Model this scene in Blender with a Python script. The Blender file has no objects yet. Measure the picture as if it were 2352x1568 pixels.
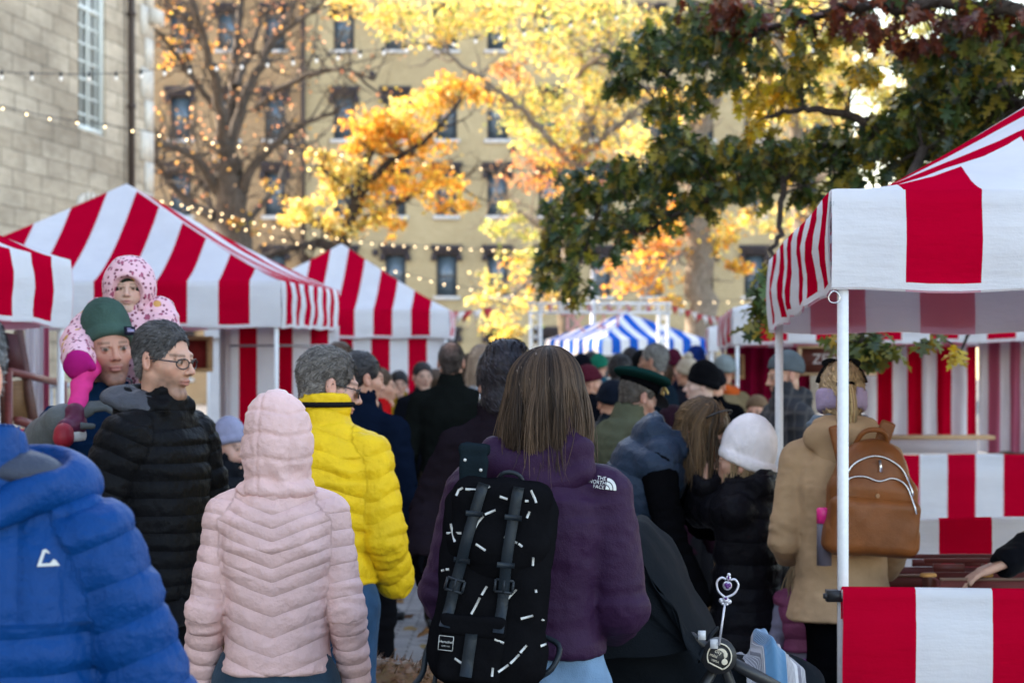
import bpy, math, random
import numpy as np
from mathutils import Vector, Matrix, Euler
rng = np.random.default_rng(7); random.seed(7)
SC = bpy.context.scene; COL = SC.collection
R = math.radians
# ------------------------------------------------------------------ camera, sky, sun, exposure
FD = 5553.0; ZC = 1.63; CX = 1176.0; HY = 836.0
cam = bpy.data.cameras.new('camera'); camo = bpy.data.objects.new('camera', cam); COL.objects.link(camo)
cam.lens = 85; cam.sensor_width = 36; cam.sensor_fit = 'HORIZONTAL'
camo.location = (0, 0, ZC); camo.rotation_euler = (R(90), 0, 0)
cam.shift_y = 52 / 2352; cam.clip_start = .1; cam.clip_end = 3000
cam.dof.use_dof = True; cam.dof.focus_distance = 6.1; cam.dof.aperture_fstop = 6.3
SC.camera = camo
SUN = Vector((-.80, .46, .42)).normalized()
w = bpy.data.worlds.new('World'); SC.world = w; w.use_nodes = True
sky = w.node_tree.nodes.new('ShaderNodeTexSky'); sky.sky_type = 'NISHITA'; sky.sun_disc = False
sky.sun_elevation = math.asin(SUN.z); sky.sun_rotation = math.atan2(SUN.x, SUN.y)
sky.altitude = 100; sky.air_density = 1.0; sky.dust_density = 1.2; sky.ozone_density = 1.0
bg = w.node_tree.nodes['Background']; bg.inputs['Strength'].default_value = .15
tint = w.node_tree.nodes.new('ShaderNodeMix'); tint.data_type = 'RGBA'; tint.blend_type = 'MULTIPLY'; tint.inputs[0].default_value = 1; tint.inputs[7].default_value = (1, .86, .745, 1)   # camera white balance for open shade
w.node_tree.links.new(sky.outputs[0], tint.inputs[6]); w.node_tree.links.new(tint.outputs[2], bg.inputs[0])
sl = bpy.data.lights.new('sun', 'SUN'); so = bpy.data.objects.new('sun', sl); COL.objects.link(so)
sl.energy = 2.5; sl.angle = R(.5); sl.color = (1, .90, .74)
so.rotation_euler = SUN.to_track_quat('Z', 'Y').to_euler()
SC.view_settings.view_transform = 'Standard'; SC.view_settings.look = 'None'
SC.view_settings.exposure = 2.68; SC.view_settings.gamma = 1
SC.cycles.max_bounces = 6; SC.cycles.transparent_max_bounces = 6; SC.cycles.use_denoising = True

def at(x, y, Y):                                   # photo position (2352 px wide) at distance Y -> world point
    return np.array([(x - CX) * Y / FD, Y, ZC - (y - HY) * Y / FD])

# ------------------------------------------------------------------ materials
class NT:
    def __init__(s, name):
        s.m = bpy.data.materials.new(name); s.m.use_nodes = True
        s.t = s.m.node_tree; s.n = s.t.nodes; s.l = s.t.links
        s.b = s.n['Principled BSDF']; s.out = s.n['Material Output']
    def new(s, typ, **kw):
        n = s.n.new('ShaderNode' + typ)
        for k, v in kw.items(): setattr(n, k, v)
        return n
    def link(s, a, b): s.l.new(a, b)
    def set(s, **kw):
        for k, v in kw.items():
            i = s.b.inputs[k.replace('_', ' ')]
            i.default_value = (*v, 1) if isinstance(v, tuple) and len(v) == 3 else v
    def math(s, op, a, b=None, c=None):
        n = s.new('Math', operation=op)
        for i, v in enumerate((a, b, c)):
            if v is None: continue
            if isinstance(v, (int, float)): n.inputs[i].default_value = v
            else: s.link(v, n.inputs[i])
        return n.outputs[0]
    def mix(s, f, a, b, blend='MIX'):
        n = s.new('Mix', data_type='RGBA', blend_type=blend)
        for i, v in ((0, f), (6, a), (7, b)):
            if isinstance(v, (int, float)): n.inputs[i].default_value = v
            elif isinstance(v, tuple): n.inputs[i].default_value = (*v[:3], 1)
            else: s.link(v, n.inputs[i])
        return n.outputs[2]
    def noise(s, scale, detail=4, rough=.55, vec=None):
        n = s.new('TexNoise'); n.inputs['Scale'].default_value = scale
        n.inputs['Detail'].default_value = detail; n.inputs['Roughness'].default_value = rough
        if vec is not None: s.link(vec, n.inputs['Vector'])
        return n.outputs['Fac']
    def ramp(s, f, stops):
        n = s.new('ValToRGB'); e = n.color_ramp.elements
        while len(e) < len(stops): e.new(.5)
        for i, (p, c) in enumerate(stops): e[i].position = p; e[i].color = (*c, 1)
        s.link(f, n.inputs[0]); return n.outputs[0]
    def bump(s, h, strength=.3, dist=.01):
        n = s.new('Bump'); n.inputs['Strength'].default_value = strength; n.inputs['Distance'].default_value = dist
        s.link(h, n.inputs['Height']); s.link(n.outputs[0], s.b.inputs['Normal']); return n
    def obj(s): return s.new('TexCoord').outputs['Object']
    def uv(s): return s.new('TexCoord').outputs['UV']

def cloth(name, col, rough=.8, bump=.35, scale=140, var=.12, sheen=.0, folds=14, spec=.0, quilt=0):
    k = NT(name); o = k.obj()
    n1 = k.noise(7, 3, .6, o); n2 = k.noise(scale, 2, .5, o); n3 = k.noise(folds, 4, .6, o)
    dark = tuple(c * (1 - var * 1.6) for c in col); lite = tuple(min(1, c * (1 + var)) for c in col)
    k.link(k.ramp(n1, [(.3, dark), (.7, lite)]), k.b.inputs['Base Color'])
    k.set(Roughness=rough, Sheen_Weight=sheen, Specular_IOR_Level=spec)
    h = k.math('ADD', k.math('MULTIPLY', n2, .25), k.math('MULTIPLY', n3, 1.0))
    if quilt:                                                          # stitched baffles follow the garment's own seam coordinate
        a = k.new('Attribute', attribute_name='quilt'); q = k.math('ABSOLUTE', k.math('SINE', k.math('MULTIPLY', a.outputs['Fac'], math.pi)))
        mp = k.new('Mapping'); mp.inputs['Scale'].default_value = (75, 75, 16); k.link(o, mp.inputs[0]); pk = k.noise(1, 2, .5, mp.outputs[0]); qq = k.math('POWER', q, .4)
        h = k.math('ADD', h, k.math('MULTIPLY', qq, quilt)); h = k.math('ADD', h, k.math('MULTIPLY', k.math('MULTIPLY', pk, k.math('SUBTRACT', 1.2, qq)), k.math('MULTIPLY', k.math('GREATER_THAN', q, .0001), quilt * .55)))
    k.bump(h, bump, .012); return k.m

def plain(name, col, rough=.6, metal=0, spec=.5, var=.1, scale=12, bump=.1):
    k = NT(name); n = k.noise(scale, 4, .6, k.obj())
    k.link(k.ramp(n, [(.3, tuple(c * (1 - var) for c in col)), (.7, tuple(min(1, c * (1 + var)) for c in col))]), k.b.inputs['Base Color'])
    k.set(Roughness=rough, Metallic=metal, Specular_IOR_Level=spec)
    if bump: k.bump(n, bump, .005)
    return k.m

def wood(name, col, rough=.6):
    k = NT(name); mp = k.new('Mapping'); mp.inputs['Scale'].default_value = (3, 40, 40); k.link(k.obj(), mp.inputs[0])
    n = k.noise(2, 6, .65, mp.outputs[0])
    k.link(k.ramp(n, [(.25, tuple(c * .6 for c in col)), (.75, tuple(min(1, c * 1.3) for c in col))]), k.b.inputs['Base Color'])
    k.set(Roughness=rough); k.bump(n, .3, .004); return k.m

def vcol(name, rough=.6, spec=.4, sheen=0, bump=0, scale=60, transl=0, anis=False):
    k = NT(name); a = k.new('Attribute', attribute_name='Col'); 
    k.link(a.outputs['Color'], k.b.inputs['Base Color'])
    k.set(Roughness=rough, Specular_IOR_Level=spec, Sheen_Weight=sheen)
    if bump: k.bump(k.noise(scale, 4, .6, k.obj()), bump, .006)
    if transl:
        tr = k.new('BsdfTranslucent'); k.link(a.outputs['Color'], tr.inputs[0])
        mx = k.new('MixShader'); mx.inputs[0].default_value = transl
        k.link(k.b.outputs[0], mx.inputs[1]); k.link(tr.outputs[0], mx.inputs[2]); k.link(mx.outputs[0], k.out.inputs[0])
    return k.m

def stripe_mat(name, ca, cb, transl=.32, rough=.55, hem=True, bump=.55):
    """woven fabric; UV x counts stripes, UV y is the height in metres above the lower hem"""
    k = NT(name); uv = k.uv(); sp = k.new('SeparateXYZ'); k.link(uv, sp.inputs[0])
    f = k.math('FRACT', k.math('MULTIPLY', sp.outputs[0], .5))
    g = k.math('GREATER_THAN', f, .5)
    c = k.mix(g, cb, ca)
    if hem:
        c = k.mix(k.math('LESS_THAN', sp.outputs[1], .022), c, cb)
    o = k.obj(); n1 = k.noise(3, 4, .6, o)
    c = k.mix(.5, c, k.mix(1, c, k.ramp(n1, [(.35, (.86, .86, .88)), (.65, (1, 1, 1))]), 'MULTIPLY'))
    k.link(c, k.b.inputs['Base Color']); k.set(Roughness=rough, Specular_IOR_Level=.0)
    mp = k.new('Mapping'); mp.inputs['Scale'].default_value = (.8, .8, 4); k.link(o, mp.inputs[0])
    h = k.math('ADD', k.math('MULTIPLY', k.noise(2.2, 4, .6, mp.outputs[0]), 1), k.math('MULTIPLY', k.noise(9, 4, .6, o), .35))
    h = k.math('ADD', h, k.math('MULTIPLY', k.noise(160, 1, .5, o), .05))
    k.bump(h, bump, .025)
    tr = k.new('BsdfTranslucent'); k.link(c, tr.inputs[0]); mx = k.new('MixShader'); mx.inputs[0].default_value = transl
    k.link(k.b.outputs[0], mx.inputs[1]); k.link(tr.outputs[0], mx.inputs[2]); k.link(mx.outputs[0], k.out.inputs[0])
    return k.m

M = {}
M['stripe'] = stripe_mat('red white stripe fabric', (.58, .001, .030), (.84, .83, .86))
M['stripe_in'] = stripe_mat('red white stripe lining', (.84, .46, .57), (.90, .86, .89), hem=False, transl=.45)
M['blue'] = stripe_mat('blue white stripe fabric', (.02, .12, .55), (.84, .84, .86))
M['blue_in'] = stripe_mat('blue white stripe lining', (.2, .26, .5), (.7, .7, .72), hem=False)
M['drape'] = stripe_mat('striped curtain fabric', (.60, .002, .03), (.86, .85, .87), transl=.4, hem=False)
M['drape_in'] = stripe_mat('striped curtain lining', (.56, .18, .27), (.78, .73, .75), transl=.6, hem=False)
M['post'] = plain('white enamelled steel', (.74, .74, .76), .4, var=.05, scale=60)
M['greypost'] = plain('grey aluminium tube', (.45, .46, .5), .4, .3, var=.05)
M['black_plastic'] = plain('black plastic', (.018, .018, .02), .45)
M['steel'] = plain('bright steel', (.6, .6, .6), .25, .95, var=.05)
M['brass'] = plain('brass', (.7, .48, .16), .3, .9)
M['white_ink'] = plain('white ink', (.56, .56, .54), .7, bump=0, var=.03)
M['leather_tan'] = None
M['wood_tan'] = wood('pale pine', (.42, .25, .12))
M['wood_red'] = wood('red stained wood', (.16, .035, .03), .5)
M['wood_dark'] = wood('dark stained wood', (.09, .03, .02), .5)
M['skin'] = vcol('skin', .48, .35, bump=.25, scale=160)
for n_ in M['skin'].node_tree.nodes:
    if n_.type == 'BSDF_PRINCIPLED': n_.inputs['Subsurface Weight'].default_value = .12; n_.inputs['Subsurface Radius'].default_value = (1, .35, .2); n_.inputs['Subsurface Scale'].default_value = .006
M['hair'] = vcol('hair', .45, .22)
M['leaf_far'] = vcol('autumn leaf', .5, .3, transl=.55)
M['leaf_near'] = vcol('oak leaf', .36, .5, transl=.42)
M['paint'] = vcol('printed cloth', .75, .3, sheen=.15, bump=.3, scale=40)

# ------------------------------------------------------------------ mesh plumbing
def mesh_obj(name, V, F, mat=None, parent=None, uv=None, col=None, smooth=True, fmat=None, mats=None):
    """V (n,3); F (m,k) array or list of such arrays / list of index lists"""
    V = np.asarray(V, dtype=np.float32)
    if isinstance(F, np.ndarray): F = [F]
    me = bpy.data.meshes.new(name)
    if len(F) and isinstance(F[0], np.ndarray) and F[0].ndim == 2:
        F = [f for f in F if len(f)]
        tot = np.concatenate([np.full(len(f), f.shape[1], np.int32) for f in F])
        idx = np.concatenate([f.ravel() for f in F]).astype(np.int32)
    else:
        tot = np.array([len(f) for f in F], np.int32); idx = np.array([i for f in F for i in f], np.int32)
    me.vertices.add(len(V)); me.vertices.foreach_set('co', V.ravel())
    me.loops.add(len(idx)); me.loops.foreach_set('vertex_index', idx)
    me.polygons.add(len(tot)); st = np.concatenate([[0], np.cumsum(tot)[:-1]]).astype(np.int32)
    me.polygons.foreach_set('loop_start', st); me.polygons.foreach_set('loop_total', tot)
    me.update(calc_edges=True)
    if smooth: me.polygons.foreach_set('use_smooth', np.ones(len(tot), bool))
    if uv is not None:
        l = me.uv_layers.new(name='UVMap'); l.data.foreach_set('uv', np.asarray(uv, np.float32)[idx].ravel())
    if col is not None:
        a = me.color_attributes.new('Col', 'FLOAT_COLOR', 'POINT')
        c = np.ones((len(V), 4), np.float32); c[:, :3] = col; a.data.foreach_set('color', c.ravel())
    for m in (mats or [mat]): me.materials.append(m)
    if fmat is not None: me.polygons.foreach_set('material_index', np.asarray(fmat, np.int32))
    me.update()
    o = bpy.data.objects.new(name, me); COL.objects.link(o)
    if parent is not None: o.parent = parent
    return o

class MB:
    """collects shapes into one mesh"""
    def __init__(s): s.V = []; s.F = []; s.n = 0
    def add(s, V, F):
        s.V.append(np.asarray(V, float).reshape(-1, 3)); s.F += [[i + s.n for i in f] for f in F]; s.n += len(s.V[-1]); return s
    def box(s, lo, hi, M4=None):
        (a, b, c), (d, e, f) = lo, hi
        V = np.array([(x, y, z) for x in (a, d) for y in (b, e) for z in (c, f)], float)
        if M4 is not None: V = np.array([M4 @ Vector(v) for v in V])
        return s.add(V, [(0, 1, 3, 2), (4, 6, 7, 5), (0, 4, 5, 1), (2, 3, 7, 6), (0, 2, 6, 4), (1, 5, 7, 3)])
    def bar(s, p, q, wx, wy=None, up=(0, 0, 1)):
        p = Vector(p); q = Vector(q); wy = wy or wx; d = (q - p); L = d.length; d.normalize()
        u = Vector(up); 
        if abs(d.dot(u)) > .95: u = Vector((0, 1, 0))
        x = d.cross(u).normalized(); y = x.cross(d).normalized()
        M4 = Matrix(((x.x, y.x, d.x, p.x), (x.y, y.y, d.y, p.y), (x.z, y.z, d.z, p.z), (0, 0, 0, 1)))
        return s.box((-wx / 2, -wy / 2, 0), (wx / 2, wy / 2, L), M4)
    def tube(s, pts, r, n=8, cap=True):
        V, F = tube(pts, r, n, cap); return s.add(V, F)
    def ball(s, c, r, nu=12, nv=8):
        r = np.broadcast_to(np.asarray(r, float), (3,)); V = []; F = []
        for j in range(nv + 1):
            t = math.pi * j / nv
            for i in range(nu):
                p = 2 * math.pi * i / nu; V.append((math.sin(t) * math.cos(p), math.sin(t) * math.sin(p), math.cos(t)))
        for j in range(nv):
            for i in range(nu): F.append((j * nu + i, (j + 1) * nu + i, (j + 1) * nu + (i + 1) % nu, j * nu + (i + 1) % nu))
        return s.add(np.array(V) * r + np.asarray(c, float), F)
    def build(s, name, mat, parent=None, smooth=False):
        return mesh_obj(name, np.concatenate(s.V), s.F, mat, parent, smooth=smooth)

def tube(pts, r, n=8, cap=True):
    P = np.asarray(pts, float); m = len(P); r = np.broadcast_to(np.asarray(r, float), (m,))
    T = np.gradient(P, axis=0); T /= np.linalg.norm(T, axis=1, keepdims=True) + 1e-9
    V = []; u = np.array([0, 0, 1.]) if abs(T[0][2]) < .9 else np.array([1., 0, 0])
    for i in range(m):
        x = u - T[i] * np.dot(u, T[i]); x /= np.linalg.norm(x) + 1e-9; u = x; y = np.cross(T[i], x)
        for k in range(n):
            a = 2 * math.pi * k / n; V.append(P[i] + r[i] * (math.cos(a) * x + math.sin(a) * y))
    F = [(i * n + k, i * n + (k + 1) % n, (i + 1) * n + (k + 1) % n, (i + 1) * n + k) for i in range(m - 1) for k in range(n)]
    if cap: F += [tuple(range(n))[::-1], tuple((m - 1) * n + k for k in range(n))]
    return np.array(V), F

def spline(pts, n):
    """Catmull-Rom through pts"""
    P = np.asarray(pts, float)
    if len(P) < 3: return np.array([P[0] + (P[-1] - P[0]) * t for t in np.linspace(0, 1, n)])
    Q = np.vstack([2 * P[0] - P[1], P, 2 * P[-1] - P[-2]]); out = []
    for t in np.linspace(0, len(P) - 1 - 1e-6, n):
        i = int(t); f = t - i; a, b, c, d = Q[i:i + 4]
        out.append(.5 * (2 * b + (c - a) * f + (2 * a - 5 * b + 4 * c - d) * f * f + (3 * b - a - 3 * c + d) * f ** 3))
    return np.array(out)

def tag(o, label=None, cat=None, group=None, kind=None):
    if label: o['label'] = label
    if cat: o['category'] = cat
    if group: o['group'] = group
    if kind: o['kind'] = kind
    return o
def empty(name, loc=(0, 0, 0), rz=0):
    o = bpy.data.objects.new(name, None); COL.objects.link(o); o.location = loc; o.rotation_euler = (0, 0, rz); o.empty_display_size = .1
    return o

_tab = rng.random((64, 64, 64)).astype(np.float32)
def vnoise(P, f=1.0, seed=0):
    P = np.asarray(P, np.float32) * f + seed * 17.3 + 1000; i = np.floor(P).astype(int); t = P - i; t = t * t * (3 - 2 * t); i &= 63; j = (i + 1) & 63
    x, y, z = t.T
    g = lambda a, b, c: _tab[a, b, c]
    c00 = g(i[:, 0], i[:, 1], i[:, 2]) * (1 - x) + g(j[:, 0], i[:, 1], i[:, 2]) * x
    c10 = g(i[:, 0], j[:, 1], i[:, 2]) * (1 - x) + g(j[:, 0], j[:, 1], i[:, 2]) * x
    c01 = g(i[:, 0], i[:, 1], j[:, 2]) * (1 - x) + g(j[:, 0], i[:, 1], j[:, 2]) * x
    c11 = g(i[:, 0], j[:, 1], j[:, 2]) * (1 - x) + g(j[:, 0], j[:, 1], j[:, 2]) * x
    return ((c00 * (1 - y) + c10 * y) * (1 - z) + (c01 * (1 - y) + c11 * y) * z) * 2 - 1

_tc = {}
def text_mesh(body, size, extrude=0):
    key = (body, size)
    if key not in _tc:
        cu = bpy.data.curves.new('lettering', 'FONT'); cu.body = body; cu.size = size; cu.align_x = 'CENTER'; cu.align_y = 'CENTER'
        cu.resolution_u = 3; o = bpy.data.objects.new('lettering', cu); COL.objects.link(o)
        dg = bpy.context.evaluated_depsgraph_get(); me = o.evaluated_get(dg).to_mesh()
        V = np.array([v.co[:] for v in me.vertices]); F = [tuple(p.vertices) for p in me.polygons]
        o.evaluated_get(dg).to_mesh_clear(); bpy.data.objects.remove(o); bpy.data.curves.remove(cu); _tc[key] = (V, F)
    return _tc[key]
# ------------------------------------------------------------------ ground
def ground_mat():
    k = NT('grey cobbled paving'); o = k.obj()
    b = k.new('TexBrick'); k.link(o, b.inputs['Vector']); b.offset = .5
    b.inputs['Scale'].default_value = 1; b.inputs['Brick Width'].default_value = .20; b.inputs['Row Height'].default_value = .10
    b.inputs['Mortar Size'].default_value = .008; b.inputs['Mortar Smooth'].default_value = .5
    b.inputs['Color1'].default_value = (.17, .165, .17, 1); b.inputs['Color2'].default_value = (.27, .26, .26, 1)
    b.inputs['Mortar'].default_value = (.05, .045, .04, 1)
    n = k.noise(1.3, 5, .65, o); n2 = k.noise(30, 3, .6, o)
    c = k.mix(1, b.outputs['Color'], k.ramp(n, [(.3, (.7, .66, .62)), (.7, (1, 1, 1))]), 'MULTIPLY')
    k.link(c, k.b.inputs['Base Color']); k.set(Roughness=.85, Specular_IOR_Level=.3)
    k.bump(k.math('ADD', k.math('MULTIPLY', b.outputs['Fac'], -1), k.math('MULTIPLY', n2, .5)), .6, .01); return k.m
g = mesh_obj('paved_ground', [(-160, -60, 0), (160, -60, 0), (160, 260, 0), (-160, 260, 0)], [(0, 1, 2, 3)], ground_mat(), smooth=False)
tag(g, 'grey cobbled market ground', 'ground', kind='structure')

def leaf_cards(P, size, N=None, shape='diamond', cols=None, droop=None):
    """one folded leaf per point"""
    n = len(P); P = np.asarray(P)
    if N is None: N = rng.normal(size=(n, 3))
    N = N / (np.linalg.norm(N, axis=1, keepdims=True) + 1e-9)
    A = rng.normal(size=(n, 3)) if droop is None else droop
    A = A - N * (A * N).sum(1, keepdims=True); A /= np.linalg.norm(A, axis=1, keepdims=True) + 1e-9
    B = np.cross(N, A)
    if shape == 'diamond':
        S = np.array([(0, 0, 0), (.5, .42, .10), (1, 0, -.05), (.5, -.42, .10), (.52, 0, -.02)])
        F0 = [(0, 4, 1), (1, 4, 2), (0, 3, 4), (3, 2, 4)]
    elif shape == 'maple':
        S = [(0, 0, 0), (.12, .30, .05), (.32, .20, .03), (.48, .52, .10), (.62, .22, .02), (1, 0, -.1), (.62, -.22, .02), (.48, -.52, .10), (.32, -.20, .03), (.12, -.30, .05)]
        F0 = [(0, i, i + 1) for i in range(1, 9)]; S = np.array(S)
    else:  # lobed oak
        half = [(.10, .02), (.16, .16), (.24, .22), (.27, .07), (.40, .22), (.46, .40), (.55, .34), (.56, .10), (.68, .20), (.76, .30), (.82, .20), (.80, .07), (.90, .08)]
        up = [(x, y, .22 * y + .0 - .18 * x * x) for x, y in half]; lo = [(x, -y, .22 * y - .18 * x * x) for x, y in half][::-1]
        S = np.array([(0, 0, 0)] + up + [(1, 0, -.2)] + lo); m = len(S); S = np.vstack([S, [(.5, 0, -.045)]])
        F0 = [(m, i, (i + 1) % m) for i in range(m)]
    F0 = np.array(F0); size = np.broadcast_to(size, (n,))
    V = P[:, None, :] + size[:, None, None] * (S[None, :, 0:1] * A[:, None] + S[None, :, 1:2] * B[:, None] + S[None, :, 2:3] * N[:, None])
    F = (F0[None] + (np.arange(n) * len(S))[:, None, None]).reshape(-1, F0.shape[1])
    C = np.repeat(cols, len(S), axis=0) if cols is not None else None
    return V.reshape(-1, 3), F, C

def jcol(base, n, v=.25):
    b = np.asarray(base, float)
    if b.ndim == 1: b = b[None]
    c = b[rng.integers(0, len(b), n)] * (1 + rng.normal(0, v, (n, 1))); return np.clip(c * (1 + rng.normal(0, .06, (n, 3))), .004, .95)
# fallen leaves
P = np.vstack([np.c_[rng.uniform(1.1, 3.2, 2600), rng.uniform(12, 21, 2600)], np.c_[rng.uniform(-2.2, 2.5, 700), rng.uniform(9, 30, 700)]])
P = np.c_[P, rng.uniform(.004, .03, len(P))]
N = np.c_[rng.normal(0, .45, (len(P), 2)), np.ones(len(P))]
V, F, C = leaf_cards(P, rng.uniform(.06, .13, len(P)), N, 'maple', jcol([(.30, .17, .07), (.22, .12, .06), (.38, .24, .09)], len(P)))
tag(mesh_obj('fallen_leaves', V, F, M['leaf_far'], col=C), 'dry brown fallen leaves lying on the paving', 'fallen leaves', kind='stuff')

# ------------------------------------------------------------------ pale stone building on the left
def stone_mat():
    k = NT('weathered limestone ashlar'); uv = k.uv(); b = k.new('TexBrick'); 
    um = k.new('Mapping'); um.inputs['Scale'].default_value = (.32, 1, 1); k.link(uv, um.inputs[0]); uv = um.outputs[0]; dn = k.new('TexNoise'); dn.inputs['Scale'].default_value = 1.2; k.link(uv, dn.inputs['Vector'])
    off = k.new('MixRGB'); off.blend_type = 'LINEAR_LIGHT'; off.inputs[0].default_value = .012
    k.link(uv, off.inputs[1]); k.link(dn.outputs['Color'], off.inputs[2]); k.link(off.outputs[0], b.inputs['Vector'])
    b.offset = .42; b.squash = .8; b.squash_frequency = 3
    b.inputs['Scale'].default_value = 1; b.inputs['Brick Width'].default_value = .52; b.inputs['Row Height'].default_value = .34
    b.inputs['Mortar Size'].default_value = .011; b.inputs['Mortar Smooth'].default_value = .4
    b.inputs['Color1'].default_value = (.46, .375, .285, 1); b.inputs['Color2'].default_value = (.64, .54, .425, 1); b.inputs['Mortar'].default_value = (.33, .275, .21, 1)
    n = k.noise(.45, 6, .62, uv); n2 = k.noise(6, 6, .7, uv)
    c = k.mix(1, b.outputs['Color'], k.ramp(n, [(.33, (.60, .585, .57)), (.55, (1, .99, .97))]), 'MULTIPLY')
    c = k.mix(1, c, k.ramp(n2, [(.25, (.72, .70, .68)), (.6, (1, 1, 1))]), 'MULTIPLY')
    k.link(c, k.b.inputs['Base Color']); k.set(Roughness=.9, Specular_IOR_Level=.2)
    k.bump(k.math('ADD', k.math('MULTIPLY', b.outputs['Fac'], -1.2), k.math('MULTIPLY', n2, 1.1)), .8, .03); return k.m
M['stone'] = stone_mat()
M['stone_trim'] = plain('dressed limestone', (.64, .58, .50), .85, var=.18, scale=5, bump=.4)
M['glass'] = plain('window glass', (.20, .22, .20), .12, 0, .8, var=.4, scale=2, bump=0)
M['glass_sky'] = plain('sash glass with blinds', (.10, .14, .18), .05, 0, 1.0, var=.5, scale=.8, bump=0)
M['white_paint'] = plain('white window paint', (.72, .74, .70), .5, var=.06)
M['pipe'] = plain('brown painted iron pipe', (.055, .035, .028), .5, .2)

E0 = at(350, 836, 52.0); S0 = np.array([E0[0] - .125 * 60, E0[1] - 60.0])     # the long wall runs towards the camera's left
dv = np.array([E0[0], E0[1]]) - S0; WL = np.linalg.norm(dv); dv /= WL; nv = np.array([dv[1], -dv[0]])   # outward normal, facing the market
HB = 17.0
def wall_pt(u, z, out=0.): p = S0 + dv * u + nv * out; return (p[0], p[1], z)
def wall_u(x):                                                        # photo column -> distance along the wall
    a = (x - CX) / FD; return (a * S0[1] - S0[0]) / (dv[0] - a * dv[1])
def wall_z(x, y): u = wall_u(x); Y = (S0 + dv * u)[1]; return ZC - (y - HY) * Y / FD
sb = empty('stone_building', (E0[0], E0[1], 0))
tag(sb, 'pale grey limestone building with tall white paned window at left', 'building')
def pbox(mb, u0, u1, z0, z1, o0, o1):
    V = [wall_pt(u, z, o) for u in (u0, u1) for o in (o0, o1) for z in (z0, z1)]
    mb.add(V, [(0, 1, 3, 2), (4, 6, 7, 5), (0, 4, 5, 1), (2, 3, 7, 6), (0, 2, 6, 4), (1, 5, 7, 3)])
def rel(o, root):                                                    # keep world-placed mesh under an offset root
    o.parent = root; o.matrix_parent_inverse = Matrix.Translation(-Vector(root.location)); return o
w0, w1 = wall_u(180), wall_u(243); wz0 = wall_z(205, 303); wz1 = wz0 + 5.2
lw0, lw1 = wall_u(176), wall_u(232); lz1 = wall_z(204, 486); lz0 = lz1 - 1.9
# wall face with two openings
us = [0, lw0, lw1, WL] ; V = []; F = []; UV = []
def wquad(u0, u1, z0, z1, o=0.):
    b = len(V); V.extend([wall_pt(u0, z0, o), wall_pt(u1, z0, o), wall_pt(u1, z1, o), wall_pt(u0, z1, o)]); UV.extend([(u0, z0), (u1, z0), (u1, z1), (u0, z1)]); F.append((b, b + 1, b + 2, b + 3))
wquad(0, w0, 0, HB); wquad(w1, WL, 0, HB); wquad(w0, w1, 0, lz0); wquad(w0, w1, lz1, wz0); wquad(w0, w1, wz1, HB)
if lw0 > w0: wquad(w0, lw0, lz0, lz1)
if lw1 < w1: wquad(lw1, w1, lz0, lz1)
for (a0, a1, z0, z1) in ((w0, w1, wz0, wz1), (max(lw0, w0), min(lw1, w1), lz0, lz1)):     # reveals
    for (ua, ub, za, zb) in ((a0, a0, z0, z1), (a1, a1, z0, z1)):
        b = len(V); V.extend([wall_pt(ua, za, 0), wall_pt(ua, zb, 0), wall_pt(ua, zb, -.22), wall_pt(ua, za, -.22)]); UV.extend([(ua, za), (ua, zb), (ua + .22, zb), (ua + .22, za)]); F.append((b, b + 1, b + 2, b + 3))
    b = len(V); V.extend([wall_pt(a0, z1, 0), wall_pt(a1, z1, 0), wall_pt(a1, z1, -.22), wall_pt(a0, z1, -.22)]); UV.extend([(a0, z1), (a1, z1), (a1, z1 + .2), (a0, z1 + .2)]); F.append((b, b + 1, b + 2, b + 3))
# ends, back and top
def bq(p, q):
    b = len(V); L = np.linalg.norm(np.array(p[:2]) - np.array(q[:2])); V.extend([(p[0], p[1], 0), (q[0], q[1], 0), (q[0], q[1], HB), (p[0], p[1], HB)]); UV.extend([(0, 0), (L, 0), (L, HB), (0, HB)]); F.append((b, b + 1, b + 2, b + 3))
c0, c1, c2, c3 = wall_pt(0, 0), wall_pt(WL, 0), wall_pt(WL, 0, -14), wall_pt(0, 0, -14)
bq(c1, c2); bq(c2, c3); bq(c3, c0)
b = len(V); V += [(c[0], c[1], HB) for c in (c0, c1, c2, c3)]; UV += [(0, 0)] * 4; F.append((b, b + 1, b + 2, b + 3))
rel(mesh_obj('wall', V, F, M['stone'], uv=UV, smooth=False), sb)
def stone_window(a0, a1, z0, z1, cols, rows, arch=False):
    f = MB(); t = .11
    pbox(f, a0 + .001, a0 + t, z0, z1, -.20, -.05); pbox(f, a1 - t, a1 - .001, z0, z1, -.20, -.05); pbox(f, a0 + t, a1 - t, z0, z0 + t, -.20, -.05); pbox(f, a0 + t, a1 - t, z1 - t, z1 - .001, -.20, -.05)
    for i in range(1, cols): u = a0 + (a1 - a0) * i / cols; h = .045 if i == cols // 2 else .022; pbox(f, u - h, u + h, z0 + t, z1 - t, -.17, -.09 if i == cols // 2 else -.12)
    for j in range(1, rows): z = z0 + (z1 - z0) * j / rows; h = .045 if j == rows // 2 and rows > 6 else .02; pbox(f, a0 + t, a1 - t, z - h, z + h, -.165, -.095 if h > .02 else -.125)
    fr = rel(f.build('window', M['white_paint']), sb)
    p = MB(); pbox(p, a0 + .01, a1 - .01, z0 + .01, z1 - .01, -.19, -.15); q = p.build('pane', M['glass']); q.parent = fr; q.matrix_parent_inverse = fr.matrix_parent_inverse.copy()
    return fr
fr = stone_window(w0, w1, wz0, wz1, 6, 15)
s = MB(); pbox(s, w0 - .12, w1 + .14, wz0 - .42, wz0 - .002, -.05, .26); q = s.build('sill', M['stone_trim']); q.parent = fr; q.matrix_parent_inverse = fr.matrix_parent_inverse.copy()
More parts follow.
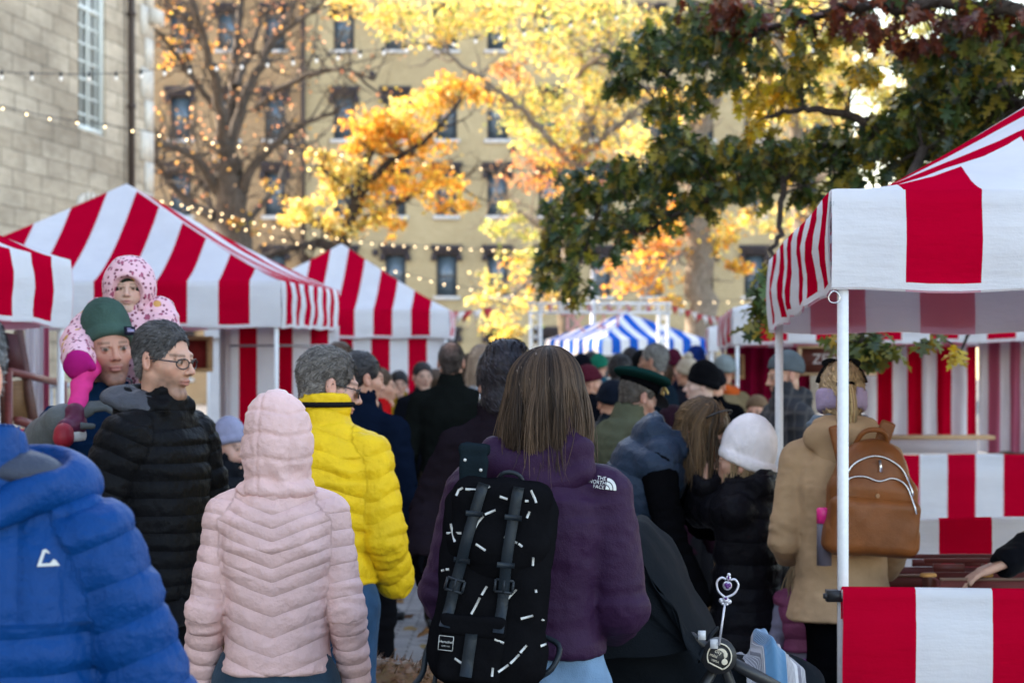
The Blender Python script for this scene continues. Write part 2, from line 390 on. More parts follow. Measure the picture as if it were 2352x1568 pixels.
fr2 = stone_window(max(lw0, w0), min(lw1, w1), lz0, lz1, 5, 5)
s = MB()
for i in range(9):
    a = math.pi * i / 8; um = (w0 + w1) / 2; rr = (w1 - w0) / 2 + .02
    pbox(s, um - rr * math.cos(a) - .09, um - rr * math.cos(a) + .09, lz1 + .02 + .18 * math.sin(a) - .1, lz1 + .18 + .2 * math.sin(a), .004 + .002 * i, .03)
rel(s.build('arch_stones', M['stone_trim']), sb)
# dressed corner strip and the ledge by the corner
q = MB(); zz = 0; i = 0
while zz < HB - .7: pbox(q, WL - (.95 if i % 2 else .62), WL + .02, zz + .006, zz + .654, .003, .03); zz += .66; i += 1
rel(q.build('corner_stones', M['stone_trim']), sb)
q = MB(); zl = wall_z(340, 55); pbox(q, WL - .45, WL + .22, zl, zl + .32, .031, .2); rel(q.build('stone_ledge', M['stone_trim']), sb)
u = wall_u(287); p = MB(); p.tube([wall_pt(u, .1, .14), wall_pt(u, HB, .14)], .075, 12)
for zz in np.arange(1.2, HB, 1.9): p.tube([wall_pt(u, zz, .14), wall_pt(u, zz + .09, .14)], .098, 12)
rel(p.build('drain_pipe', M['pipe'], smooth=True), sb)

# ------------------------------------------------------------------ tan brick apartment building far behind
def brick_mat(name, a, b2):
    k = NT(name); uv = k.uv(); b = k.new('TexBrick'); k.link(uv, b.inputs['Vector']); b.inputs['Scale'].default_value = 1
    b.inputs['Brick Width'].default_value = .22; b.inputs['Row Height'].default_value = .075; b.inputs['Mortar Size'].default_value = .008
    b.inputs['Color1'].default_value = (*a, 1); b.inputs['Color2'].default_value = (*b2, 1); b.inputs['Mortar'].default_value = (*[c * .75 for c in a], 1)
    n = k.noise(.35, 5, .6, uv); c = k.mix(1, b.outputs['Color'], k.ramp(n, [(.3, (.78, .76, .74)), (.65, (1, 1, 1))]), 'MULTIPLY')
    k.link(c, k.b.inputs['Base Color']); k.set(Roughness=.85, Specular_IOR_Level=.2); return k.m
M['brick_y'] = brick_mat('pale yellow brick', (.50, .40, .235), (.56, .455, .28)); M['brick_o'] = brick_mat('orange tan brick', (.45, .295, .165), (.50, .345, .20))
M['hood'] = plain('dark hood mould', (.045, .035, .04), .8); M['sill_w'] = plain('pale stone sill', (.62, .60, .58), .8)
M['sash'] = plain('dark sash frame', (.06, .055, .06), .5)
YB = 97.0
ab = empty('apartment_building', (0, YB, 0)); tag(ab, 'tan and yellow brick apartment building with dark hooded windows', 'building')
def bx(x): return (x - CX) * YB / FD
def bz(y): return ZC - (y - HY) * YB / FD
cols_y = [790, 908, 1026, 1143, 1261, 1379, 1497, 1615, 1733, 1850]; cols_o = [415, 524, 632]
rows = [(28, 115), (222, 320), (396, 495), (585, 680), (772, 868)]
ww = 24
def facade(x0, x1, cols, mat, ztop, Yf):
    xs = sorted([bx(x0), bx(x1)] + [bx(c - ww) for c in cols] + [bx(c + ww) for c in cols]); 
    zs = sorted([0, ztop] + [bz(a) for a, b in rows] + [bz(b) for a, b in rows])
    V = []; F = []; UV = []; holes = []
    for i in range(len(xs) - 1):
        for j in range(len(zs) - 1):
            q = [(xs[i], zs[j]), (xs[i + 1], zs[j]), (xs[i + 1], zs[j + 1]), (xs[i], zs[j + 1])]; b = len(V)
            if i % 2 == 1 and j % 2 == 1:
                holes.append((xs[i], xs[i + 1], zs[j], zs[j + 1]))
                V += [(x, Yf, z) for x, z in q] + [(x, Yf + .18, z) for x, z in q]; UV += [q[0], q[1], q[2], q[3]] * 2
                F += [(b + m, b + (m + 1) % 4, b + 4 + (m + 1) % 4, b + 4 + m) for m in range(4)]
            else: V += [(x, Yf, z) for x, z in q]; UV += q; F.append((b, b + 1, b + 2, b + 3))
    a, c = xs[0], xs[-1]; b = len(V); V += [(c, Yf, 0), (c, Yf + 14, 0), (c, Yf + 14, ztop), (c, Yf, ztop), (a, Yf, 0), (a, Yf + 14, 0), (a, Yf + 14, ztop), (a, Yf, ztop)]
    UV += [(0, 0), (14, 0), (14, ztop), (0, ztop)] * 2; F += [(b, b + 1, b + 2, b + 3), (b + 5, b + 4, b + 7, b + 6), (b + 3, b + 2, b + 6, b + 7), (b + 1, b + 5, b + 6, b + 2)]
    rel(mesh_obj('wall', V, F, mat, uv=UV, smooth=False), ab); return holes
hy = facade(697, 1955, cols_y, M['brick_y'], 19.0, YB); ho = facade(300, 696.5, cols_o, M['brick_o'], 19.0, YB)
first = None
for (x0, x1, z0, z1) in hy + ho:
    if first is None:
        W, H = x1 - x0, z1 - z0; f = MB(); t = .06
        for (a, b, c, d) in ((0, t, 0, H), (W - t, W, 0, H), (t, W - t, 0, t), (t, W - t, H - t, H), (t, W - t, H / 2 - .03, H / 2 + .03)): f.box((a, .08, c), (b, .15, d))
        wo = f.build('window', M['sash'], ab); wo.location = (x0, 0, z0)
        pane = MB().box((.02, .13, .02), (W - .02, .14, H - .02)).build('pane', M['glass_sky'], wo)
        sil = MB().box((-.12, -.1, -.16), (W + .12, .1, -.002)).build('sill', M['sill_w'], wo)
        hm = MB().box((-.14, -.12, H + .002), (W + .14, -.003, H + .36)).box((-.22, -.17, H + .20), (W + .22, -.122, H + .40)).box((-.2, -.14, H - .25), (-.002, -.004, H + .001)).box((W + .002, -.14, H - .25), (W + .2, -.004, H + .001))
        hoo = hm.build('hood_mould', M['hood'], wo); first = wo; kids = [pane, sil, hoo]; W0, H0 = W, H
    else:
        wo = first.copy(); COL.objects.link(wo); wo.location = (x0, 0, z0); wo.scale = ((x1 - x0) / W0, 1, (z1 - z0) / H0)
        for kx in kids: c = kx.copy(); COL.objects.link(c); c.parent = wo
p = MB(); p.tube([(bx(697), YB - .16, .1), (bx(697), YB - .16, 19)], .09, 10); rel(p.build('drain_pipe', M['pipe']), ab)
for (x, y) in ((655, 285), (855, 172), (1105, 178), (1178, 345), (1178, 580), (720, 25), (1235, 0), (862, 580)):
    q = MB(); q.ball((bx(x), YB - .04, bz(y)), (.14, .05, .16), 10, 6); rel(q.build('anchor_plate', M['hood'], smooth=True), ab)

# ------------------------------------------------------------------ canopy tents
def canopy(name, label, C, peak, valh, stripe, outer, inner, parent_group=None, off=0., nu=30, concave=1.3, seed=0, skip_in=False, belly=-.05):
    """C: four eave corners at the lower valance edge, order near-left, near-right, far-right, far-left"""
    C = [np.array(c, float) for c in C]; peak = np.array(peak, float); ctr = sum(C) / 4
    root = empty(name, (ctr[0], ctr[1], 0)); tag(root, label, 'tent', parent_group)
    rows = [('v', t) for t in (0, .035, .16, .32, .5, .68, .86, 1)] + [('r', t) for t in (.012, .03, .06, .1, .16, .24, .33, .43, .54, .66, .78, .9, 1)]
    for layer, mat in ((0, outer), (1, inner)):
        V = []; UV = []; F = []
        for s in range(4):
            a, b = C[s], C[(s + 1) % 4]; L = np.linalg.norm((b - a)[:2]); n = np.array([(b - a)[1], -(b - a)[0], 0]); n /= np.linalg.norm(n)
            base = len(V)
            for ri, (kind, t) in enumerate(rows):
                for i in range(nu + 1):
                    u = i / nu
                    if kind == 'v':
                        p = a + (b - a) * u; p = p + np.array([0, 0, valh * t]); und = .010 * math.sin(u * 23 + seed + s) * (1 - t) * min(1, 8 * min(u, 1 - u))
                        und += .006 * math.sin(u * 9 + t * 9 + seed * 2) * min(1, 8 * min(u, 1 - u)); p = p + n * (und + .012 * math.sin(math.pi * t))
                        p[2] += .006 * math.sin(u * 31 + seed) * (1 - t); uu = u * L; vv = valh * t
                    else:
                        e = a + (b - a) * u + np.array([0, 0, valh]); q = e * (1 - t) + peak * t; q[2] = e[2] + (peak[2] - e[2]) * t ** concave
                        sag = math.sin(math.pi * u) * math.sin(math.pi * min(1, t * 1.1)); q = q + np.array([0, 0, belly * sag]); p = q + np.array([0, 0, .004 * math.sin(u * 40 + seed) * (1 - t)])
                        uu = ((u - .5) * (1 - t) + .5) * L; vv = valh + 1 + t
                    if layer: p = p - n * .006 - np.array([0, 0, .006])
                    V.append(p - np.array([ctr[0], ctr[1], 0])); UV.append(((uu + off) / stripe, vv))
            m = nu + 1
            for r in range(len(rows) - 1):
                for i in range(nu):
                    q = (base + r * m + i, base + r * m + i + 1, base + (r + 1) * m + i + 1, base + (r + 1) * m + i); F.append(q if not layer else q[::-1])
        mesh_obj('canopy' if not layer else 'canopy_lining', V, F, mat, root, uv=UV)
    legs = MB
    for c in C:
        d = (ctr - c)[:2]; d /= np.linalg.norm(d); p = c[:2] + d * .055 - ctr[:2]
        f = MB().box((p[0] - .0155, p[1] - .0155, .011), (p[0] + .0155, p[1] + .0155, c[2] + valh - .03)).build('leg', M['post'], root)
        MB().box((p[0] - .05, p[1] - .05, .002), (p[0] + .05, p[1] + .05, .0105)).build('foot_plate', M['steel'], f)
    tr = MB()
    for s in range(4):                                                 # scissor truss and centre pole
        a, b = (C[s] + (ctr - C[s]) * .04), (C[(s + 1) % 4] + (ctr - C[(s + 1) % 4]) * .04)
        for h0, h1 in ((.30, .20), (.20, .30)):
            m0 = (a + b) / 2
            for p, q in ((a, m0), (m0, b)):
                tr.bar((p[0] - ctr[0], p[1] - ctr[1], p[2] + h0), (q[0] - ctr[0], q[1] - ctr[1], q[2] + h1), .016)
    tr.bar((0, 0, ctr[2] + .1), (0, 0, peak[2] - .06), .03); tr.bar((C[0][0] - ctr[0], C[0][1] - ctr[1], C[0][2] + .26), (0, 0, ctr[2] + .2), .016); tr.bar((C[2][0] - ctr[0], C[2][1] - ctr[1], C[2][2] + .2), (0, 0, ctr[2] + .2), .016)
    tr.build('truss', M['greypost'], root)
    return root, ctr

def drape(name, parent, ctr, p0, p1, z0, z1, stripe, off=0, wave=0., nwave=6, mat=None, inner=None, label=None, pinch=None, seed=0):
    """hanging striped cloth from p0 to p1 (xy), wave = fold depth"""
    p0 = np.array(p0, float); p1 = np.array(p1, float); L = np.linalg.norm(p1 - p0); t = (p1 - p0) / L; n = np.array([t[1], -t[0]]); nu, nvv = max(24, int(nwave * 10)), 16
    Vs = []; UV = []; 
    for j in range(nvv + 1):
        v = j / nvv; z = z0 + (z1 - z0) * v
        for i in range(nu + 1):
            u = i / nu; s = u
            if pinch: k = pinch(v); s = pinch.__defaults__[0] + (u - pinch.__defaults__[0]) * k if pinch.__defaults__ else u * k
            ph = u * nwave * 2 * math.pi + .5 * math.sin(v * 3 + seed) + .8 * math.sin(u * 7 + seed)
            p = p0 + t * s * L + n * (wave * math.sin(ph) * (1.1 - .5 * v) + .006 * math.sin(v * 11 + u * 5 + seed))
            zz = z + .008 * math.sin(u * 17 + seed) * (1 - v); Vs.append((p[0] - ctr[0], p[1] - ctr[1], zz)); UV.append(((u * L * (1 + wave * 2) + off) / stripe, z - z0))
    m = nu + 1; F = [(j * m + i, j * m + i + 1, (j + 1) * m + i + 1, (j + 1) * m + i) for j in range(nvv) for i in range(nu)]
    Vs = np.array(Vs); k = len(Vs); V2 = Vs - np.array([n[0], n[1], 0]) * .005
    FF = F + [tuple(x + k for x in f[::-1]) for f in F]
    o = mesh_obj(name, np.vstack([Vs, V2]), FF, None, parent, uv=UV + UV, mats=[mat or M['drape'], inner or M['drape_in']], fmat=[0] * len(F) + [1] * len(F))
    if label: o['label'] = label
    return o
TG = 'red and white striped market tents'
def A(x, y, Y): return at(x, y, Y)
# T4: the big tent at right
c0 = A(1910, 664, 7.4); c3 = A(1766, 762, 10.3); d = np.array([3.0, .10, -.0]); 
T4, k4 = canopy('market_tent', 'near red and white striped market tent at right with crates inside', [c0, c0 + d, c3 + d, c3], (c0 + c3 + 2 * d * .5)[:3] / 2 + np.array([0, 0, 1.27]), .305, .236, M['stripe'], M['stripe_in'], TG, off=.008, concave=1.85, seed=1, belly=.13)
# half walls of T4: front (folded over a rail) and rear
def half_wall(root, ctr, p0, p1, ztop, stripe, off=0, h=.62, seed=0, label=None):
    p0 = np.array(p0, float); p1 = np.array(p1, float); L = np.linalg.norm(p1 - p0); t = (p1 - p0) / L; n = np.array([t[1], -t[0]]); nu = 60
    prof = [(-.022, -.085), (-.022, -.01), (-.016, .008), (0, .016), (.016, .008), (.020, -.02), (.020, -.085), (.024, -.09), (.018, -.2), (.012, -.4), (.01, -h)]
    V = []; UV = []; acc = 0
    for j, (o, dz) in enumerate(prof):
        if j: acc += math.hypot(o - prof[j - 1][0], dz - prof[j - 1][1])
        for i in range(nu + 1):
            u = i / nu; wv = .006 * math.sin(u * 19 + seed + dz * 14) * min(1, abs(dz) * 6); p = p0 + t * u * L + n * (o + wv) - np.array(ctr[:2]); V.append((p[0], p[1], ztop + dz + .004 * math.sin(u * 13 + seed))); UV.append(((u * L + off) / stripe, acc))
    m = nu + 1; F = [(j * m + i, j * m + i + 1, (j + 1) * m + i + 1, (j + 1) * m + i) for j in range(len(prof) - 1) for i in range(nu)]
    V = np.array(V); k = len(V); j0 = 5
    V2 = V[j0 * m:] - np.array([n[0], n[1], 0]) * .006; F2 = [tuple(x + k - j0 * m for x in f[::-1]) for f in F if min(f) >= j0 * m]
    o = mesh_obj('half_wall', np.vstack([V, V2]), F + F2, None, root, uv=UV + UV[j0 * m:], mats=[M['drape'], M['drape_in']], fmat=[0] * len(F) + [1] * len(F2))
    if label: o['label'] = label
    r = MB(); a = p0 - ctr[:2]; b = p1 - ctr[:2]; r.tube([(a[0], a[1], ztop - .004), (b[0], b[1], ztop - .004)], .014, 10); r.build('rail', M['greypost'], o)
    return o
cs = A(1908, 1360, 7.40); ztop = cs[2]
half_wall(T4, k4, (c0[0] + .03, c0[1] - .01), (c0[0] + 3.0, c0[1] + .09), ztop, .236, off=.236 + .012, h=.75, seed=2)
half_wall(T4, k4, (c3[0] + .55, c3[1] - .04), (c3[0] + 3.0, c3[1] + .02), ZC - (1190 - HY) * 10.3 / FD - .01, .225, off=.06, h=.19, seed=5, label='folded rear half wall with pale pink lining')
cl = MB(); px = c0[0] + .018 - k4[0]; py = c0[1] + .04 - k4[1]
cl.box((px - .03, py - .03, ztop - .03), (px + .045, py + .022, ztop + .005)); cl.box((px - .04, py - .034, ztop - .02), (px - .03, py - .005, ztop - .005)); cl.build('rail_clip', M['black_plastic'], T4)
# D ring hanging at the front corner
ring = MB(); rp = A(1916, 682, 7.36); pts = [(rp[0] - k4[0] + .017 * math.cos(a) * (1 - .25 * math.sin(a)), rp[1] - k4[1], rp[2] + .018 * math.sin(a)) for a in np.linspace(0, 2 * math.pi, 20)]
ring.tube(pts, .0022, 6, False); ring.build('ring', M['steel'], T4, smooth=True)
# T2 big tent at left, T3 behind it, T1 at the left edge
b0 = A(645, 751, 18.0); b1 = A(778, 757, 21.1)
dl = np.array([-3.0, 0, 0]); T2, k2 = canopy('market_tent', 'red and white striped tent with tall peak behind the shoulder child', [b0 + dl, b0, b1, b1 + dl], (b0 + b1 + dl) / 2 + np.array([-.0, .0, 1.17]), .345, .232, M['stripe'], M['stripe_in'], TG, off=.016, concave=1.12, seed=3)
drape('side_wall', T2, k2, (A(521, 0, 20.9)[0], 20.9), (A(779, 0, 20.9)[0], 20.9), .15, b1[2] + .03, .158, off=.05, wave=.012, nwave=4, seed=1)
for zz in (1.79,):
    q = MB(); a = A(521, 0, 20.86)[0] - k2[0]; b = A(779, 0, 20.86)[0] - k2[0]; q.bar((a, 20.86 - k2[1], zz), (b, 20.86 - k2[1], zz), .018); q.build('wall_rail', M['greypost'], T2)
drape('curtain', T2, k2, (A(503, 0, 20.7)[0], 20.72), (A(528, 0, 20.7)[0], 20.72), .3, b1[2] + .02, .4, off=.2, wave=.03, nwave=2, mat=M['drape_in'], seed=4)
half_wall(T2, k2, (b0[0] - 2.9, 18.02), (b0[0] - .45, 18.02), ZC - (990 - HY) * 18 / FD, .75, off=.1, h=.8, seed=3)
q = MB(); a = A(425, 0, 18.1)[0] - k2[0]; b = A(518, 0, 18.1)[0] - k2[0]; zc0 = ZC - (986 - HY) * 18.1 / FD; q.box((a, 18.04 - k2[1], zc0 - .1), (b, 18.5 - k2[1], zc0)); q.build('counter', M['post'], T2)
e0 = A(1031, 775, 29.7); e1 = A(1044, 778, 32.6)
T3, k3 = canopy('market_tent', 'red and white striped tent farther back behind the yellow jacket man', [e0 + dl, e0, e1, e1 + dl], (e0 + e1 + dl) / 2 + np.array([.08, 0, 1.22]), .345, .232, M['stripe'], M['stripe_in'], TG, off=.016, concave=1.1, seed=5)
drape('side_wall', T3, k3, (e0[0] - 2.95, 29.8), (e0[0] - .03, 29.8), .12, e0[2] + .04, .232, off=.066, wave=.008, nwave=3, seed=2)
q = MB(); q.bar((e0[0] - 2.9 - k3[0], 29.76 - k3[1], e0[2] - .0), (e0[0] - k3[0], 29.76 - k3[1], e0[2] - .0), .02); q.build('wall_rail', M['greypost'], T3)
f1 = A(163, 752, 12.4); f0 = np.array([f1[0] - .70, f1[1] - 2.92, 1.93]); dl1 = np.array([-2.92, .70, 0])
T1, k1 = canopy('market_tent', 'striped tent cut off by the left edge with curtain and easel below', [f0 + dl1, f0, f1, f1 + dl1], (f0 + f1 + dl1) / 2 + np.array([0, 0, 1.2]), .345, .236, M['stripe'], M['stripe_in'], TG, off=.068, concave=1.2, seed=7)
drape('curtain', T1, k1, (A(58, 0, 14.2)[0], 14.2), (A(108, 0, 14.2)[0], 14.25), .3, 1.86, .11, wave=.03, nwave=3, mat=M['drape_in'], seed=6)
# T5 behind T4, T6 farther
g0 = A(1683, 790, 20.0); g3 = A(1650, 803, 23.0); dr = np.array([3.05, 0, .03])
T5, k5 = canopy('market_tent', 'striped tent seen under the near right canopy with brown sign', [g0, g0 + dr, g3 + dr, g3], (g0 + g3 + dr) / 2 + np.array([0, 0, 1.1]), .30, .236, M['stripe'], M['stripe_in'], TG, off=.02, seed=9)
drape('side_wall', T5, k5, (A(1985, 0, 22.6)[0], 22.6), (A(2243, 0, 22.6)[0], 22.6), .9, 1.80, .148, off=.02, wave=.03, nwave=6, seed=3)
drape('curtain', T5, k5, (A(2247, 0, 21.2)[0], 21.2), (A(2420, 0, 21.2)[0], 21.2), .86, 1.93, .10, wave=.035, nwave=5, mat=M['drape_in'], seed=8)
half_wall(T5, k5, (A(1900, 0, 20.05)[0], 20.05), (g0[0] + 3.05, 20.05), ZC - (1047 - HY) * 20.05 / FD, .232, off=.165, h=.68, seed=7)
q = MB(); q.box((A(1920, 0, 22.5)[0] - k5[0], 22.5 - k5[1], .80), (A(2246, 0, 22.5)[0] - k5[0], 22.53 - k5[1], .96)); q.build('wall_band', M['drape_in'], T5)
crim = cloth('crimson drape cloth', (.24, .006, .045), .8, folds=6)
drape('curtain', T5, k5, (A(1668, 0, 22.8)[0], 22.8), (A(1860, 0, 22.8)[0], 22.8), .1, 1.79, .5, wave=.05, nwave=7, mat=crim, inner=crim, label='dark crimson gathered curtain')
h0 = A(1628, 805, 31.0); h3 = A(1622, 806, 34.0)
T6, k6 = canopy('market_tent', 'small distant red tent half hidden behind the brown sign stall', [h0, h0 + dr, h3 + dr, h3], (h0 + h3 + dr) / 2 + np.array([0, 0, 1.1]), .30, .6, M['stripe'], M['stripe_in'], TG, off=.0, seed=11)
# blue tent
Yc = 55.0; nc = A(1384, 812, Yc); th = R(27); u1 = np.array([math.cos(th), math.sin(th), 0]); u2 = np.array([-math.sin(th), math.cos(th), 0]); LB = 2.78; nc[2] = 1.84
TB, kb = canopy('blue_tent', 'blue and white striped tent beyond the crowd under the truss', [nc, nc + u1 * LB, nc + (u1 + u2) * LB, nc + u2 * LB], nc + (u1 + u2) * LB / 2 + np.array([0, 0, 1.0]), .36, .235, M['blue'], M['blue_in'], None, off=.0, concave=1.0, seed=4)
# ------------------------------------------------------------------ trees
def bark(name, a, b2, sc=3.):
    k = NT(name); o = k.obj(); mp = k.new('Mapping'); mp.inputs['Scale'].default_value = (sc * 3, sc * 3, sc * .5); k.link(o, mp.inputs[0])
    n = k.noise(2.2, 6, .7, mp.outputs[0]); n2 = k.noise(1.1, 3, .6, o)
    c = k.ramp(n, [(.3, tuple(x * .55 for x in a)), (.68, b2)]); c = k.mix(1, c, k.ramp(n2, [(.3, (.75, .75, .75)), (.7, (1, 1, 1))]), 'MULTIPLY')
    k.link(c, k.b.inputs['Base Color']); k.set(Roughness=.9, Specular_IOR_Level=.2); k.bump(n, .8, .05); return k.m
M['bark_grey'] = bark('grey bark', (.085, .068, .058), (.16, .135, .115)); M['bark_dark'] = bark('dark bark', (.05, .035, .03), (.10, .075, .06)); M['bark_pale'] = bark('pale bark', (.22, .17, .13), (.36, .30, .24))

class Tree:
    def __init__(s, name, label, base, group=None):
        s.root = empty(name, tuple(base)); s.base = np.array(base, float); tag(s.root, label, 'tree', group); s.tv = []; s.tf = []; s.n = 0; s.limbs = []; s.lv = []; s.lf = []; s.lc = []; s.ln = 0
    def tube(s, P, r, n=7):
        V, F = tube(P, r, n, False); s.tv.append(V); s.tf += [[i + s.n for i in f] for f in F]; s.n += len(V)
    def limb(s, pts, Y, r0, r1, dY=0., n=None, sides=8, keep=True):
        """pts in photo columns/rows at distance Y (dY: drift in depth along the limb)"""
        m = len(pts); P = [at(x, y, Y + dY * i / max(1, m - 1)) for i, (x, y) in enumerate(pts)]
        return s.limb3(P, r0, r1, n, sides, keep)
    def limb3(s, P, r0, r1, n=None, sides=8, keep=True):
        Q = spline(P, n or max(6, len(P) * 5)); L = np.linalg.norm(Q[-1] - Q[0]); Q[1:-1] += rng.normal(0, .006 * L, Q[1:-1].shape)
        r = r0 + (r1 - r0) * np.linspace(0, 1, len(Q)) ** .8; s.tube(Q, r, sides)
        if keep: s.limbs.append((Q, r))
        return Q
    def twigs(s, n, length, rad, level=2, up=.25, src=None, tips=None):
        """random side shoots growing off existing limbs, two or three orders deep"""
        src = src if src is not None else list(s.limbs); out = []; wts = np.array([len(q) for q, r in src], float); wts /= wts.sum()
        for _ in range(n):
            Q, r = src[rng.choice(len(src), p=wts)]; i = rng.integers(len(Q) // 4, len(Q)); p = Q[i]; d0 = Q[min(i + 1, len(Q) - 1)] - Q[max(i - 1, 0)]; d0 = d0 / (np.linalg.norm(d0) + 1e-9)
            d = d0 * .5 + rng.normal(size=3) * .75 + np.array([0, 0, up]); d /= np.linalg.norm(d); L = length * rng.uniform(.5, 1.3); pts = [p]
            for k in range(5): d = d + rng.normal(size=3) * .22 + np.array([0, 0, up * .1]); d /= np.linalg.norm(d); pts.append(pts[-1] + d * L / 5)
            r0 = min(rad, r[i] * .75); pts = np.array(pts); rr = np.linspace(r0, r0 * .3, 6); s.tube(pts, rr, 5 if level > 1 else 4); out.append((pts, rr))
            if tips is not None: tips.append(pts[-1])
        if level > 1: out += s.twigs(int(n * 2.2), length * .55, rad * .5, level - 1, up, out, tips)
        return out
    def leaves(s, P, size, cols, shape='diamond', N=None, droop=None, v=.25):
        V, F, C = leaf_cards(P, size, N, shape, jcol(cols, len(P), v), droop); s.lv.append(V); s.lf.append(F + s.ln); s.lc.append(C); s.ln += len(V)
    def blob(s, x, y, Y, rx, ry, n, size, cols, shape='diamond', clump=.18, depth=1.0, v=.25):
        """leaf clumps scattered through an ellipsoid of real depth"""
        c = at(x, y, Y); ax = np.array([rx * Y / FD, depth * (rx + ry) / 2 * Y / FD, ry * Y / FD]); k = max(3, n // 22)
        u = rng.normal(size=(k, 3)); u /= np.linalg.norm(u, axis=1, keepdims=True); u *= rng.random((k, 1)) ** .42; cc = c + u * ax
        w = rng.random(k) ** 1.5 + .1; idx = rng.choice(k, n, p=w / w.sum()); g = ax.mean() * clump
        P = cc[idx] + rng.normal(size=(n, 3)) * g * np.array([1.15, 1.15, .6]); tone = (1 + rng.normal(0, .16, (k, 1)))[idx]
        m = len(s.lc); s.leaves(P, rng.uniform(.7, 1.25, n) * size, cols, shape, v=v)
        per = len(s.lc[m]) // n; s.lc[m] = np.clip(s.lc[m] * np.repeat(tone, per, axis=0), .004, .95); return cc
    def done(s, barkm, leafm):
        if s.tv: mesh_obj('trunk', np.concatenate(s.tv) - s.base, s.tf, barkm, s.root)
        if s.lv: mesh_obj('crown', np.concatenate(s.lv) - s.base, np.concatenate(s.lf), leafm, s.root, col=np.concatenate(s.lc))
YEL = [(.82, .58, .12), (.84, .66, .22), (.76, .60, .18), (.80, .48, .08), (.85, .72, .34)]; YGR = [(.66, .60, .16), (.50, .52, .13), (.78, .66, .24), (.42, .46, .12)]
ORA = [(.82, .40, .05), (.84, .48, .06), (.76, .32, .04), (.86, .58, .10)]; BRN = [(.62, .28, .11), (.52, .22, .09), (.70, .38, .16), (.45, .19, .09)]
# bare tree on the left
t = Tree('bare_tree', 'tall nearly bare tree with grey spreading limbs and few orange leaves', (at(545, 836, 62)[0], 62, 0)); Y = 62
t.limb3([(at(548, 0, Y)[0], Y, 0), at(545, 700, Y), at(540, 560, Y), at(525, 440, Y), at(518, 370, Y)], .54, .36, sides=14)
for pts, r0, r1, dy in ([[(518, 375), (505, 250), (480, 130), (440, 0)], .26, .10, -2], [[(520, 380), (550, 260), (600, 150), (650, 60), (690, -20)], .24, .09, 1], [[(520, 370), (535, 220), (545, 90), (560, -20)], .26, .10, 2],
        [[(500, 440), (455, 370), (405, 340), (362, 332)], .20, .08, -2], [[(490, 500), (425, 460), (375, 400), (345, 330)], .20, .09, 1], [[(545, 470), (585, 380), (645, 320), (720, 275), (780, 255)], .20, .05, -1],
        [[(590, 250), (650, 200), (720, 170), (790, 160), (860, 185)], .14, .04, -2], [[(505, 260), (450, 190), (400, 120), (350, 60)], .14, .06, -1], [[(540, 200), (580, 110), (600, 20)], .14, .06, 2], [[(470, 110), (430, 50), (380, 0)], .12, .05, 0],
        [[(640, 80), (700, 40), (760, -10)], .10, .04, 0], [[(530, 560), (480, 470), (470, 400), (430, 330)], .16, .06, 3], [[(560, 520), (640, 420), (660, 350), (700, 320)], .13, .04, 3]):
    t.limb(pts, Y, r0 * .8, r1 * .7, dy)
tips = []; t.twigs(230, 1.5, .034, 3, .3, None, tips); tips = np.array(tips)
sel = tips[rng.random(len(tips)) < .42]; t.leaves(sel + rng.normal(0, .08, sel.shape), .11, [(.72, .34, .16), (.60, .25, .12), (.75, .45, .25), (.7, .38, .1)], v=.2)
for (x, y, rx, ry, n) in ((390, 120, 40, 60, 90), (400, 40, 50, 40, 90), (450, 110, 40, 30, 50), (620, 470, 50, 80, 80), (580, 520, 60, 60, 80)): t.blob(x, y, Y, rx, ry, n, .12, [(.8, .5, .08), (.75, .36, .08)])
t.done(M['bark_grey'], M['leaf_far'])
# orange maple in the middle
t = Tree('maple_tree', 'orange and gold maple with dark crooked limbs before the brick wall', (at(772, 836, 54)[0], 54, 0)); Y = 54
t.limb3([(at(768, 0, Y)[0], Y, 0), at(770, 640, Y), at(782, 590, Y)], .30, .24, sides=12)
for pts, r0, r1, dy in ([[(782, 595), (800, 520), (830, 440), (850, 350), (900, 260)], .22, .05, 0], [[(780, 580), (740, 560), (670, 570), (600, 592)], .15, .06, -1], [[(782, 560), (745, 520), (690, 498), (670, 480)], .13, .04, 1], [[(800, 530), (870, 490), (960, 440), (1050, 415)], .14, .04, 1.5],
        [[(835, 430), (900, 370), (980, 320), (1060, 230)], .12, .03, -1], [[(820, 460), (780, 420), (735, 380)], .09, .03, -.5], [[(850, 350), (830, 300), (800, 270)], .06, .02, 1], [[(700, 590), (720, 605), (750, 610)], .08, .04, 0]): t.limb(pts, Y, r0, r1, dy)
t.twigs(90, .9, .03, 2, .1)
for (x, y, rx, ry, n, c) in ((695, 487, 48, 34, 300, YEL), (655, 512, 25, 15, 60, YEL), (745, 378, 48, 30, 260, YEL), (725, 350, 20, 14, 60, YEL), (800, 405, 70, 45, 520, YEL), (830, 330, 70, 50, 460, ORA), (880, 300, 70, 45, 520, ORA), (945, 275, 80, 50, 650, ORA + YEL), (1000, 225, 75, 42, 560, ORA + YEL), (1060, 195, 55, 40, 300, ORA),
        (950, 350, 80, 45, 460, ORA), (1000, 420, 65, 40, 420, ORA), (900, 430, 70, 45, 460, ORA), (850, 495, 60, 32, 330, ORA + YEL), (790, 515, 70, 32, 330, YEL), (860, 275, 60, 30, 260, ORA), (1050, 470, 60, 35, 200, ORA), (760, 450, 40, 40, 220, YEL), (905, 520, 40, 30, 120, ORA)):
    t.blob(x, y, Y, rx, ry, int(n * 1.1), .11, c, clump=.2, depth=1.1)
t.done(M['bark_dark'], M['leaf_far'])
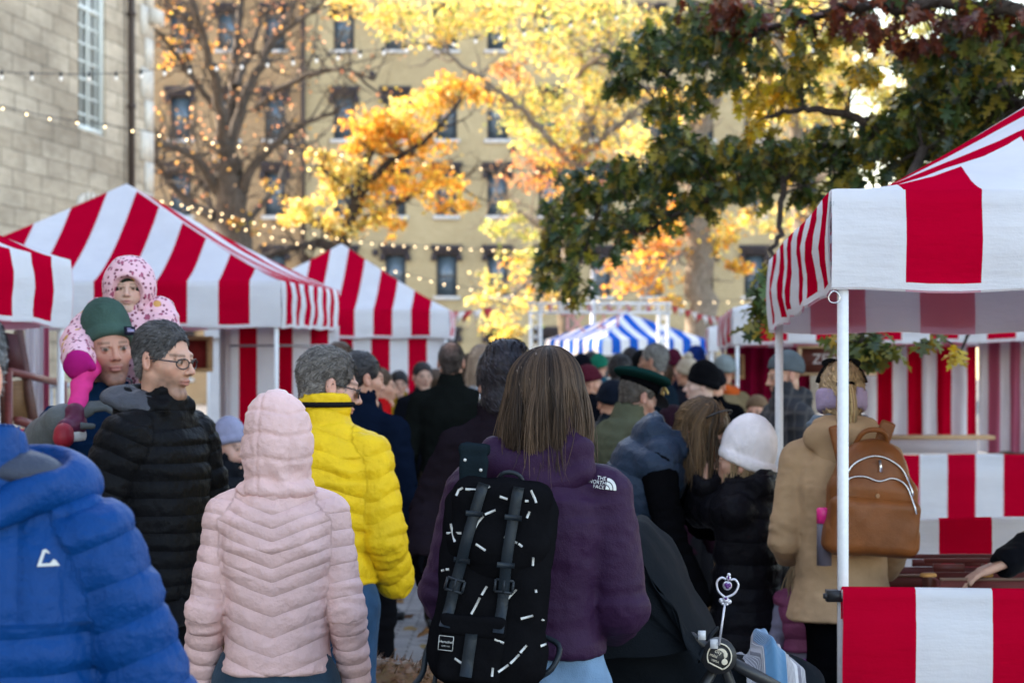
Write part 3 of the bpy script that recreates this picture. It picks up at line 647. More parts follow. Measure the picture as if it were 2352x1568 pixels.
# big yellow tree top centre
t = Tree('yellow_tree', 'large yellow and lime tree filling the top centre above the bulbs', (at(1310, 836, 66)[0], 66, 0)); Y = 66
t.limb3([(at(1312, 0, Y)[0], Y, 0), at(1308, 700, Y), at(1310, 560, Y), at(1325, 420, Y), at(1345, 300, Y)], .30, .16, sides=12)
for pts, r0, r1, dy in ([[(1345, 300), (1340, 180), (1300, 60), (1290, -40)], .14, .05, 2], [[(1330, 400), (1250, 300), (1170, 230), (1090, 170), (1000, 110)], .13, .04, -2], [[(1345, 300), (1390, 200), (1430, 100), (1440, 0)], .13, .04, 1], [[(1335, 360), (1420, 290), (1480, 240)], .10, .04, -1],
        [[(1320, 180), (1380, 130), (1460, 120)], .09, .03, -4], [[(1310, 560), (1240, 520), (1180, 480), (1130, 460)], .09, .03, 1], [[(1310, 640), (1230, 640), (1160, 700)], .09, .03, -2]): t.limb(pts, Y, r0, r1, dy)
t.twigs(160, 1.2, .035, 2, .2)
for (x, y, rx, ry, n, c) in ((800, 10, 60, 25, 300, YEL), (860, 22, 80, 40, 500, YEL), (950, 45, 100, 55, 900, YEL + YGR), (1000, 95, 70, 35, 350, YEL), (1070, 30, 120, 60, 900, YEL + YGR), (1190, 40, 120, 70, 1100, YEL + YGR), (1320, 40, 130, 70, 1200, YEL + YGR), (1430, 60, 110, 80, 1000, YEL + YGR), (1260, 130, 110, 60, 800, YGR + YEL), (1390, 170, 100, 70, 900, YEL + YGR),
        (1170, 225, 80, 48, 520, YEL + YGR), (1270, 235, 110, 60, 900, YGR + YEL), (1390, 260, 90, 70, 700, YEL), (1210, 300, 90, 35, 520, YGR), (1330, 330, 90, 50, 500, ORA + YGR), (1440, 330, 70, 60, 420, YEL), (1160, 165, 65, 30, 240, BRN), (1290, 360, 110, 50, 420, BRN + ORA), (1200, 400, 90, 40, 260, BRN), (1320, 430, 110, 50, 420, BRN + ORA), (1110, 200, 40, 50, 150, BRN + ORA), (1230, 345, 60, 30, 150, YGR),
        (1150, 498, 46, 36, 260, YGR), (1190, 560, 60, 40, 300, YGR), (1235, 610, 75, 50, 420, YGR), (1150, 660, 75, 40, 420, YEL + YGR), (1180, 725, 85, 42, 520, YEL + YGR), (1185, 775, 45, 22, 200, YEL), (1265, 690, 50, 40, 220, YEL), (1095, 700, 28, 18, 80, YEL), (1210, 640, 60, 30, 160, ORA), (1170, 600, 40, 30, 100, ORA)):
    t.blob(x, y, Y, rx, ry, int(n * .72), .12, c, clump=.2, depth=1.2)
t.done(M['bark_pale'], M['leaf_far'])
# trunk tree right of centre and the far ones behind the oak
t = Tree('rusty_tree', 'stout brown trunk with sparse rusty orange leaves behind the blue tent', (at(1608, 836, 70)[0], 70, 0)); Y = 70
t.limb3([(at(1612, 0, Y)[0], Y, 0), at(1610, 700, Y), at(1606, 560, Y), at(1604, 420, Y), at(1600, 300, Y)], .46, .34, sides=14)
for pts, r0, r1, dy in ([[(1602, 320), (1560, 220), (1500, 120), (1470, 20)], .22, .07, 1], [[(1602, 320), (1650, 200), (1680, 80), (1700, -20)], .24, .08, -1], [[(1600, 450), (1520, 380), (1470, 330)], .12, .04, 2], [[(1608, 500), (1690, 430), (1740, 380)], .12, .04, -2], [[(1606, 560), (1540, 600), (1480, 680)], .07, .03, -2]): t.limb(pts, Y, r0, r1, dy)
t.twigs(90, 1.3, .04, 2, .1)
for (x, y, rx, ry, n, c) in ((1500, 560, 90, 60, 420, BRN + ORA), (1550, 500, 90, 50, 330, ORA), (1440, 640, 70, 50, 260, BRN + ORA), (1660, 540, 70, 60, 300, ORA + YEL), (1520, 640, 60, 40, 240, ORA), (1640, 470, 80, 40, 240, YEL + ORA), (1480, 330, 70, 50, 260, YEL), (1560, 250, 90, 60, 300, YEL + ORA), (1700, 620, 50, 40, 120, ORA), (1750, 500, 60, 40, 220, YEL), (1530, 700, 50, 20, 120, ORA + YEL)): t.blob(x, y, Y, rx, ry, n, .16, c, clump=.2)
t.done(M['bark_pale'], M['leaf_far'])
t = Tree('golden_tree', 'bright golden tree glowing behind the dark oak boughs', (at(1850, 836, 80)[0], 80, 0)); Y = 80
t.limb3([(at(1852, 0, Y)[0], Y, 0), at(1850, 640, Y), at(1846, 480, Y), at(1830, 330, Y)], .5, .3, sides=12)
for pts, r0, r1, dy in ([[(1830, 340), (1810, 200), (1780, 60), (1770, -20)], .22, .07, -1], [[(1835, 360), (1900, 260), (1980, 180), (2040, 60)], .22, .06, 1], [[(1842, 440), (1900, 400), (1990, 380)], .14, .05, -2], [[(1840, 440), (1780, 380), (1730, 330)], .13, .05, 1]): t.limb(pts, Y, r0, r1, dy)
t.twigs(100, 1.5, .05, 2, .2)
for (x, y, rx, ry, n, c) in ((1840, 60, 130, 70, 600, YEL), (1900, 160, 120, 80, 650, YEL + YGR), (2010, 220, 110, 80, 500, YEL + YGR), (1780, 180, 90, 80, 400, YEL), (1880, 280, 110, 70, 420, YEL), (1990, 330, 90, 60, 240, YEL), (1740, 420, 90, 60, 240, YEL + ORA), (1850, 520, 90, 60, 240, YEL + ORA), (2050, 80, 90, 60, 300, YGR), (1960, 440, 80, 50, 160, YGR), (2040, 140, 90, 90, 420, YEL), (2110, 60, 80, 70, 300, YGR), (2090, 230, 70, 80, 300, YGR), (1960, 90, 80, 60, 300, YEL)): t.blob(x, y, Y, rx, ry, n, .19, c, clump=.2)
t.done(M['bark_pale'], M['leaf_far'])
t = Tree('dark_tree', 'dense dark green tree at far right behind the market', (at(2330, 836, 44)[0], 44, 0)); Y = 44
t.limb3([(at(2330, 0, Y)[0], Y, 0), at(2325, 600, Y), at(2300, 300, Y), at(2290, 50, Y)], .5, .25)
for (x, y, rx, ry, n) in ((2200, 150, 100, 110, 700), (2290, 300, 110, 110, 800), (2160, 330, 90, 90, 500), (2330, 80, 90, 100, 500), (2240, 480, 110, 90, 600), (2100, 450, 70, 60, 260), (2090, 560, 70, 60, 240)): t.blob(x, y, Y, rx, ry, n, .15, [(.05, .075, .018), (.07, .085, .02), (.10, .10, .02), (.15, .13, .03)], clump=.22)
t.done(M['bark_dark'], M['leaf_far'])

# the near oak: lobed leaves hanging from two boughs that reach in from the right
t = Tree('oak_tree', 'near oak with lobed dark green leaves on boughs reaching in from right', (3.75, 14.2, 0))
t.limb3([(3.75, 14.2, 0), (3.7, 14.2, 1.6), (3.62, 14.2, 2.7), (3.5, 14.1, 3.6), (3.36, 14.0, 4.6), (3.3, 14, 5.6)], .42, .34, sides=16)
OK = [(.050, .085, .026), (.065, .10, .026), (.085, .12, .028), (.06, .10, .055), (.36, .29, .03), (.30, .22, .03), (.20, .19, .03), (.11, .13, .026), (.07, .11, .03)]; OKY = [(.24, .21, .028), (.40, .28, .03), (.12, .14, .026)]; RED = [(.20, .045, .018), (.15, .038, .022), (.28, .09, .025), (.11, .04, .02)]; GLD = [(.72, .44, .02), (.66, .38, .02), (.55, .40, .04)]
bl = []
def bough(pts, r0, r1): bl.append(t.limb3([at(x, y, Y) for x, y, Y in pts], r0, r1, 26))
bough([(2480, 380, 14.2), (2300, 350, 14.6), (2150, 340, 15), (2040, 345, 15.4), (1900, 350, 15.8), (1760, 372, 16.4), (1600, 395, 17), (1460, 425, 17.6), (1340, 470, 18), (1270, 530, 18.2)], .075, .015)
bough([(2460, 60, 14), (2300, 20, 14), (2100, 14, 14.3), (1950, 20, 14.6), (1800, 60, 15.2), (1650, 110, 16), (1520, 150, 16.6), (1420, 190, 17)], .05, .012)
bough([(2100, 342, 15.2), (1960, 270, 15), (1850, 250, 15), (1760, 270, 15.2)], .04, .012)
bough([(1760, 372, 16.4), (1640, 450, 16.6), (1540, 500, 16.8), (1460, 540, 17)], .035, .01)
bough([(2480, 230, 14), (2330, 240, 14.4), (2200, 220, 15), (2080, 160, 15.4)], .05, .015)
bough([(2120, 345, 14.6), (2060, 470, 13.6), (2010, 620, 13), (1985, 760, 12.8), (1975, 830, 12.8)], .03, .008)
bough([(1800, 372, 16), (1790, 520, 15), (1760, 640, 14.6), (1738, 740, 14.5)], .025, .006)
bough([(2340, 380, 14), (2300, 560, 13), (2240, 720, 12.6), (2210, 810, 12.5)], .025, .006)
bough([(1380, 455, 17.8), (1350, 560, 17.8), (1310, 650, 17.8)], .02, .006)
allb = np.concatenate(bl)
def clusters(x, y, Y, rx, ry, n, cols, size=.15, dep=.5):
    """twigs with rosettes of drooping leaves"""
    k = max(1, n // 6); u = rng.normal(size=(k, 3)); u /= np.linalg.norm(u, axis=1, keepdims=True); u *= rng.random((k, 1)) ** .45
    ax = np.array([rx * Y / FD, dep, ry * Y / FD]); cc = at(x, y, Y) + u * ax
    P = []; D = []; Nn = []
    for c in cc:
        b = allb[np.argmin(((allb - c) ** 2).sum(1))]; mid = (b + c) / 2 + np.array([0, 0, .06 * np.linalg.norm(b - c)]); t.tube(spline([b, mid, c], 6), np.linspace(.007, .0025, 6), 4)
        m = rng.integers(5, 9); ph = rng.random() * 6.28
        for i in range(m):
            a = ph + i * 2.4; d = np.array([math.cos(a), math.sin(a), -rng.uniform(.2, 1.5)]); P.append(c + rng.normal(0, .025, 3)); D.append(d); Nn.append(np.array([d[0] * .6, d[1] * .6, .6]) + rng.normal(0, .35, 3))
    n2 = len(P); t.leaves(np.array(P), rng.uniform(.7, 1.2, n2) * size, cols, 'oak', np.array(Nn), np.array(D), v=.22)
for (x, y, Y, rx, ry, n, c) in (
    (1450, 150, 17, 62, 62, 130, OK), (1420, 195, 17, 30, 40, 40, OK), (1520, 110, 16.6, 80, 60, 170, OK), (1620, 60, 16, 90, 60, 170, OK + OKY), (1620, 150, 16, 90, 70, 200, OK), (1560, 230, 16.5, 70, 60, 120, OK + OKY), (1505, 250, 16.6, 34, 40, 45, OK), (1730, 110, 15.5, 80, 60, 130, OK + OKY), (1640, 20, 15.6, 110, 26, 120, OK + RED),
    (1275, 490, 18.2, 38, 70, 110, OK), (1265, 600, 18.2, 34, 60, 80, OK), (1320, 440, 18, 60, 55, 140, OK), (1330, 560, 18, 60, 80, 170, OK), (1320, 660, 17.8, 40, 40, 60, OK + OKY), (1400, 420, 17.6, 80, 60, 190, OK), (1400, 520, 17.6, 60, 70, 150, OK), (1480, 400, 17.3, 90, 60, 210, OK), (1500, 480, 17, 80, 50, 150, OK), (1570, 370, 17, 90, 60, 210, OK), (1580, 450, 16.8, 80, 40, 120, OK + OKY),
    (1540, 320, 16.8, 60, 40, 90, OK), (1660, 360, 16.6, 90, 60, 200, OK), (1660, 430, 16.4, 60, 40, 90, OK), (1750, 350, 16.2, 90, 55, 200, OK), (1760, 420, 16.2, 70, 50, 110, OK), (1850, 340, 15.8, 90, 60, 200, OK), (1850, 420, 15.8, 60, 40, 80, OK), (1950, 330, 15.5, 90, 60, 210, OK), (1960, 390, 15.4, 80, 40, 110, OK), (2050, 320, 15.2, 90, 60, 210, OK), (2080, 390, 15, 70, 30, 90, OK), (2010, 280, 15.2, 60, 40, 90, OK),
    (2140, 260, 15, 90, 90, 270, OK), (2120, 170, 15.2, 70, 70, 150, OK + OKY), (2230, 190, 14.8, 90, 90, 270, OK), (2300, 270, 14.6, 90, 90, 270, OK), (2190, 340, 14.8, 80, 50, 160, OK), (2200, 90, 14.6, 60, 60, 110, OK + OKY), (2330, 170, 14.4, 60, 80, 140, OK), (2290, 340, 14.4, 80, 50, 130, OK),
    (1700, 40, 15, 90, 36, 70, RED + OK), (1800, 30, 14.8, 80, 30, 60, RED + OK), (2060, -15, 14.4, 120, 26, 110, OK + RED), (2240, -10, 14.2, 110, 30, 120, OK + RED), (2320, 60, 14.1, 60, 50, 80, OK + RED), (2180, 110, 14.5, 90, 50, 110, OK), (1660, 15, 15, 60, 22, 60, RED), (2040, 40, 14.3, 90, 40, 70, RED), (2100, 80, 14.3, 70, 40, 60, RED), (2190, 45, 14.2, 90, 50, 60, RED), (2290, 40, 14, 80, 50, 60, RED), (1960, 20, 14.6, 60, 24, 50, RED), (1920, 70, 15, 70, 40, 60, OKY), (1850, 110, 15.2, 70, 50, 70, OKY + GLD),
    (1725, 190, 16, 45, 40, 60, GLD), (1760, 235, 15.5, 40, 50, 65, GLD), (1850, 160, 15.2, 60, 50, 60, GLD + OKY), (1745, 285, 15.6, 28, 26, 26, GLD), (1840, 200, 15.2, 40, 40, 30, OKY), (1960, 160, 15, 60, 50, 60, OKY + GLD),
    (1985, 770, 12.8, 44, 40, 60, OK + OKY), (2010, 800, 12.8, 30, 34, 40, OK + OKY), (1925, 765, 12.8, 26, 22, 24, OKY), (1985, 835, 12.8, 16, 22, 14, OK), (2030, 780, 12.7, 26, 26, 22, OK),
    (1740, 690, 14.5, 34, 50, 46, OK), (1722, 725, 14.5, 18, 34, 18, OK), (1755, 755, 14.5, 16, 18, 12, OKY), (1765, 640, 14.7, 34, 40, 34, OK), (2200, 805, 12.5, 28, 18, 12, GLD), (2130, 765, 12.4, 16, 14, 6, OKY)):
    clusters(x, y, Y, rx, ry, int(n * .72), c, size=.118, dep=.55 if y < 600 else .15)
t.done(M['bark_dark'], M['leaf_near'])

# ------------------------------------------------------------------ string lights, truss, bunting, lamp post
k = NT('lit bulb glass'); k.set(Base_Color=(.9, .8, .6), Roughness=.2); k.b.inputs['Emission Color'].default_value = (1, .70, .36, 1); k.b.inputs['Emission Strength'].default_value = 1.3; M['bulb'] = k.m
k = NT('clear bulb glass'); k.set(Base_Color=(.85, .83, .8), Roughness=.12, Specular_IOR_Level=.8); k.b.inputs['Emission Color'].default_value = (1, .82, .6, 1); k.b.inputs['Emission Strength'].default_value = .06; M['bulb_dim'] = k.m
M['cord'] = plain('black rubber cord', (.02, .02, .022), .6)
def string_light(label, pts, Y0, Y1, step, s, bulbm, cord_r=.012, tilt=.15):
    m = len(pts); P = spline([at(x, y, Y0 + (Y1 - Y0) * i / (m - 1)) for i, (x, y) in enumerate(pts)], 160)
    root = empty('string_light', tuple(P[0])); tag(root, label, 'string light', 'strings of bulbs over the market'); o = P[0]
    b = MB(); b.tube(P - o, cord_r, 5); b.build('cord', M['cord'], root)
    seg = np.r_[0, np.cumsum(np.linalg.norm(np.diff(P, axis=0), axis=1))]; first = None
    for d in np.arange(step * .5, seg[-1], step):
        p = np.array([np.interp(d, seg, P[:, i]) for i in range(3)]) - o
        if first is None:
            q = MB(); q.ball((0, 0, -1.15 * s), (.42 * s, .42 * s, .55 * s), 10, 8); bu = q.build('bulb', bulbm, root, smooth=True)
            q = MB(); q.tube([(0, 0, .02), (0, 0, -.62 * s)], .30 * s, 8); sk = q.build('socket', M['cord'], bu); first = bu; mesh = (bu.data, sk.data)
        else:
            bu = first.copy(); COL.objects.link(bu); sk = bpy.data.objects.new('socket', mesh[1]); COL.objects.link(sk); sk.parent = bu
        bu.location = p; bu.rotation_euler = (random.gauss(0, tilt), random.gauss(0, tilt), 0)
string_light('dark string of clear bulbs crossing above the stone window', [(-30, 166), (240, 170), (450, 152), (700, 132), (900, 110), (1150, 78), (1440, 28)], 27, 33, .375, .052, M['bulb_dim'], .005)
string_light('lit bulb string dropping past the stone window sill', [(-20, 238), (55, 256), (130, 271), (265, 290), (400, 312), (535, 330), (665, 344), (790, 352)], 33, 36, .41, .029, M['bulb'], .006)
string_light('upper lit bulb string sagging across the tan wall toward the oak', [(300, 440), (390, 462), (490, 482), (600, 512), (700, 530), (830, 553), (950, 563), (1080, 570), (1210, 572), (1330, 566)], 40, 55, .40, .030, M['bulb'], .005)
string_light('lower lit bulb string running down behind the far striped peak', [(420, 470), (500, 500), (600, 535), (700, 560), (800, 590), (900, 618), (1000, 645), (1120, 668), (1250, 682), (1400, 690), (1560, 692), (1720, 690)], 40, 55, .44, .030, M['bulb'], .005)
string_light('lit bulb string in front of the orange maple leaves', [(880, 360), (960, 372), (1060, 381), (1180, 388), (1300, 396), (1460, 396), (1600, 388)], 48, 50, .60, .030, M['bulb'], .005)

Yt = 46.0; tr = empty('truss_arch', (at(1228, 0, Yt)[0], Yt, 0)); tag(tr, 'silver lattice truss arch over the blue tent with hanging letters', 'truss')
def lattice(b, p, q, w, n):
    p = np.array(p, float); q = np.array(q, float); d = (q - p); d /= np.linalg.norm(d); e1 = np.array([0, 1., 0]); e2 = np.cross(d, e1); cs = [p + (e1 * a + e2 * c) * w / 2 for a, c in ((1, 1), (1, -1), (-1, -1), (-1, 1))]
    for c in cs: b.tube([c, c + (q - p)], .024, 6)
    for i in range(n):
        for j in range(4):
            a = cs[j] + (q - p) * i / n; c = cs[(j + 1) % 4] + (q - p) * (i + 1) / n; b.tube([a, c], .011, 5)
def loc(p, root): return np.array(p, float) - np.array(root.location)
xl, xr = at(1230, 0, Yt)[0], at(1523, 0, Yt)[0]; zt, zb = at(0, 697, Yt)[2], at(0, 718, Yt)[2]; wq = zt - zb
b = MB(); lattice(b, loc((xl, Yt, .02), tr), loc((xl, Yt, zb), tr), wq * 1.1, 14); b.build('upright', M['post'], tr)
b = MB(); lattice(b, loc((xr, Yt, .02), tr), loc((xr, Yt, zb), tr), wq, 14); b.build('upright', M['post'], tr)
b = MB(); lattice(b, loc((xl - .15, Yt, (zt + zb) / 2), tr), loc((xr + .15, Yt, (zt + zb) / 2), tr), wq, 15); b.build('beam', M['post'], tr)
redcard = plain('red card pennant', (.42, .02, .03), .7); whitecard = plain('white card pennant', (.72, .66, .64), .7); pinkcard = plain('pale pink card letter', (.70, .32, .30), .7)
for i in range(13):
    x = xl + (xr - xl) * (i + .5) / 13; q = MB(); q.box(loc((x - .05, Yt + .02, zb + .03), tr), loc((x + .05, Yt + .03, zt - .03), tr)); q.build('panel', redcard if i % 2 else whitecard, tr)
for ch, x, y in (('T', 1304, 741), ('X', 1326, 745), ('2', 1381, 737), ('T', 1419, 733)):
    V, F = text_mesh(ch, .46); V = np.c_[V[:, 0], V[:, 2] * 0, V[:, 1]]; pos = loc(at(x, y, Yt - .02), tr); k = len(V); V2 = np.vstack([V, V + np.array([0, .02, 0])]) + pos
    mesh_obj('letter', V2, F + [tuple(i + k for i in f[::-1]) for f in F], pinkcard, tr, smooth=False)
def bunting(label, pts, Y0, Y1, n, s):
    P = spline([at(x, y, Y0 + (Y1 - Y0) * i / (len(pts) - 1)) for i, (x, y) in enumerate(pts)], 60); root = empty('bunting', tuple(P[0])); tag(root, label, 'bunting'); P = P - P[0]
    c = MB(); c.tube(P, .006, 4); c.build('cord', M['cord'], root)
    for i in range(n):
        j = int((i + .5) * 59 / n); p = P[j]; f = MB(); w = rng.normal(0, .04, 2)
        f.add([p + np.array([-s, 0, 0]), p + np.array([s, 0, 0]), p + np.array([w[0], .06 + w[1], -2.3 * s]), p + np.array([-s, .008, 0]), p + np.array([s, .008, 0]), p + np.array([w[0], .068 + w[1], -2.3 * s])], [(0, 1, 2), (5, 4, 3), (0, 3, 4, 1), (1, 4, 5, 2), (2, 5, 3, 0)])
        f.build('pennant', redcard if i % 2 else whitecard, root)
bunting('red and white bunting sagging from the truss toward the right stalls', [(1530, 698), (1580, 712), (1625, 725), (1655, 728)], 46, 38, 10, .07)
bunting('short red bunting string beside the far striped tent', [(1020, 712), (1050, 716), (1085, 712), (1130, 706)], 44, 46, 6, .10)
lp = empty('street_lamp', (at(1362, 0, 60)[0], 60, 0)); tag(lp, 'thin grey lamp post with dark square head beneath the oak bough', 'street lamp'); zl = at(0, 580, 60)[2]
b = MB(); b.tube([(0, 0, 0), (0, 0, zl - .3)], [.07, .05], 10); b.build('pole', M['greypost'], lp, smooth=True)
b = MB(); b.box((-.28, -.12, zl - .3), (.28, .12, zl - .12)); b.box((-.36, -.14, zl - .12), (.36, .14, zl - .04)); b.box((-.05, -.05, zl - .42), (.05, .05, zl - .3)); b.build('lamp_head', M['hood'], lp)
# ------------------------------------------------------------------ smooth solids: a small distance-field modeller
def _v(a): return np.asarray(a, np.float32)
def cone(a, b, ra, rb, sq=1.0, axis=None):
    a, b = _v(a), _v(b); r = max(ra, rb); lo = np.minimum(a, b) - r; hi = np.maximum(a, b) + r; ab = b - a; L2 = float(ab @ ab) + 1e-12
    def f(X, Y, Z):
        px, py, pz = X - a[0], Y - a[1], Z - a[2]; t = np.clip((px * ab[0] + py * ab[1] + pz * ab[2]) / L2, 0, 1)
        return np.sqrt((px - t * ab[0]) ** 2 + (py - t * ab[1]) ** 2 + (pz - t * ab[2]) ** 2) - (ra + (rb - ra) * t)
    return lo, hi, f
def ell(c, r, rot=None):
    c, r = _v(c), np.maximum(_v(r), 1e-4); Rm = np.array(rot, np.float32) if rot is not None else None
    e = r if Rm is None else np.sqrt(((Rm * r) ** 2).sum(1))
    def f(X, Y, Z):
        x, y, z = X - c[0], Y - c[1], Z - c[2]
        if Rm is not None: x, y, z = Rm[0, 0] * x + Rm[1, 0] * y + Rm[2, 0] * z, Rm[0, 1] * x + Rm[1, 1] * y + Rm[2, 1] * z, Rm[0, 2] * x + Rm[1, 2] * y + Rm[2, 2] * z
        k0 = np.sqrt((x / r[0]) ** 2 + (y / r[1]) ** 2 + (z / r[2]) ** 2) + 1e-6; k1 = np.sqrt((x / r[0] ** 2) ** 2 + (y / r[1] ** 2) ** 2 + (z / r[2] ** 2) ** 2) + 1e-6
        return k0 * (k0 - 1) / k1
    return c - e, c + e, f
def rbox(c, h, rad, rot=None):
    c, h = _v(c), _v(h); Rm = np.array(rot, np.float32) if rot is not None else np.eye(3, dtype=np.float32); e = np.abs(Rm) @ h
    def f(X, Y, Z):
        x, y, z = X - c[0], Y - c[1], Z - c[2]
        q = [np.abs(Rm[0, i] * x + Rm[1, i] * y + Rm[2, i] * z) - (h[i] - rad) for i in range(3)]
        return np.sqrt(sum(np.maximum(v, 0) ** 2 for v in q)) + np.minimum(np.maximum(np.maximum(q[0], q[1]), q[2]), 0) - rad
    return c - e, c + e, f
def loft(o, axis, side, ts, aa, bb, cc=None, pw=2.4):
    """stack of super-ellipses along axis; side = direction of the half-widths aa, the third direction takes bb"""
    o = _v(o); axis = _v(axis); L = float(np.linalg.norm(axis)); z = axis / L; x = _v(side); x = x - z * float(x @ z); x /= np.linalg.norm(x); y = np.cross(z, x).astype(np.float32)
    ts, aa, bb = _v(ts), _v(aa), _v(bb); cc = _v(cc) if cc is not None else np.zeros_like(ts); m = max(aa.max(), bb.max()) + np.abs(cc).max()
    p = [o + axis * t for t in (ts[0], ts[-1])]; lo = np.minimum(*p) - m; hi = np.maximum(*p) + m
    def f(X, Y, Z):
        px, py, pz = X - o[0], Y - o[1], Z - o[2]; t = (px * z[0] + py * z[1] + pz * z[2]) / L; u = px * x[0] + py * x[1] + pz * x[2]; v = px * y[0] + py * y[1] + pz * y[2]
        a = np.interp(t, ts, aa).astype(np.float32); b = np.interp(t, ts, bb).astype(np.float32); c = np.interp(t, ts, cc).astype(np.float32)
        k = ((np.abs(u) / a) ** pw + (np.abs(v - c) / b) ** pw) ** (1 / pw); d = (k - 1) * np.minimum(a, b); e = np.maximum(ts[0] - t, t - ts[-1]) * L
        r = .014; return np.minimum(np.maximum(d + r, e + r), 0) + np.sqrt(np.maximum(d + r, 0) ** 2 + np.maximum(e + r, 0) ** 2) - r
    return lo, hi, f

class Solid:
    def __init__(s): s.p = []
    def add(s, prim, k=.01): s.p.append((prim, k, '+')); return s
    def sub(s, prim, k=.01): s.p.append((prim, k, '-')); return s
    def mesh(s, h, fine=None):
        """surface nets; fine = list of (lo, hi, h) boxes where the lattice is denser"""
        lo = np.min([p[0][0] for p in s.p if p[2] == '+'], axis=0) - 2 * h; hi = np.max([p[0][1] for p in s.p if p[2] == '+'], axis=0) + 2 * h; ax = []
        for i in range(3):
            x = [float(lo[i])]
            while x[-1] < hi[i]:
                st = h
                for (a, b, hf) in (fine or []):
                    if a[i] - .01 <= x[-1] <= b[i] + .01: st = min(st, hf)
                    elif x[-1] < a[i] < x[-1] + st: st = max(hf, a[i] - x[-1])
                x.append(x[-1] + st)
            ax.append(np.array(x, np.float32))
        D = np.full([len(a) for a in ax], .5, np.float32)
        for (l, u, f), k, op in s.p:
            sl = []; 
            for i in range(3): a = np.searchsorted(ax[i], l[i] - k - h); b = np.searchsorted(ax[i], u[i] + k + h) + 1; sl.append(slice(max(0, a), min(len(ax[i]), b)))
            if any(q.stop <= q.start for q in sl): continue
            sl = tuple(sl); d = f(ax[0][sl[0]][:, None, None], ax[1][sl[1]][None, :, None], ax[2][sl[2]][None, None, :]); c = D[sl]
            if op == '+': hh = np.clip(.5 + .5 * (c - d) / k, 0, 1); D[sl] = c + (d - c) * hh - k * hh * (1 - hh)
            else: hh = np.clip(.5 - .5 * (c + d) / k, 0, 1); D[sl] = c + (-d - c) * hh + k * hh * (1 - hh)
        s.D = D; s.ax = ax; return nets(D, ax)
def nets(D, ax):
    ins = D < 0; c = np.zeros([n - 1 for n in D.shape], np.int8)
    offs = [(a, b, d) for a in (0, 1) for b in (0, 1) for d in (0, 1)]
    sh = lambda A_, o: A_[o[0]:A_.shape[0] - 1 + o[0], o[1]:A_.shape[1] - 1 + o[1], o[2]:A_.shape[2] - 1 + o[2]]
    for o in offs: c += sh(ins, o)
    I = np.argwhere((c > 0) & (c < 8)); n = len(I); idm = np.full(c.shape, -1, np.int32); idm[tuple(I.T)] = np.arange(n)
    val = np.stack([D[I[:, 0] + o[0], I[:, 1] + o[1], I[:, 2] + o[2]] for o in offs], 1); acc = np.zeros((n, 3), np.float32); cnt = np.zeros((n, 1), np.float32); O = np.array(offs, np.float32)
    for i in range(8):
        for j in range(i + 1, 8):
            if np.abs(O[i] - O[j]).sum() == 1:
                m = (val[:, i] < 0) != (val[:, j] < 0); t = np.where(m, val[:, i] / (val[:, i] - val[:, j] + 1e-12), 0)[:, None]; acc += np.where(m[:, None], O[i] + t * (O[j] - O[i]), 0); cnt += m[:, None]
    fr = acc / cnt; V = np.stack([ax[i][I[:, i]] + fr[:, i] * (ax[i][I[:, i] + 1] - ax[i][I[:, i]]) for i in range(3)], 1); Fs = []
    for a in range(3):
        b, d = (a + 1) % 3, (a + 2) % 3; s0 = [slice(None)] * 3; s1 = [slice(None)] * 3; s0[a] = slice(0, -1); s1[a] = slice(1, None)
        A0, A1 = ins[tuple(s0)], ins[tuple(s1)]; E = np.argwhere(A0 != A1); E = E[(E[:, b] > 0) & (E[:, d] > 0) & (E[:, b] < D.shape[b] - 1) & (E[:, d] < D.shape[d] - 1)]
        q = []
        for (ob, od) in ((-1, -1), (0, -1), (0, 0), (-1, 0)): e = E.copy(); e[:, b] += ob; e[:, d] += od; q.append(idm[tuple(e.T)])
        q = np.stack(q, 1); fl = ~A0[tuple(E.T)]; q[fl] = q[fl][:, ::-1]; Fs.append(q)
    return V.astype(np.float64), np.concatenate(Fs)
def vnormals(V, F):
    n = np.cross(V[F[:, 2]] - V[F[:, 0]], V[F[:, 3]] - V[F[:, 1]]); N = np.zeros_like(V)
    for i in range(4): np.add.at(N, F[:, i], n)
    return N / (np.linalg.norm(N, axis=1, keepdims=True) + 1e-12)
def evalp(prim, P): P = P.astype(np.float32); return prim[2](P[:, 0], P[:, 1], P[:, 2])

# ------------------------------------------------------------------ people
def rotm(yaw=0, pitch=0, roll=0):
    """yaw turns the face to the figure's left (+) seen from above; pitch + looks down; roll + tips to +x"""
    return np.array((Matrix.Rotation(R(yaw), 3, 'Z') @ Matrix.Rotation(R(pitch), 3, 'X') @ Matrix.Rotation(R(roll), 3, 'Y')))
SKIN = (.55, .285, .19)
MC = {}
def cl(col, kind='cloth'):
    if max(col) < .06 and kind != 'leather': col = tuple(c * .6 for c in col)
    key = (kind,) + tuple(col)
    if key not in MC:
        nm = 'garment %s %d' % (kind, len(MC))
        MC[key] = {'cloth': lambda: cloth(nm, col, .85, .35), 'nylon': lambda: cloth(nm, col, .5, .55, 90, .08, .0, 40, .14 if max(col) > .05 else .06, quilt=.9), 'wool': lambda: cloth(nm, col, .95, .3, 220, .12, .05, 10), 'knit': lambda: cloth(nm, col, .95, .6, 260, .15, .04, 18), 'denim': lambda: cloth(nm, col, .85, .5, 300, .25, .1, 16), 'leather': lambda: cloth(nm, col, .45, .3, 200, .18, 0, 12, .25)}[kind]()
    return MC[key]

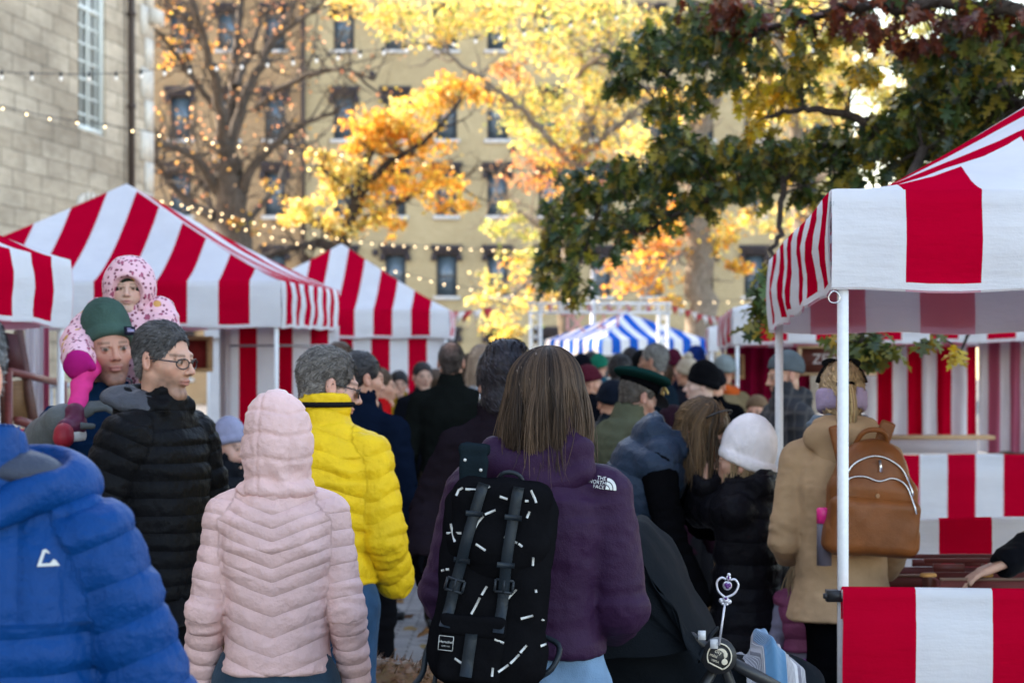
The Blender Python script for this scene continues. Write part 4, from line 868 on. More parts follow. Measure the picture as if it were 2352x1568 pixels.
class Person:
    def __init__(s, label, x, yd, Y, H, face, group=None, lean=(0, 0), wid=1., head=(0, 0, 0), hoff=(0, 0, 0), hs=1., sit=False, z0=0., arms=None, hres=.006, res=.012, X=None, child=False):
        s.child = child
        """stands so that the head sits at photo column x; face: 0 looks at camera, 90 to the right, 180 away"""
        s.H = H; s.face = face; s.th = R(face); s.hs = hs; s.wid = wid; s.res = res; s.hres = hres; s.sit = sit; s.label = label; s.group = group
        ca, sa = math.cos(s.th), math.sin(s.th); s.Rz = np.array([[ca, -sa, 0], [sa, ca, 0], [0, 0, 1]])
        s.pel = np.array([0, 0, .52 * H]); s.neck = np.array([lean[0], lean[1], .835 * H - .5 * (lean[0] ** 2 + lean[1] ** 2) / (.3 * H)]); up = (s.neck - s.pel) / np.linalg.norm(s.neck - s.pel); s.up = up
        s.Hr = rotm(*head); s.hc = s.neck + up * (.165 * H - .13 * hs) + np.array([0, -.012, 0]) + np.array(hoff)
        s.side = np.array([1., 0, 0]); s.side -= up * up[0]; s.side /= np.linalg.norm(s.side); s.fr = np.cross(up, s.side)    # fr points to the back (+y)
        hw = s.Rz @ s.hc; px = at(x, yd, Y) if X is None else np.array([X, Y, 0]); s.pos = np.array([px[0] - hw[0], Y - hw[1], z0])
        s.sh = {k: s.neck - up * .046 * H + s.side * (k * .094 * H * wid) for k in (-1, 1)}
        s.arm = {}
        for k in (-1, 1):
            a = (arms or {}).get(k, ((k * .045, .02, -.17), (k * .02, -.05, -.155)))
            e = s.sh[k] + np.array(a[0]) * H; wv = e + np.array(a[1]) * H; s.arm[k] = (s.sh[k], e, wv)
        s.hip = {k: s.pel + np.array([k * .052 * H, 0, -.03 * H]) for k in (-1, 1)}
        if sit: s.knee = {k: s.hip[k] + np.array([k * .05, -.22, -.03]) * H for k in (-1, 1)}; s.ank = {k: s.knee[k] + np.array([-k * .03, .0, -.24]) * H for k in (-1, 1)}
        else: s.knee = {k: np.array([k * .055 * H, -.01 * H, .28 * H]) for k in (-1, 1)}; s.ank = {k: np.array([k * .055 * H, .015 * H, .05 * H]) for k in (-1, 1)}
        s.o = None
    def hp(s, p): return s.hc + s.Hr @ (np.array(p, float) * s.hs)
    def hl(s, V): return ((V - s.hc) @ s.Hr) / s.hs                  # to head space
    def head_solid(s, S, face=True, child=False):
        h = s.hs; child = s.child; e = lambda c, r, rot=None: ell(s.hp(c), np.array(r) * h, s.Hr if rot is None else s.Hr @ rot); cn = lambda a, b, ra, rb: cone(s.hp(a), s.hp(b), ra * h, rb * h)
        S.add(e((0, .012, .045), (.074, .092, .084))); S.add(e((0, -.028, -.02), (.060, .070, .088)), .025)
        for k in (-1, 1): S.add(cn((k * .05, .008, -.04), (k * .02, -.066, -.098), .018, .016), .02); S.add(cn((k * .046, -.058, -.012), (k * .05, -.03, -.008), .019, .018), .02)
        S.add(cn((-.01, -.076, -.101), (.01, -.076, -.101), .016, .016), .02)
        if child:
            for k in (-1, 1): S.add(e((k * .036, -.066, -.040), (.030, .026, .028)), .02)
        if face:
            S.add(cn((-.034, -.082, .030), (.034, -.082, .030), .010, .010), .015)
            for k in (-1, 1): S.sub(e((k * .031, -.104, .008), (.021, .015, .0135)), .012)
            S.add(cn((0, -.092, .022), (0, -.113, -.018), .0075, .0105), .010); S.add(e((0, -.116, -.022), (.0115, .011, .010)), .006)
            for k in (-1, 1): S.add(e((k * .0115, -.103, -.026), (.0085, .010, .0075)), .006); S.add(e((k * .031, -.0835, .008), (.0128, .0128, .0128)), .0015); S.add(cn((k * .018, -.094, .019), (k * .046, -.084, .017), .0045, .004), .006)
            S.add(e((0, -.093, -.051), (.024, .0115, .0065)), .006); S.add(e((0, -.091, -.062), (.020, .0115, .0075)), .006); S.sub(cn((-.021, -.103, -.0565), (.021, -.103, -.0565), .002, .002), .004)
        for k in (-1, 1):
            er = np.array((Matrix.Rotation(R(k * 22), 3, 'Z') @ Matrix.Rotation(R(-12), 3, 'X'))); S.add(e((k * .078, .012, .002), (.010, .019, .032), er), .008); S.sub(e((k * .087, .004, .004), (.006, .010, .019), er), .006)
        S.add(cone(s.hp((0, .018, -.05)), s.neck - s.up * .03, .052 * h, .058 * h), .03)
    def hand(s, S, k, curl=.6, d=None, pal=None, sc=1.):
        """palm, four unequal bent fingers and a thumb at the end of arm k"""
        w = s.arm[k][2]; d = np.array(d, float) if d is not None else s.arm[k][2] - s.arm[k][1]; d /= np.linalg.norm(d); pn = np.array(pal, float) if pal is not None else np.array([-k * 1., -.2, 0]); pn -= d * (pn @ d); pn /= np.linalg.norm(pn); lat = np.cross(d, pn)
        if lat @ np.array([0, -1., 0]) < 0: lat = -lat               # lat towards the thumb side
        q = .107 * s.H / .185 * sc; w = w + d * .01; Rm = np.stack([lat, pn, d], 1)
        S.add(rbox(w + d * .045 * q, np.array([.040, .013, .048]) * q, .011 * q, Rm), .012)
        for i, (L, off) in enumerate(((.078, .029), (.086, .010), (.080, -.010), (.062, -.028))):
            b = w + d * .090 * q + lat * off * q; a0 = curl * .75; dd = d; 
            for j, (f, r) in enumerate(((.45, .0088), (.32, .0080), (.23, .0072))):
                a = a0 * (.6, 1.0, .9)[j]; ang = sum(a0 * (.6, 1.0, .9)[m] for m in range(j + 1)); dd = d * math.cos(ang) + pn * math.sin(ang); e = b + dd * L * f * q; S.add(cone(b, e, r * q, (r - .0007) * q), .004); b = e
        b = w + d * .022 * q + lat * .036 * q; m1 = b + (d * .55 + lat * .65 + pn * .35) * .042 * q; m2 = m1 + (d * .85 + lat * .1 + pn * .5) * .034 * q; S.add(cone(b, m1, .0125 * q, .010 * q), .008); S.add(cone(m1, m2, .0098 * q, .0078 * q), .004)
    def body(s, face=True, skin=SKIN, beard=0, hands=(), handk=None, lips=(.48, .19, .16), brow=(.06, .04, .03), iris=(.08, .05, .03), blush=.12, fine=None):
        S = Solid(); H = s.H; s.head_solid(S, face); L = s.neck - s.pel
        S.add(loft(s.pel, L, s.side, (-.16, 0, .3, .65, .88, 1), np.array((.082, .085, .075, .09, .075, .03)) * H * s.wid, np.array((.06, .06, .055, .06, .045, .03)) * H), .03)
        for k in (-1, 1):
            a, e, wv = s.arm[k]; S.add(cone(a, e, .030 * H, .024 * H), .03); S.add(cone(e, wv, .024 * H, .016 * H), .015); S.add(cone(s.hip[k], s.knee[k], .046 * H, .032 * H), .03); S.add(cone(s.knee[k], s.ank[k], .032 * H, .022 * H), .02); S.add(cone(s.ank[k] + np.array([0, .01, -.02]) * H, s.ank[k] + np.array([0, -.08, -.035]) * H, .02 * H, .014 * H), .02)
            if k in hands: s.hand(S, k, **(handk or {}).get(k, {}))
        fb = [(s.hc - .125 * s.hs, s.hc + .135 * s.hs, s.hres)]
        for k in hands:
            wv = s.arm[k][2]; fb.append((wv - .06, wv + .06, min(.0045, s.hres))) if not fine else fb.append(fine)
        V, F = S.mesh(s.res * 1.3, fb); q = s.hl(V); c = np.tile(np.array(skin), (len(V), 1)); x, y, z = q.T; ax = np.abs(x)
        n = vnoise(V, 90)[:, None]; c = c * (1 + .05 * n)
        def mixc(m, col): c[:] = c * (1 - m[:, None]) + np.array(col) * m[:, None]
        g = lambda cx, cz, rx, rz: np.exp(-(((ax - cx) / rx) ** 2 + ((z - cz) / rz) ** 2)); front = (y < -.045)
        mixc(g(.045, -.025, .02, .02) * front * blush * 2, (.55, .20, .16)); mixc(g(0, -.022, .014, .012) * (y < -.09) * blush * 1.6, (.55, .20, .16)); mixc((ax > .070) * (z < .04) * .25 * (np.abs(y) < .05), (.55, .2, .15))
        if beard:
            m = np.clip((-.028 - z) * 40, 0, 1) * np.clip((.0 - y) * 30, 0, 1) * (z > -.13); m *= 1 - .6 * g(0, -.056, .022, .009); mixc(np.clip(m * beard * (.9 + .3 * n[:, 0]), 0, .9), (.13, .075, .052))
        if face:
            mixc(np.clip(g(0, -.0565, .021, .0085) * 1.3, 0, .85) * (y < -.085), lips); mixc(np.clip(g(0, -.0565, .02, .0022) * 1.2, 0, .85) * (y < -.08), (.16, .06, .05))
            mixc(np.clip(np.exp(-((z - .030 - .1 * (ax - .03) * (ax < .03)) / .0055) ** 4) * (ax > .014) * (ax < .052), 0, 1) * (y < -.05) * .62, brow)
            d = np.sqrt((ax - .031) ** 2 + (z - .008) ** 2); e = (y < -.083) * (d < .0125); mixc((e * (np.abs(z - .008) < .0045)).astype(float) * .8, (.30, .25, .23)); mixc((e * (d < .0072) * (z < .0145)).astype(float), iris); mixc((e * (d < .003)).astype(float), (.01, .01, .01))
            mixc(np.clip(np.exp(-((z - .0165) / .0028) ** 2) * (ax > .016) * (ax < .047), 0, 1) * (y < -.07) * .75, (.05, .03, .025)); mixc(g(.031, -.008, .016, .006) * front * .18, (.30, .14, .12)); mixc(g(.009, -.030, .005, .003) * (y < -.09) * .8, (.10, .04, .03))
        o = mesh_obj('person', V, F, M['skin'], None, col=np.clip(c, .003, 1)); o.location = tuple(s.pos); o.rotation_euler = (0, 0, s.th); s.o = o
        tag(o, s.label, 'person', s.group); return s
    def part(s, name, V, F, mat, label=None, **kw):
        o = mesh_obj(name, V, F, mat, s.o, **kw)
        if label: o['label'] = label
        return o
    def jacket(s, mat, th=.02, hem=-.18, mode=None, sp=.045, amp=.006, chev=0., wave=0., collar=.05, cr=.075, hood=None, bulk=1., sleeve=1., fold=.006, flare=1., res=None, name='jacket', wrist=1., arms=(-1, 1), label=None, shn=1., taper=0, hoodmat=None, yoke=None, spf=None):
        H = s.H; L = s.neck - s.pel; res = res or s.res; S = Solid(); w = s.wid
        ts = (hem, max(-.02, hem + .05), max(.25, hem + .1), .45, .68, .84, .93, 1.03); a = np.array((.090 * flare, .088, .082, .085, .092, .086, .056, .034)) * H * w * bulk + th * .85; b = np.array((.070 * flare, .070, .064, .064, .068, .060, .048, .040)) * H * bulk + th
        tor = loft(s.pel, L, s.side, ts, a, b, np.array((0, 0, .0, .004, .01, .012, .012, .008)) * H); S.add(tor, .02); slv = {}
        for k in (-1, 1):
            p, e, wv = s.arm[k]; r = (.033 * H * shn + th * .8, .028 * H + th * .8, (.024 * H + th * .7)); nk = s.neck - s.up * .012 * H
            S.add(cone(nk + s.side * k * .03 * H, p + s.side * (-k * .008 * H), .026 * H + th * .5, r[0] * .96), .03)
            if k in arms:
                d = (wv - e) / np.linalg.norm(wv - e); we = wv + d * (.0 + .01 * wrist) - d * (1 - wrist) * .1
                c1 = cone(p, e, r[0] * sleeve, r[1] * sleeve); c2 = cone(e, we, r[1] * sleeve, r[2] * sleeve); S.add(c1, .014); S.add(c2, .010); S.sub(cone(we + d * (r[2] + .002), we + d * (r[2] + .04), r[2] * .72, r[2] * .8), .004); slv[k] = (c1, c2, p, e, we)
        if collar:
            n0 = s.neck - s.up * .02; n1 = s.neck + s.up * collar + s.fr * -.012; cc = cone(n0, n1, cr + .012, cr); S.add(cc, .015); S.sub(cone(n1 - s.up * .0, n1 + s.up * .12, cr * .78, cr * .95), .008)
        if hood == 'down':
            b0 = s.neck + s.fr * .075 + s.up * .005; S.add(ell(b0, (.125, .065, .062), np.stack([s.side, s.fr, s.up], 1)), .03); S.add(ell(b0 + s.up * .045, (.105, .05, .05), np.stack([s.side, s.fr, s.up], 1)), .02)
            for k in (-1, 1): S.add(cone(b0 + s.side * k * .085 + s.up * .03, s.neck + s.side * k * .07 - s.fr * .06 + s.up * .015, .038, .026), .025)
            S.sub(ell(s.neck + s.fr * .02 + s.up * .10, (.075, .070, .07), np.stack([s.side, s.fr, s.up], 1)), .02)
        hs_ = None
        V, F = S.mesh(res); N = vnormals(V, F)
        dt = evalp(tor, V); best = dt.copy(); who = np.zeros(len(V), int); v = ((V - s.pel) @ s.up); u = (V - s.pel) @ s.side; tl = v.copy()
        for k in slv:
            c1, c2, p, e, we = slv[k]; d = np.minimum(evalp(c1, V), evalp(c2, V)); m = d < best - .004; L1 = np.linalg.norm(e - p); t1 = (V - p) @ ((e - p) / L1); t2 = L1 + (V - e) @ ((we - e) / np.linalg.norm(we - e)); al = np.where(evalp(c1, V) < evalp(c2, V), np.clip(t1, -.1, L1), np.maximum(t2, L1)); tl = np.where(m, al, tl); who = np.where(m, k, who); best = np.where(m, d, best)
        disp = fold * (.6 * vnoise(V * np.array([1, 1, 1.6]), 8, 1) + .8 * (.45 - 1.5 * np.abs(vnoise(V * np.array([.8, .8, 1.9]), 11, 2))) + .4 * (.4 - 1.4 * np.abs(vnoise(V * np.array([1, 1, 1.5]), 26, 6))) + .2 * vnoise(V, 55, 4)); sl = who != 0
        el = np.zeros(len(V))
        for k in slv: el += np.exp(-((np.linalg.norm(V - slv[k][3], axis=1)) / (.07)) ** 2)
        disp += fold * .9 * el * np.sin(tl * 150 + 3 * vnoise(V, 14, 5))
        q = None
        if mode:
            q = np.where(sl, tl * .92 + wave * .6 * np.sin(u * 40), tl - chev * np.abs(u) + wave * np.sin(u * 26 + 1.5 * np.sin(v * 9)))
            if spf is not None: q = np.where(sl, q / sp, spf(q))
            else: q = q / sp
            q = q + .06 * vnoise(V, 14, 7); bu = np.abs(np.sin(np.pi * q)) ** .6; near = np.exp(-((1 - np.abs(np.cos(np.pi * q))) / .12)); pk = vnoise(np.c_[V[:, 0] * 70, V[:, 1] * 70, V[:, 2] * 16], 1, 9); disp += amp * (bu - .75) + amp * .22 * pk * (.2 + near)
            if yoke: m = (v > yoke) & ~sl; disp = np.where(m, fold * .8 * vnoise(V, 10, 1) + amp * (np.sqrt(np.abs(np.sin(np.pi * u / .075))) - .8), disp)
        V = V + N * disp[:, None]; s.jk = (V, F); o = s.part(name, V, F, mat, label)
        if q is not None:
            if yoke: q = np.where((v > yoke) & ~sl, u / .075, q)
            at_ = o.data.attributes.new('quilt', 'FLOAT', 'POINT'); at_.data.foreach_set('value', q.astype(np.float32))
        return o
    def hood_up(s, mat, r=(.098, .118, .138), off=(0, .006, .012), oz=-.015, open_=.8, th=.0, quilt=0, paint=None, label=None, res=None, low=.0):
        S = Solid(); S.add(ell(s.hp(off), np.array(r) * s.hs, s.Hr)); S.add(cone(s.hp((0, .03, -.05)), s.neck + s.up * (.01 - low), .082 * s.hs, .086 * s.hs), .05); S.add(ell(s.neck + s.fr * .03, (.105 * s.hs, .085 * s.hs, .035)), .03)
        if open_: S.sub(ell(s.hp((0, -.125, oz)), np.array((.066 * open_, .075, .080 * open_)) * s.hs, s.Hr), .012)
        V, F = S.mesh(res or s.res); N = vnormals(V, F); d = .004 * vnoise(V, 14, 3) + .0025 * vnoise(V, 34, 2); q = s.hl(V); back = q[:, 1] > -.02
        d += .006 * np.exp(-((q[:, 2] + .09) / .035) ** 2) * np.sin(q[:, 0] * 70 + 5 * vnoise(V, 10, 8))
        if quilt:
            for zz in (.085, .025, -.04, -.095): d -= .0045 * np.exp(-((q[:, 2] - zz - .05 * q[:, 0] ** 2 - .006 * np.sin(q[:, 0] * 40)) / .0045) ** 2) * back
            for xx in (-.044, .044): d -= .0045 * np.exp(-((q[:, 0] - xx * (1 - .3 * (q[:, 2] > .05) * (q[:, 2] - .05) / .1)) / .004) ** 2) * back
            d += .0025 * vnoise(np.c_[V[:, 0] * 60, V[:, 1] * 60, V[:, 2] * 60], 1, 4) * back
        V = V + N * d[:, None]; return s.part('hood', V, F, mat, label, col=paint(V, N) if paint else None)
    def trousers(s, mat, th=.012, top=.04, fold=.006, res=None, flare=1.):
        S = Solid(); H = s.H; S.add(loft(s.pel, s.up, s.side, np.array((-.075 * H, .0, top * H)), np.array((.094, .096, .09)) * H * s.wid + th, np.array((.07, .072, .066)) * H + th)); 
        for k in (-1, 1): S.add(cone(s.hip[k], s.knee[k], .054 * H + th, .038 * H + th), .03); S.add(cone(s.knee[k], s.ank[k] - np.array([0, 0, .012 * H]) * (not s.sit), .038 * H + th, .032 * H * flare + th), .02)
        V, F = S.mesh(res or s.res * 1.3); N = vnormals(V, F); kn = sum(np.exp(-(np.linalg.norm(V - s.knee[k], axis=1) / .1) ** 2) for k in (-1, 1)); V = V + N * (fold * (vnoise(V, 9, 1) + .6 * vnoise(V, 24, 2) + kn * np.sin(V[:, 2] * 110 + 3 * vnoise(V, 9, 5))))[:, None]; s.part('trousers', V, F, mat); s.tr = (V, F)
    def shoes(s, mat):
        H = s.H
        for k in (-1, 1):
            S = Solid(); a = s.ank[k]; g = a[2] - .05 * H; S.add(rbox((a[0], a[1] - .035 * H, g + .018 * H), (.030 * H, .082 * H, .018 * H), .015 * H)); S.add(cone(a + np.array([0, .0, .0]), a + np.array([0, -.06 * H, -.02 * H]), .03 * H, .02 * H), .015); V, F = S.mesh(.009); V[:, 2] = np.maximum(V[:, 2], g + .001); s.part('shoe', V, F, mat)
    def short_hair(s, cols, th=.006, n=2600, blade=.022, hairline=.055, side=-.03, grey=None, top=1., thin=0, back=-.07, wild=.3):
        """cropped hair: a cap cut back from the face, covered with short blades"""
        S = Solid(); h = s.hs; S.add(ell(s.hp((0, .014, .047)), np.array((.074 + th * .8, .092 + th, .084 + th * top)) * h, s.Hr)); S.add(ell(s.hp((0, .040, -.015)), np.array((.058 + th * .5, .044 + th * .5, .062)) * h, s.Hr), .02)
        S.sub(ell(s.hp((0, -.105, -.02)), np.array((.085, .085, .02 + hairline + .012)) * h, s.Hr), .012); S.sub(rbox(s.hp((0, -.02, side - .06)), np.array((.12, .062, .06)) * h, .01, s.Hr), .01); S.sub(rbox(s.hp((0, .05, back - .06)), np.array((.12, .12, .06)) * h, .01, s.Hr), .015)
        for k in (-1, 1): S.sub(ell(s.hp((k * .085, .006, -.004)), np.array((.026, .026, .036)) * h, s.Hr), .008)
        V, F = S.mesh(min(s.hres, .007)); N = vnormals(V, F); V = V + N * (.003 * vnoise(V, 40, 2) + .002 * vnoise(V, 90, 3))[:, None]; q = s.hl(V); C = s.hair_cols(q, V, cols, grey, thin); return s.blades(V, F, N, q, C, n, blade, wild)
    def hair_cols(s, q, V, cols, grey, thin=0):
        a, b = np.array(cols[0]), np.array(cols[-1]); m = (.5 + .5 * vnoise(V * np.array([1, 1, .25]), 130, 5))[:, None]; C = a * (1 - m) + b * m
        if grey is not None:
            gm = np.clip((.03 - q[:, 2]) * 14 + .25 + .5 * vnoise(V, 60, 6), 0, 1)[:, None] * .85; C = C * (1 - gm) + np.array(grey) * gm
        if thin: tm = np.exp(-(((q[:, 0]) / .035) ** 2 + ((q[:, 1] - .055) / .04) ** 2)) * (q[:, 2] > .05) * thin; C = C * (1 - tm[:, None]) + np.array(SKIN) * .8 * tm[:, None]
        return C
    def blades(s, V, F, N, q, C, n, blade, wild, name='hair', down=None):
        idx = rng.integers(0, len(V), n); P = V[idx]; Nn = N[idx]; fl = s.Hr @ np.array([0, .75, -.55]); d = fl[None] + rng.normal(0, wild, (n, 3)) + s.Hr @ np.array([.0, 0, 0])
        d = d - Nn * (d * Nn).sum(1, keepdims=True); d /= np.linalg.norm(d, axis=1, keepdims=True) + 1e-9; sd = np.cross(d, Nn); L = (blade * rng.uniform(.5, 1.3, (n, 1))) * s.hs; W = .0022 * s.hs * rng.uniform(.6, 1.4, (n, 1))
        B = np.stack([P - sd * W - Nn * .001, P + sd * W - Nn * .001, P + d * L * .55 + Nn * L * .10 + sd * W * .7, P + d * L + Nn * L * (.02 + .12 * rng.random((n, 1)))], 1).reshape(-1, 3); k = len(V); i = np.arange(n) * 4 + k
        T = np.vstack([np.stack([i, i + 1, i + 2], 1), np.stack([i, i + 2, i + 3], 1)]); cb = np.repeat(C[idx] * rng.uniform(.45, 2.0, (n, 1)), 4, 0)
        return s.part(name, np.vstack([V, B]), [F, T], M['hair'], col=np.clip(np.vstack([C, cb]), .003, .9))
    def beanie(s, mat, slouch=.0, low=.012, thick=.014, cuff=True, pom=None, back=.0, label=None, tall=.0, tilt=18):
        S = Solid(); h = s.hs; rr = s.Hr @ rotm(0, -tilt, 0)
        S.add(ell(s.hp((0, .016 + back * .5, .055 + tall * .5)), np.array((.075 + thick, .092 + thick, .086 + thick + tall)) * h, s.Hr)); 
        if slouch: S.add(ell(s.hp((0, .07, .10 + slouch * .3)), np.array((.06, .06, .05)) * h, s.Hr), .04)
        S.sub(rbox(s.hp((0, .0, low - .1 + .012)) , np.array((.2, .25, .1)) * h, .005, rr), .008)
        if cuff:
            c = s.hp((0, .014, low + .030)); S.add(loft(c - rr @ np.array([0, 0, .024]) * h, rr @ np.array([0, 0, .048]) * h, rr @ np.array([1., 0, 0]), (0, .5, 1), np.array((.080, .083, .080)) * h + thick, np.array((.097, .10, .097)) * h + thick, pw=2.0), .004)
        V, F = S.mesh(min(s.hres * 1.1, .008)); N = vnormals(V, F); q = s.hl(V); an = np.arctan2(q[:, 0], q[:, 1]); V = V + N * (.003 * vnoise(V, 25, 3) + .0012 * np.sin(an * 70))[:, None]; o = s.part('beanie', V, F, mat, label)
        if pom:
            S = Solid(); S.add(ell(s.hp((0, .02, .165 + tall)), np.array((.035,) * 3) * h)); V, F = S.mesh(.006); N = vnormals(V, F); V = V + N * (.007 * vnoise(V, 160, 2))[:, None]; p = mesh_obj('pompom', V, F, pom, o)
        return o
    def glasses(s, mat, lens=None, dark=False):
        b = MB(); hp = s.hp
        for k in (-1, 1):
            pts = [hp((k * .033 + .024 * math.cos(a) * (1.05), -.108 + .05 * (abs(k * .033 + .024 * math.cos(a)) / .06) ** 2 * .35, .004 + .0165 * math.sin(a))) for a in np.linspace(0, 2 * math.pi, 22)]; b.tube(pts, .0021 * s.hs, 6, False)
            b.tube([hp((k * .057, -.098, .010)), hp((k * .074, -.055, .012)), hp((k * .080, .008, .014)), hp((k * .080, .026, .0))], .0022 * s.hs, 6)
        b.tube([hp((-.010, -.110, .009)), hp((0, -.114, .012)), hp((.010, -.110, .009))], .0021 * s.hs, 6); o = b.build('glasses', mat, s.o, smooth=True)
        if dark:
            for k in (-1, 1):
                pts = [hp((k * .033 + .025 * math.cos(a), -.107 + .0175 * (abs(k * .033 + .025 * math.cos(a)) / .06) ** 2, .003 + .0185 * math.sin(a))) for a in np.linspace(0, 2 * math.pi, 20, endpoint=False)]; m = MB(); c = np.mean(pts, 0); m.add(pts + [c - s.Hr @ np.array([0, .003, 0])], [(i, (i + 1) % 20, 20) for i in range(20)]); m.build('lens', lens, o, smooth=True)
        return o
    def strands(s, cols, n=1600, length=.34, root_z=.0, part=0., w=.0016, spread=.012, flick=.03, face_open=.9, layer=.012, name='hair', swing=(0, 0, 0), cut=None, back_only=False, over=None, seg=12, vol=1.0):
        """long hair: strands run over the skull from the crown and hang straight; one mesh"""
        V = []; F = []; C = []; b = 0; up = np.array([0, 0, 1.]); a0, a1 = np.array(cols[0]), np.array(cols[-1]); kc = rng.normal(size=(26, 2))
        for i in range(n):
            az = rng.uniform(-math.pi, math.pi)                           # 0 = back of the head, +-pi = face
            if abs(az) > math.pi * face_open: az *= rng.uniform(.3, .85)
            if back_only and abs(az) > 2.0: az *= .6
            lay = layer * rng.random() ** .7 * vol; rx, ry, rz = .076 + lay + .006 * vol, .094 + lay + .004 * vol, .088 + lay + .002; pts = []; sx = math.sin(az); cy = math.cos(az); t0 = rng.uniform(.05, .6)
            clump = np.array([math.sin(az * 9 + 1.3) + .5 * math.sin(az * 21), math.cos(az * 11) + .5 * math.sin(az * 27)]) * .008 * vol
            for t in np.linspace(t0, 1.5, 6): pts.append(np.array([rx * sx * math.sin(t) + part * (1 - math.sin(t)), .012 + ry * cy * math.sin(t), .046 + rz * math.cos(t)]))
            Lh = length * rng.uniform(.82, 1.07) * (1.06 if i % 37 == 0 else 1); e = pts[-1]; P = [s.hp(p) for p in pts]; dirw = s.Hr @ np.array([sx * .9, cy, 0]); dirw /= np.linalg.norm(dirw) + 1e-9; wob = rng.normal(0, spread * (4 if i % 41 == 0 else 1), 3); m = seg - 6
            for j in range(1, m + 1):
                f = j / m; p = P[5] + np.array([0, 0, -Lh * f]) * s.hs + dirw * (.012 * math.sin(f * 3.0) * vol - .010 * f + flick * max(0, f - .75) ** 1.5 * rng.uniform(.2, 1.6) * 3) + wob * f + np.r_[clump * math.sin(f * 3), 0] + np.array(swing) * f * f; P.append(p)
            if over is not None: P = [over(p) for p in P]
            P = np.array(P); tt = np.linspace(0, 1, len(P)); r = w * rng.uniform(.6, 1.5) * np.where(tt < .85, 1, np.maximum(.25, 1 - (tt - .85) * 5)); v, f3 = tube(P, r, 3, False); V.append(v); F += [[x + b for x in q] for q in f3]; b += len(v)
            m_ = np.clip(.42 + .22 * math.sin(az * 6.3 + .7) + .16 * math.sin(az * 23) + rng.normal(0, .16), 0, 1); c0 = a0 * (1 - m_) + a1 * m_; g = np.linspace(.85, 1.35, len(P))[:, None]; C.append(np.repeat(c0[None] * g, 3, 0))
        return s.part(name, np.concatenate(V), F, M['hair'], col=np.clip(np.concatenate(C), .003, .9))
    def cap_hair(s, cols, th=.014, low=-.06, face=.07, name='hair', extra=None):
        S = Solid(); h = s.hs; S.add(ell(s.hp((0, .016, .046)), np.array((.075 + th, .092 + th, .086 + th)) * h, s.Hr)); S.add(ell(s.hp((0, .04, low)), np.array((.070 + th, .060 + th, .075)) * h, s.Hr), .03)
        S.sub(ell(s.hp((0, -.112, -.03)), np.array((.07, .085, .02 + face)) * h, s.Hr), .014)
        for pr in (extra or []): S.add(pr, .02)
        V, F = S.mesh(min(s.hres * 1.1, .008)); N = vnormals(V, F); q = s.hl(V); an = np.arctan2(q[:, 0], q[:, 1]); V = V + N * (.004 * vnoise(np.c_[an * 8, q[:, 2] * 8, q[:, 1] * 3], 1, 3) + .002 * vnoise(V, 80, 2))[:, None]
        m = (.5 + .5 * vnoise(np.c_[an * 26, q[:, 2] * 6, an * 0], 1, 5))[:, None]; C = np.array(cols[0]) * (1 - m) + np.array(cols[-1]) * m
        return s.blades(V, F, N, q, C, 1500, .03, .12, name)
    def project(s, P2, yside, D=None, V=None, lift=.002):
        """drop points (local x, z) onto the surface of mesh V seen from behind (+1) or in front (-1)"""
        from mathutils.kdtree import KDTree
        V = s.jk[0] if V is None else V; m = (V[:, 1] * yside) > np.median(V[:, 1] * yside); W = V[m]; kd = KDTree(len(W))
        for i, p in enumerate(W): kd.insert((p[0], 0, p[2]), i)
        kd.balance(); out = []
        for x, z in P2:
            r = kd.find_n((x, 0, z), 6); ys = sorted(W[i][1] * yside for _, i, _ in r); out.append((x, (ys[-2] if len(ys) > 1 else ys[-1]) * yside + yside * lift, z))
        return np.array(out)
def loc_of(s, x, y, Y):                                                  # photo position -> a person's own space
    p = at(x, y, Y) - s.pos; return s.Rz.T @ p
# ------------------------------------------------------------------ the crowd
def reach(p, k, elbow, wrist):
    p.arm[k] = (p.sh[k], loc_of(p, *elbow), loc_of(p, *wrist)); return p
def glove(p, k, mat, name='glove', **kw):
    S = Solid(); p.hand(S, k, **kw); w = p.arm[k][2]; d = (w - p.arm[k][1]); d /= np.linalg.norm(d); S.add(cone(w - d * .03, w + d * .03, .021 * p.H, .019 * p.H), .01); V, F = S.mesh(.0042); return p.part(name, V, F, mat)
def mitten(p, k, mat, r=.05):
    w = p.arm[k][2]; d = (w - p.arm[k][1]); d /= np.linalg.norm(d); S = Solid(); S.add(ell(w + d * r * .5, (r, r, r * 1.1))); S.add(cone(w + d * r * .2 + p.side * r * .8, w + d * r * 1.0 + p.side * r * 1.0, r * .32, r * .28), .01); V, F = S.mesh(.006); N = vnormals(V, F); V = V + N * (.003 * vnoise(V, 30, 1))[:, None]; return p.part('mitten', V, F, mat)
def scarf(p, mat, r=.085, t=.035, dz=.02):
    S = Solid()
    for i in range(14):
        a = i / 14 * 6.283; b = (i + 1) / 14 * 6.283; f = lambda q: p.neck + p.up * (dz + .012 * math.sin(q * 2)) + p.side * r * math.cos(q) + p.fr * (r * .95 * math.sin(q))
        S.add(cone(f(a), f(b), t, t), .012)
    V, F = S.mesh(.008); N = vnormals(V, F); V = V + N * (.006 * vnoise(V, 26, 1) + .003 * np.sin(V[:, 2] * 260 + 4 * vnoise(V, 12, 3)))[:, None]; return p.part('scarf', V, F, mat)
BLACK = (.006, .006, .0075); NAVY = (.008, .014, .034); JEAN = (.035, .075, .16); DARKT = (.015, .015, .018)
GREYH = (.17, .16, .16)
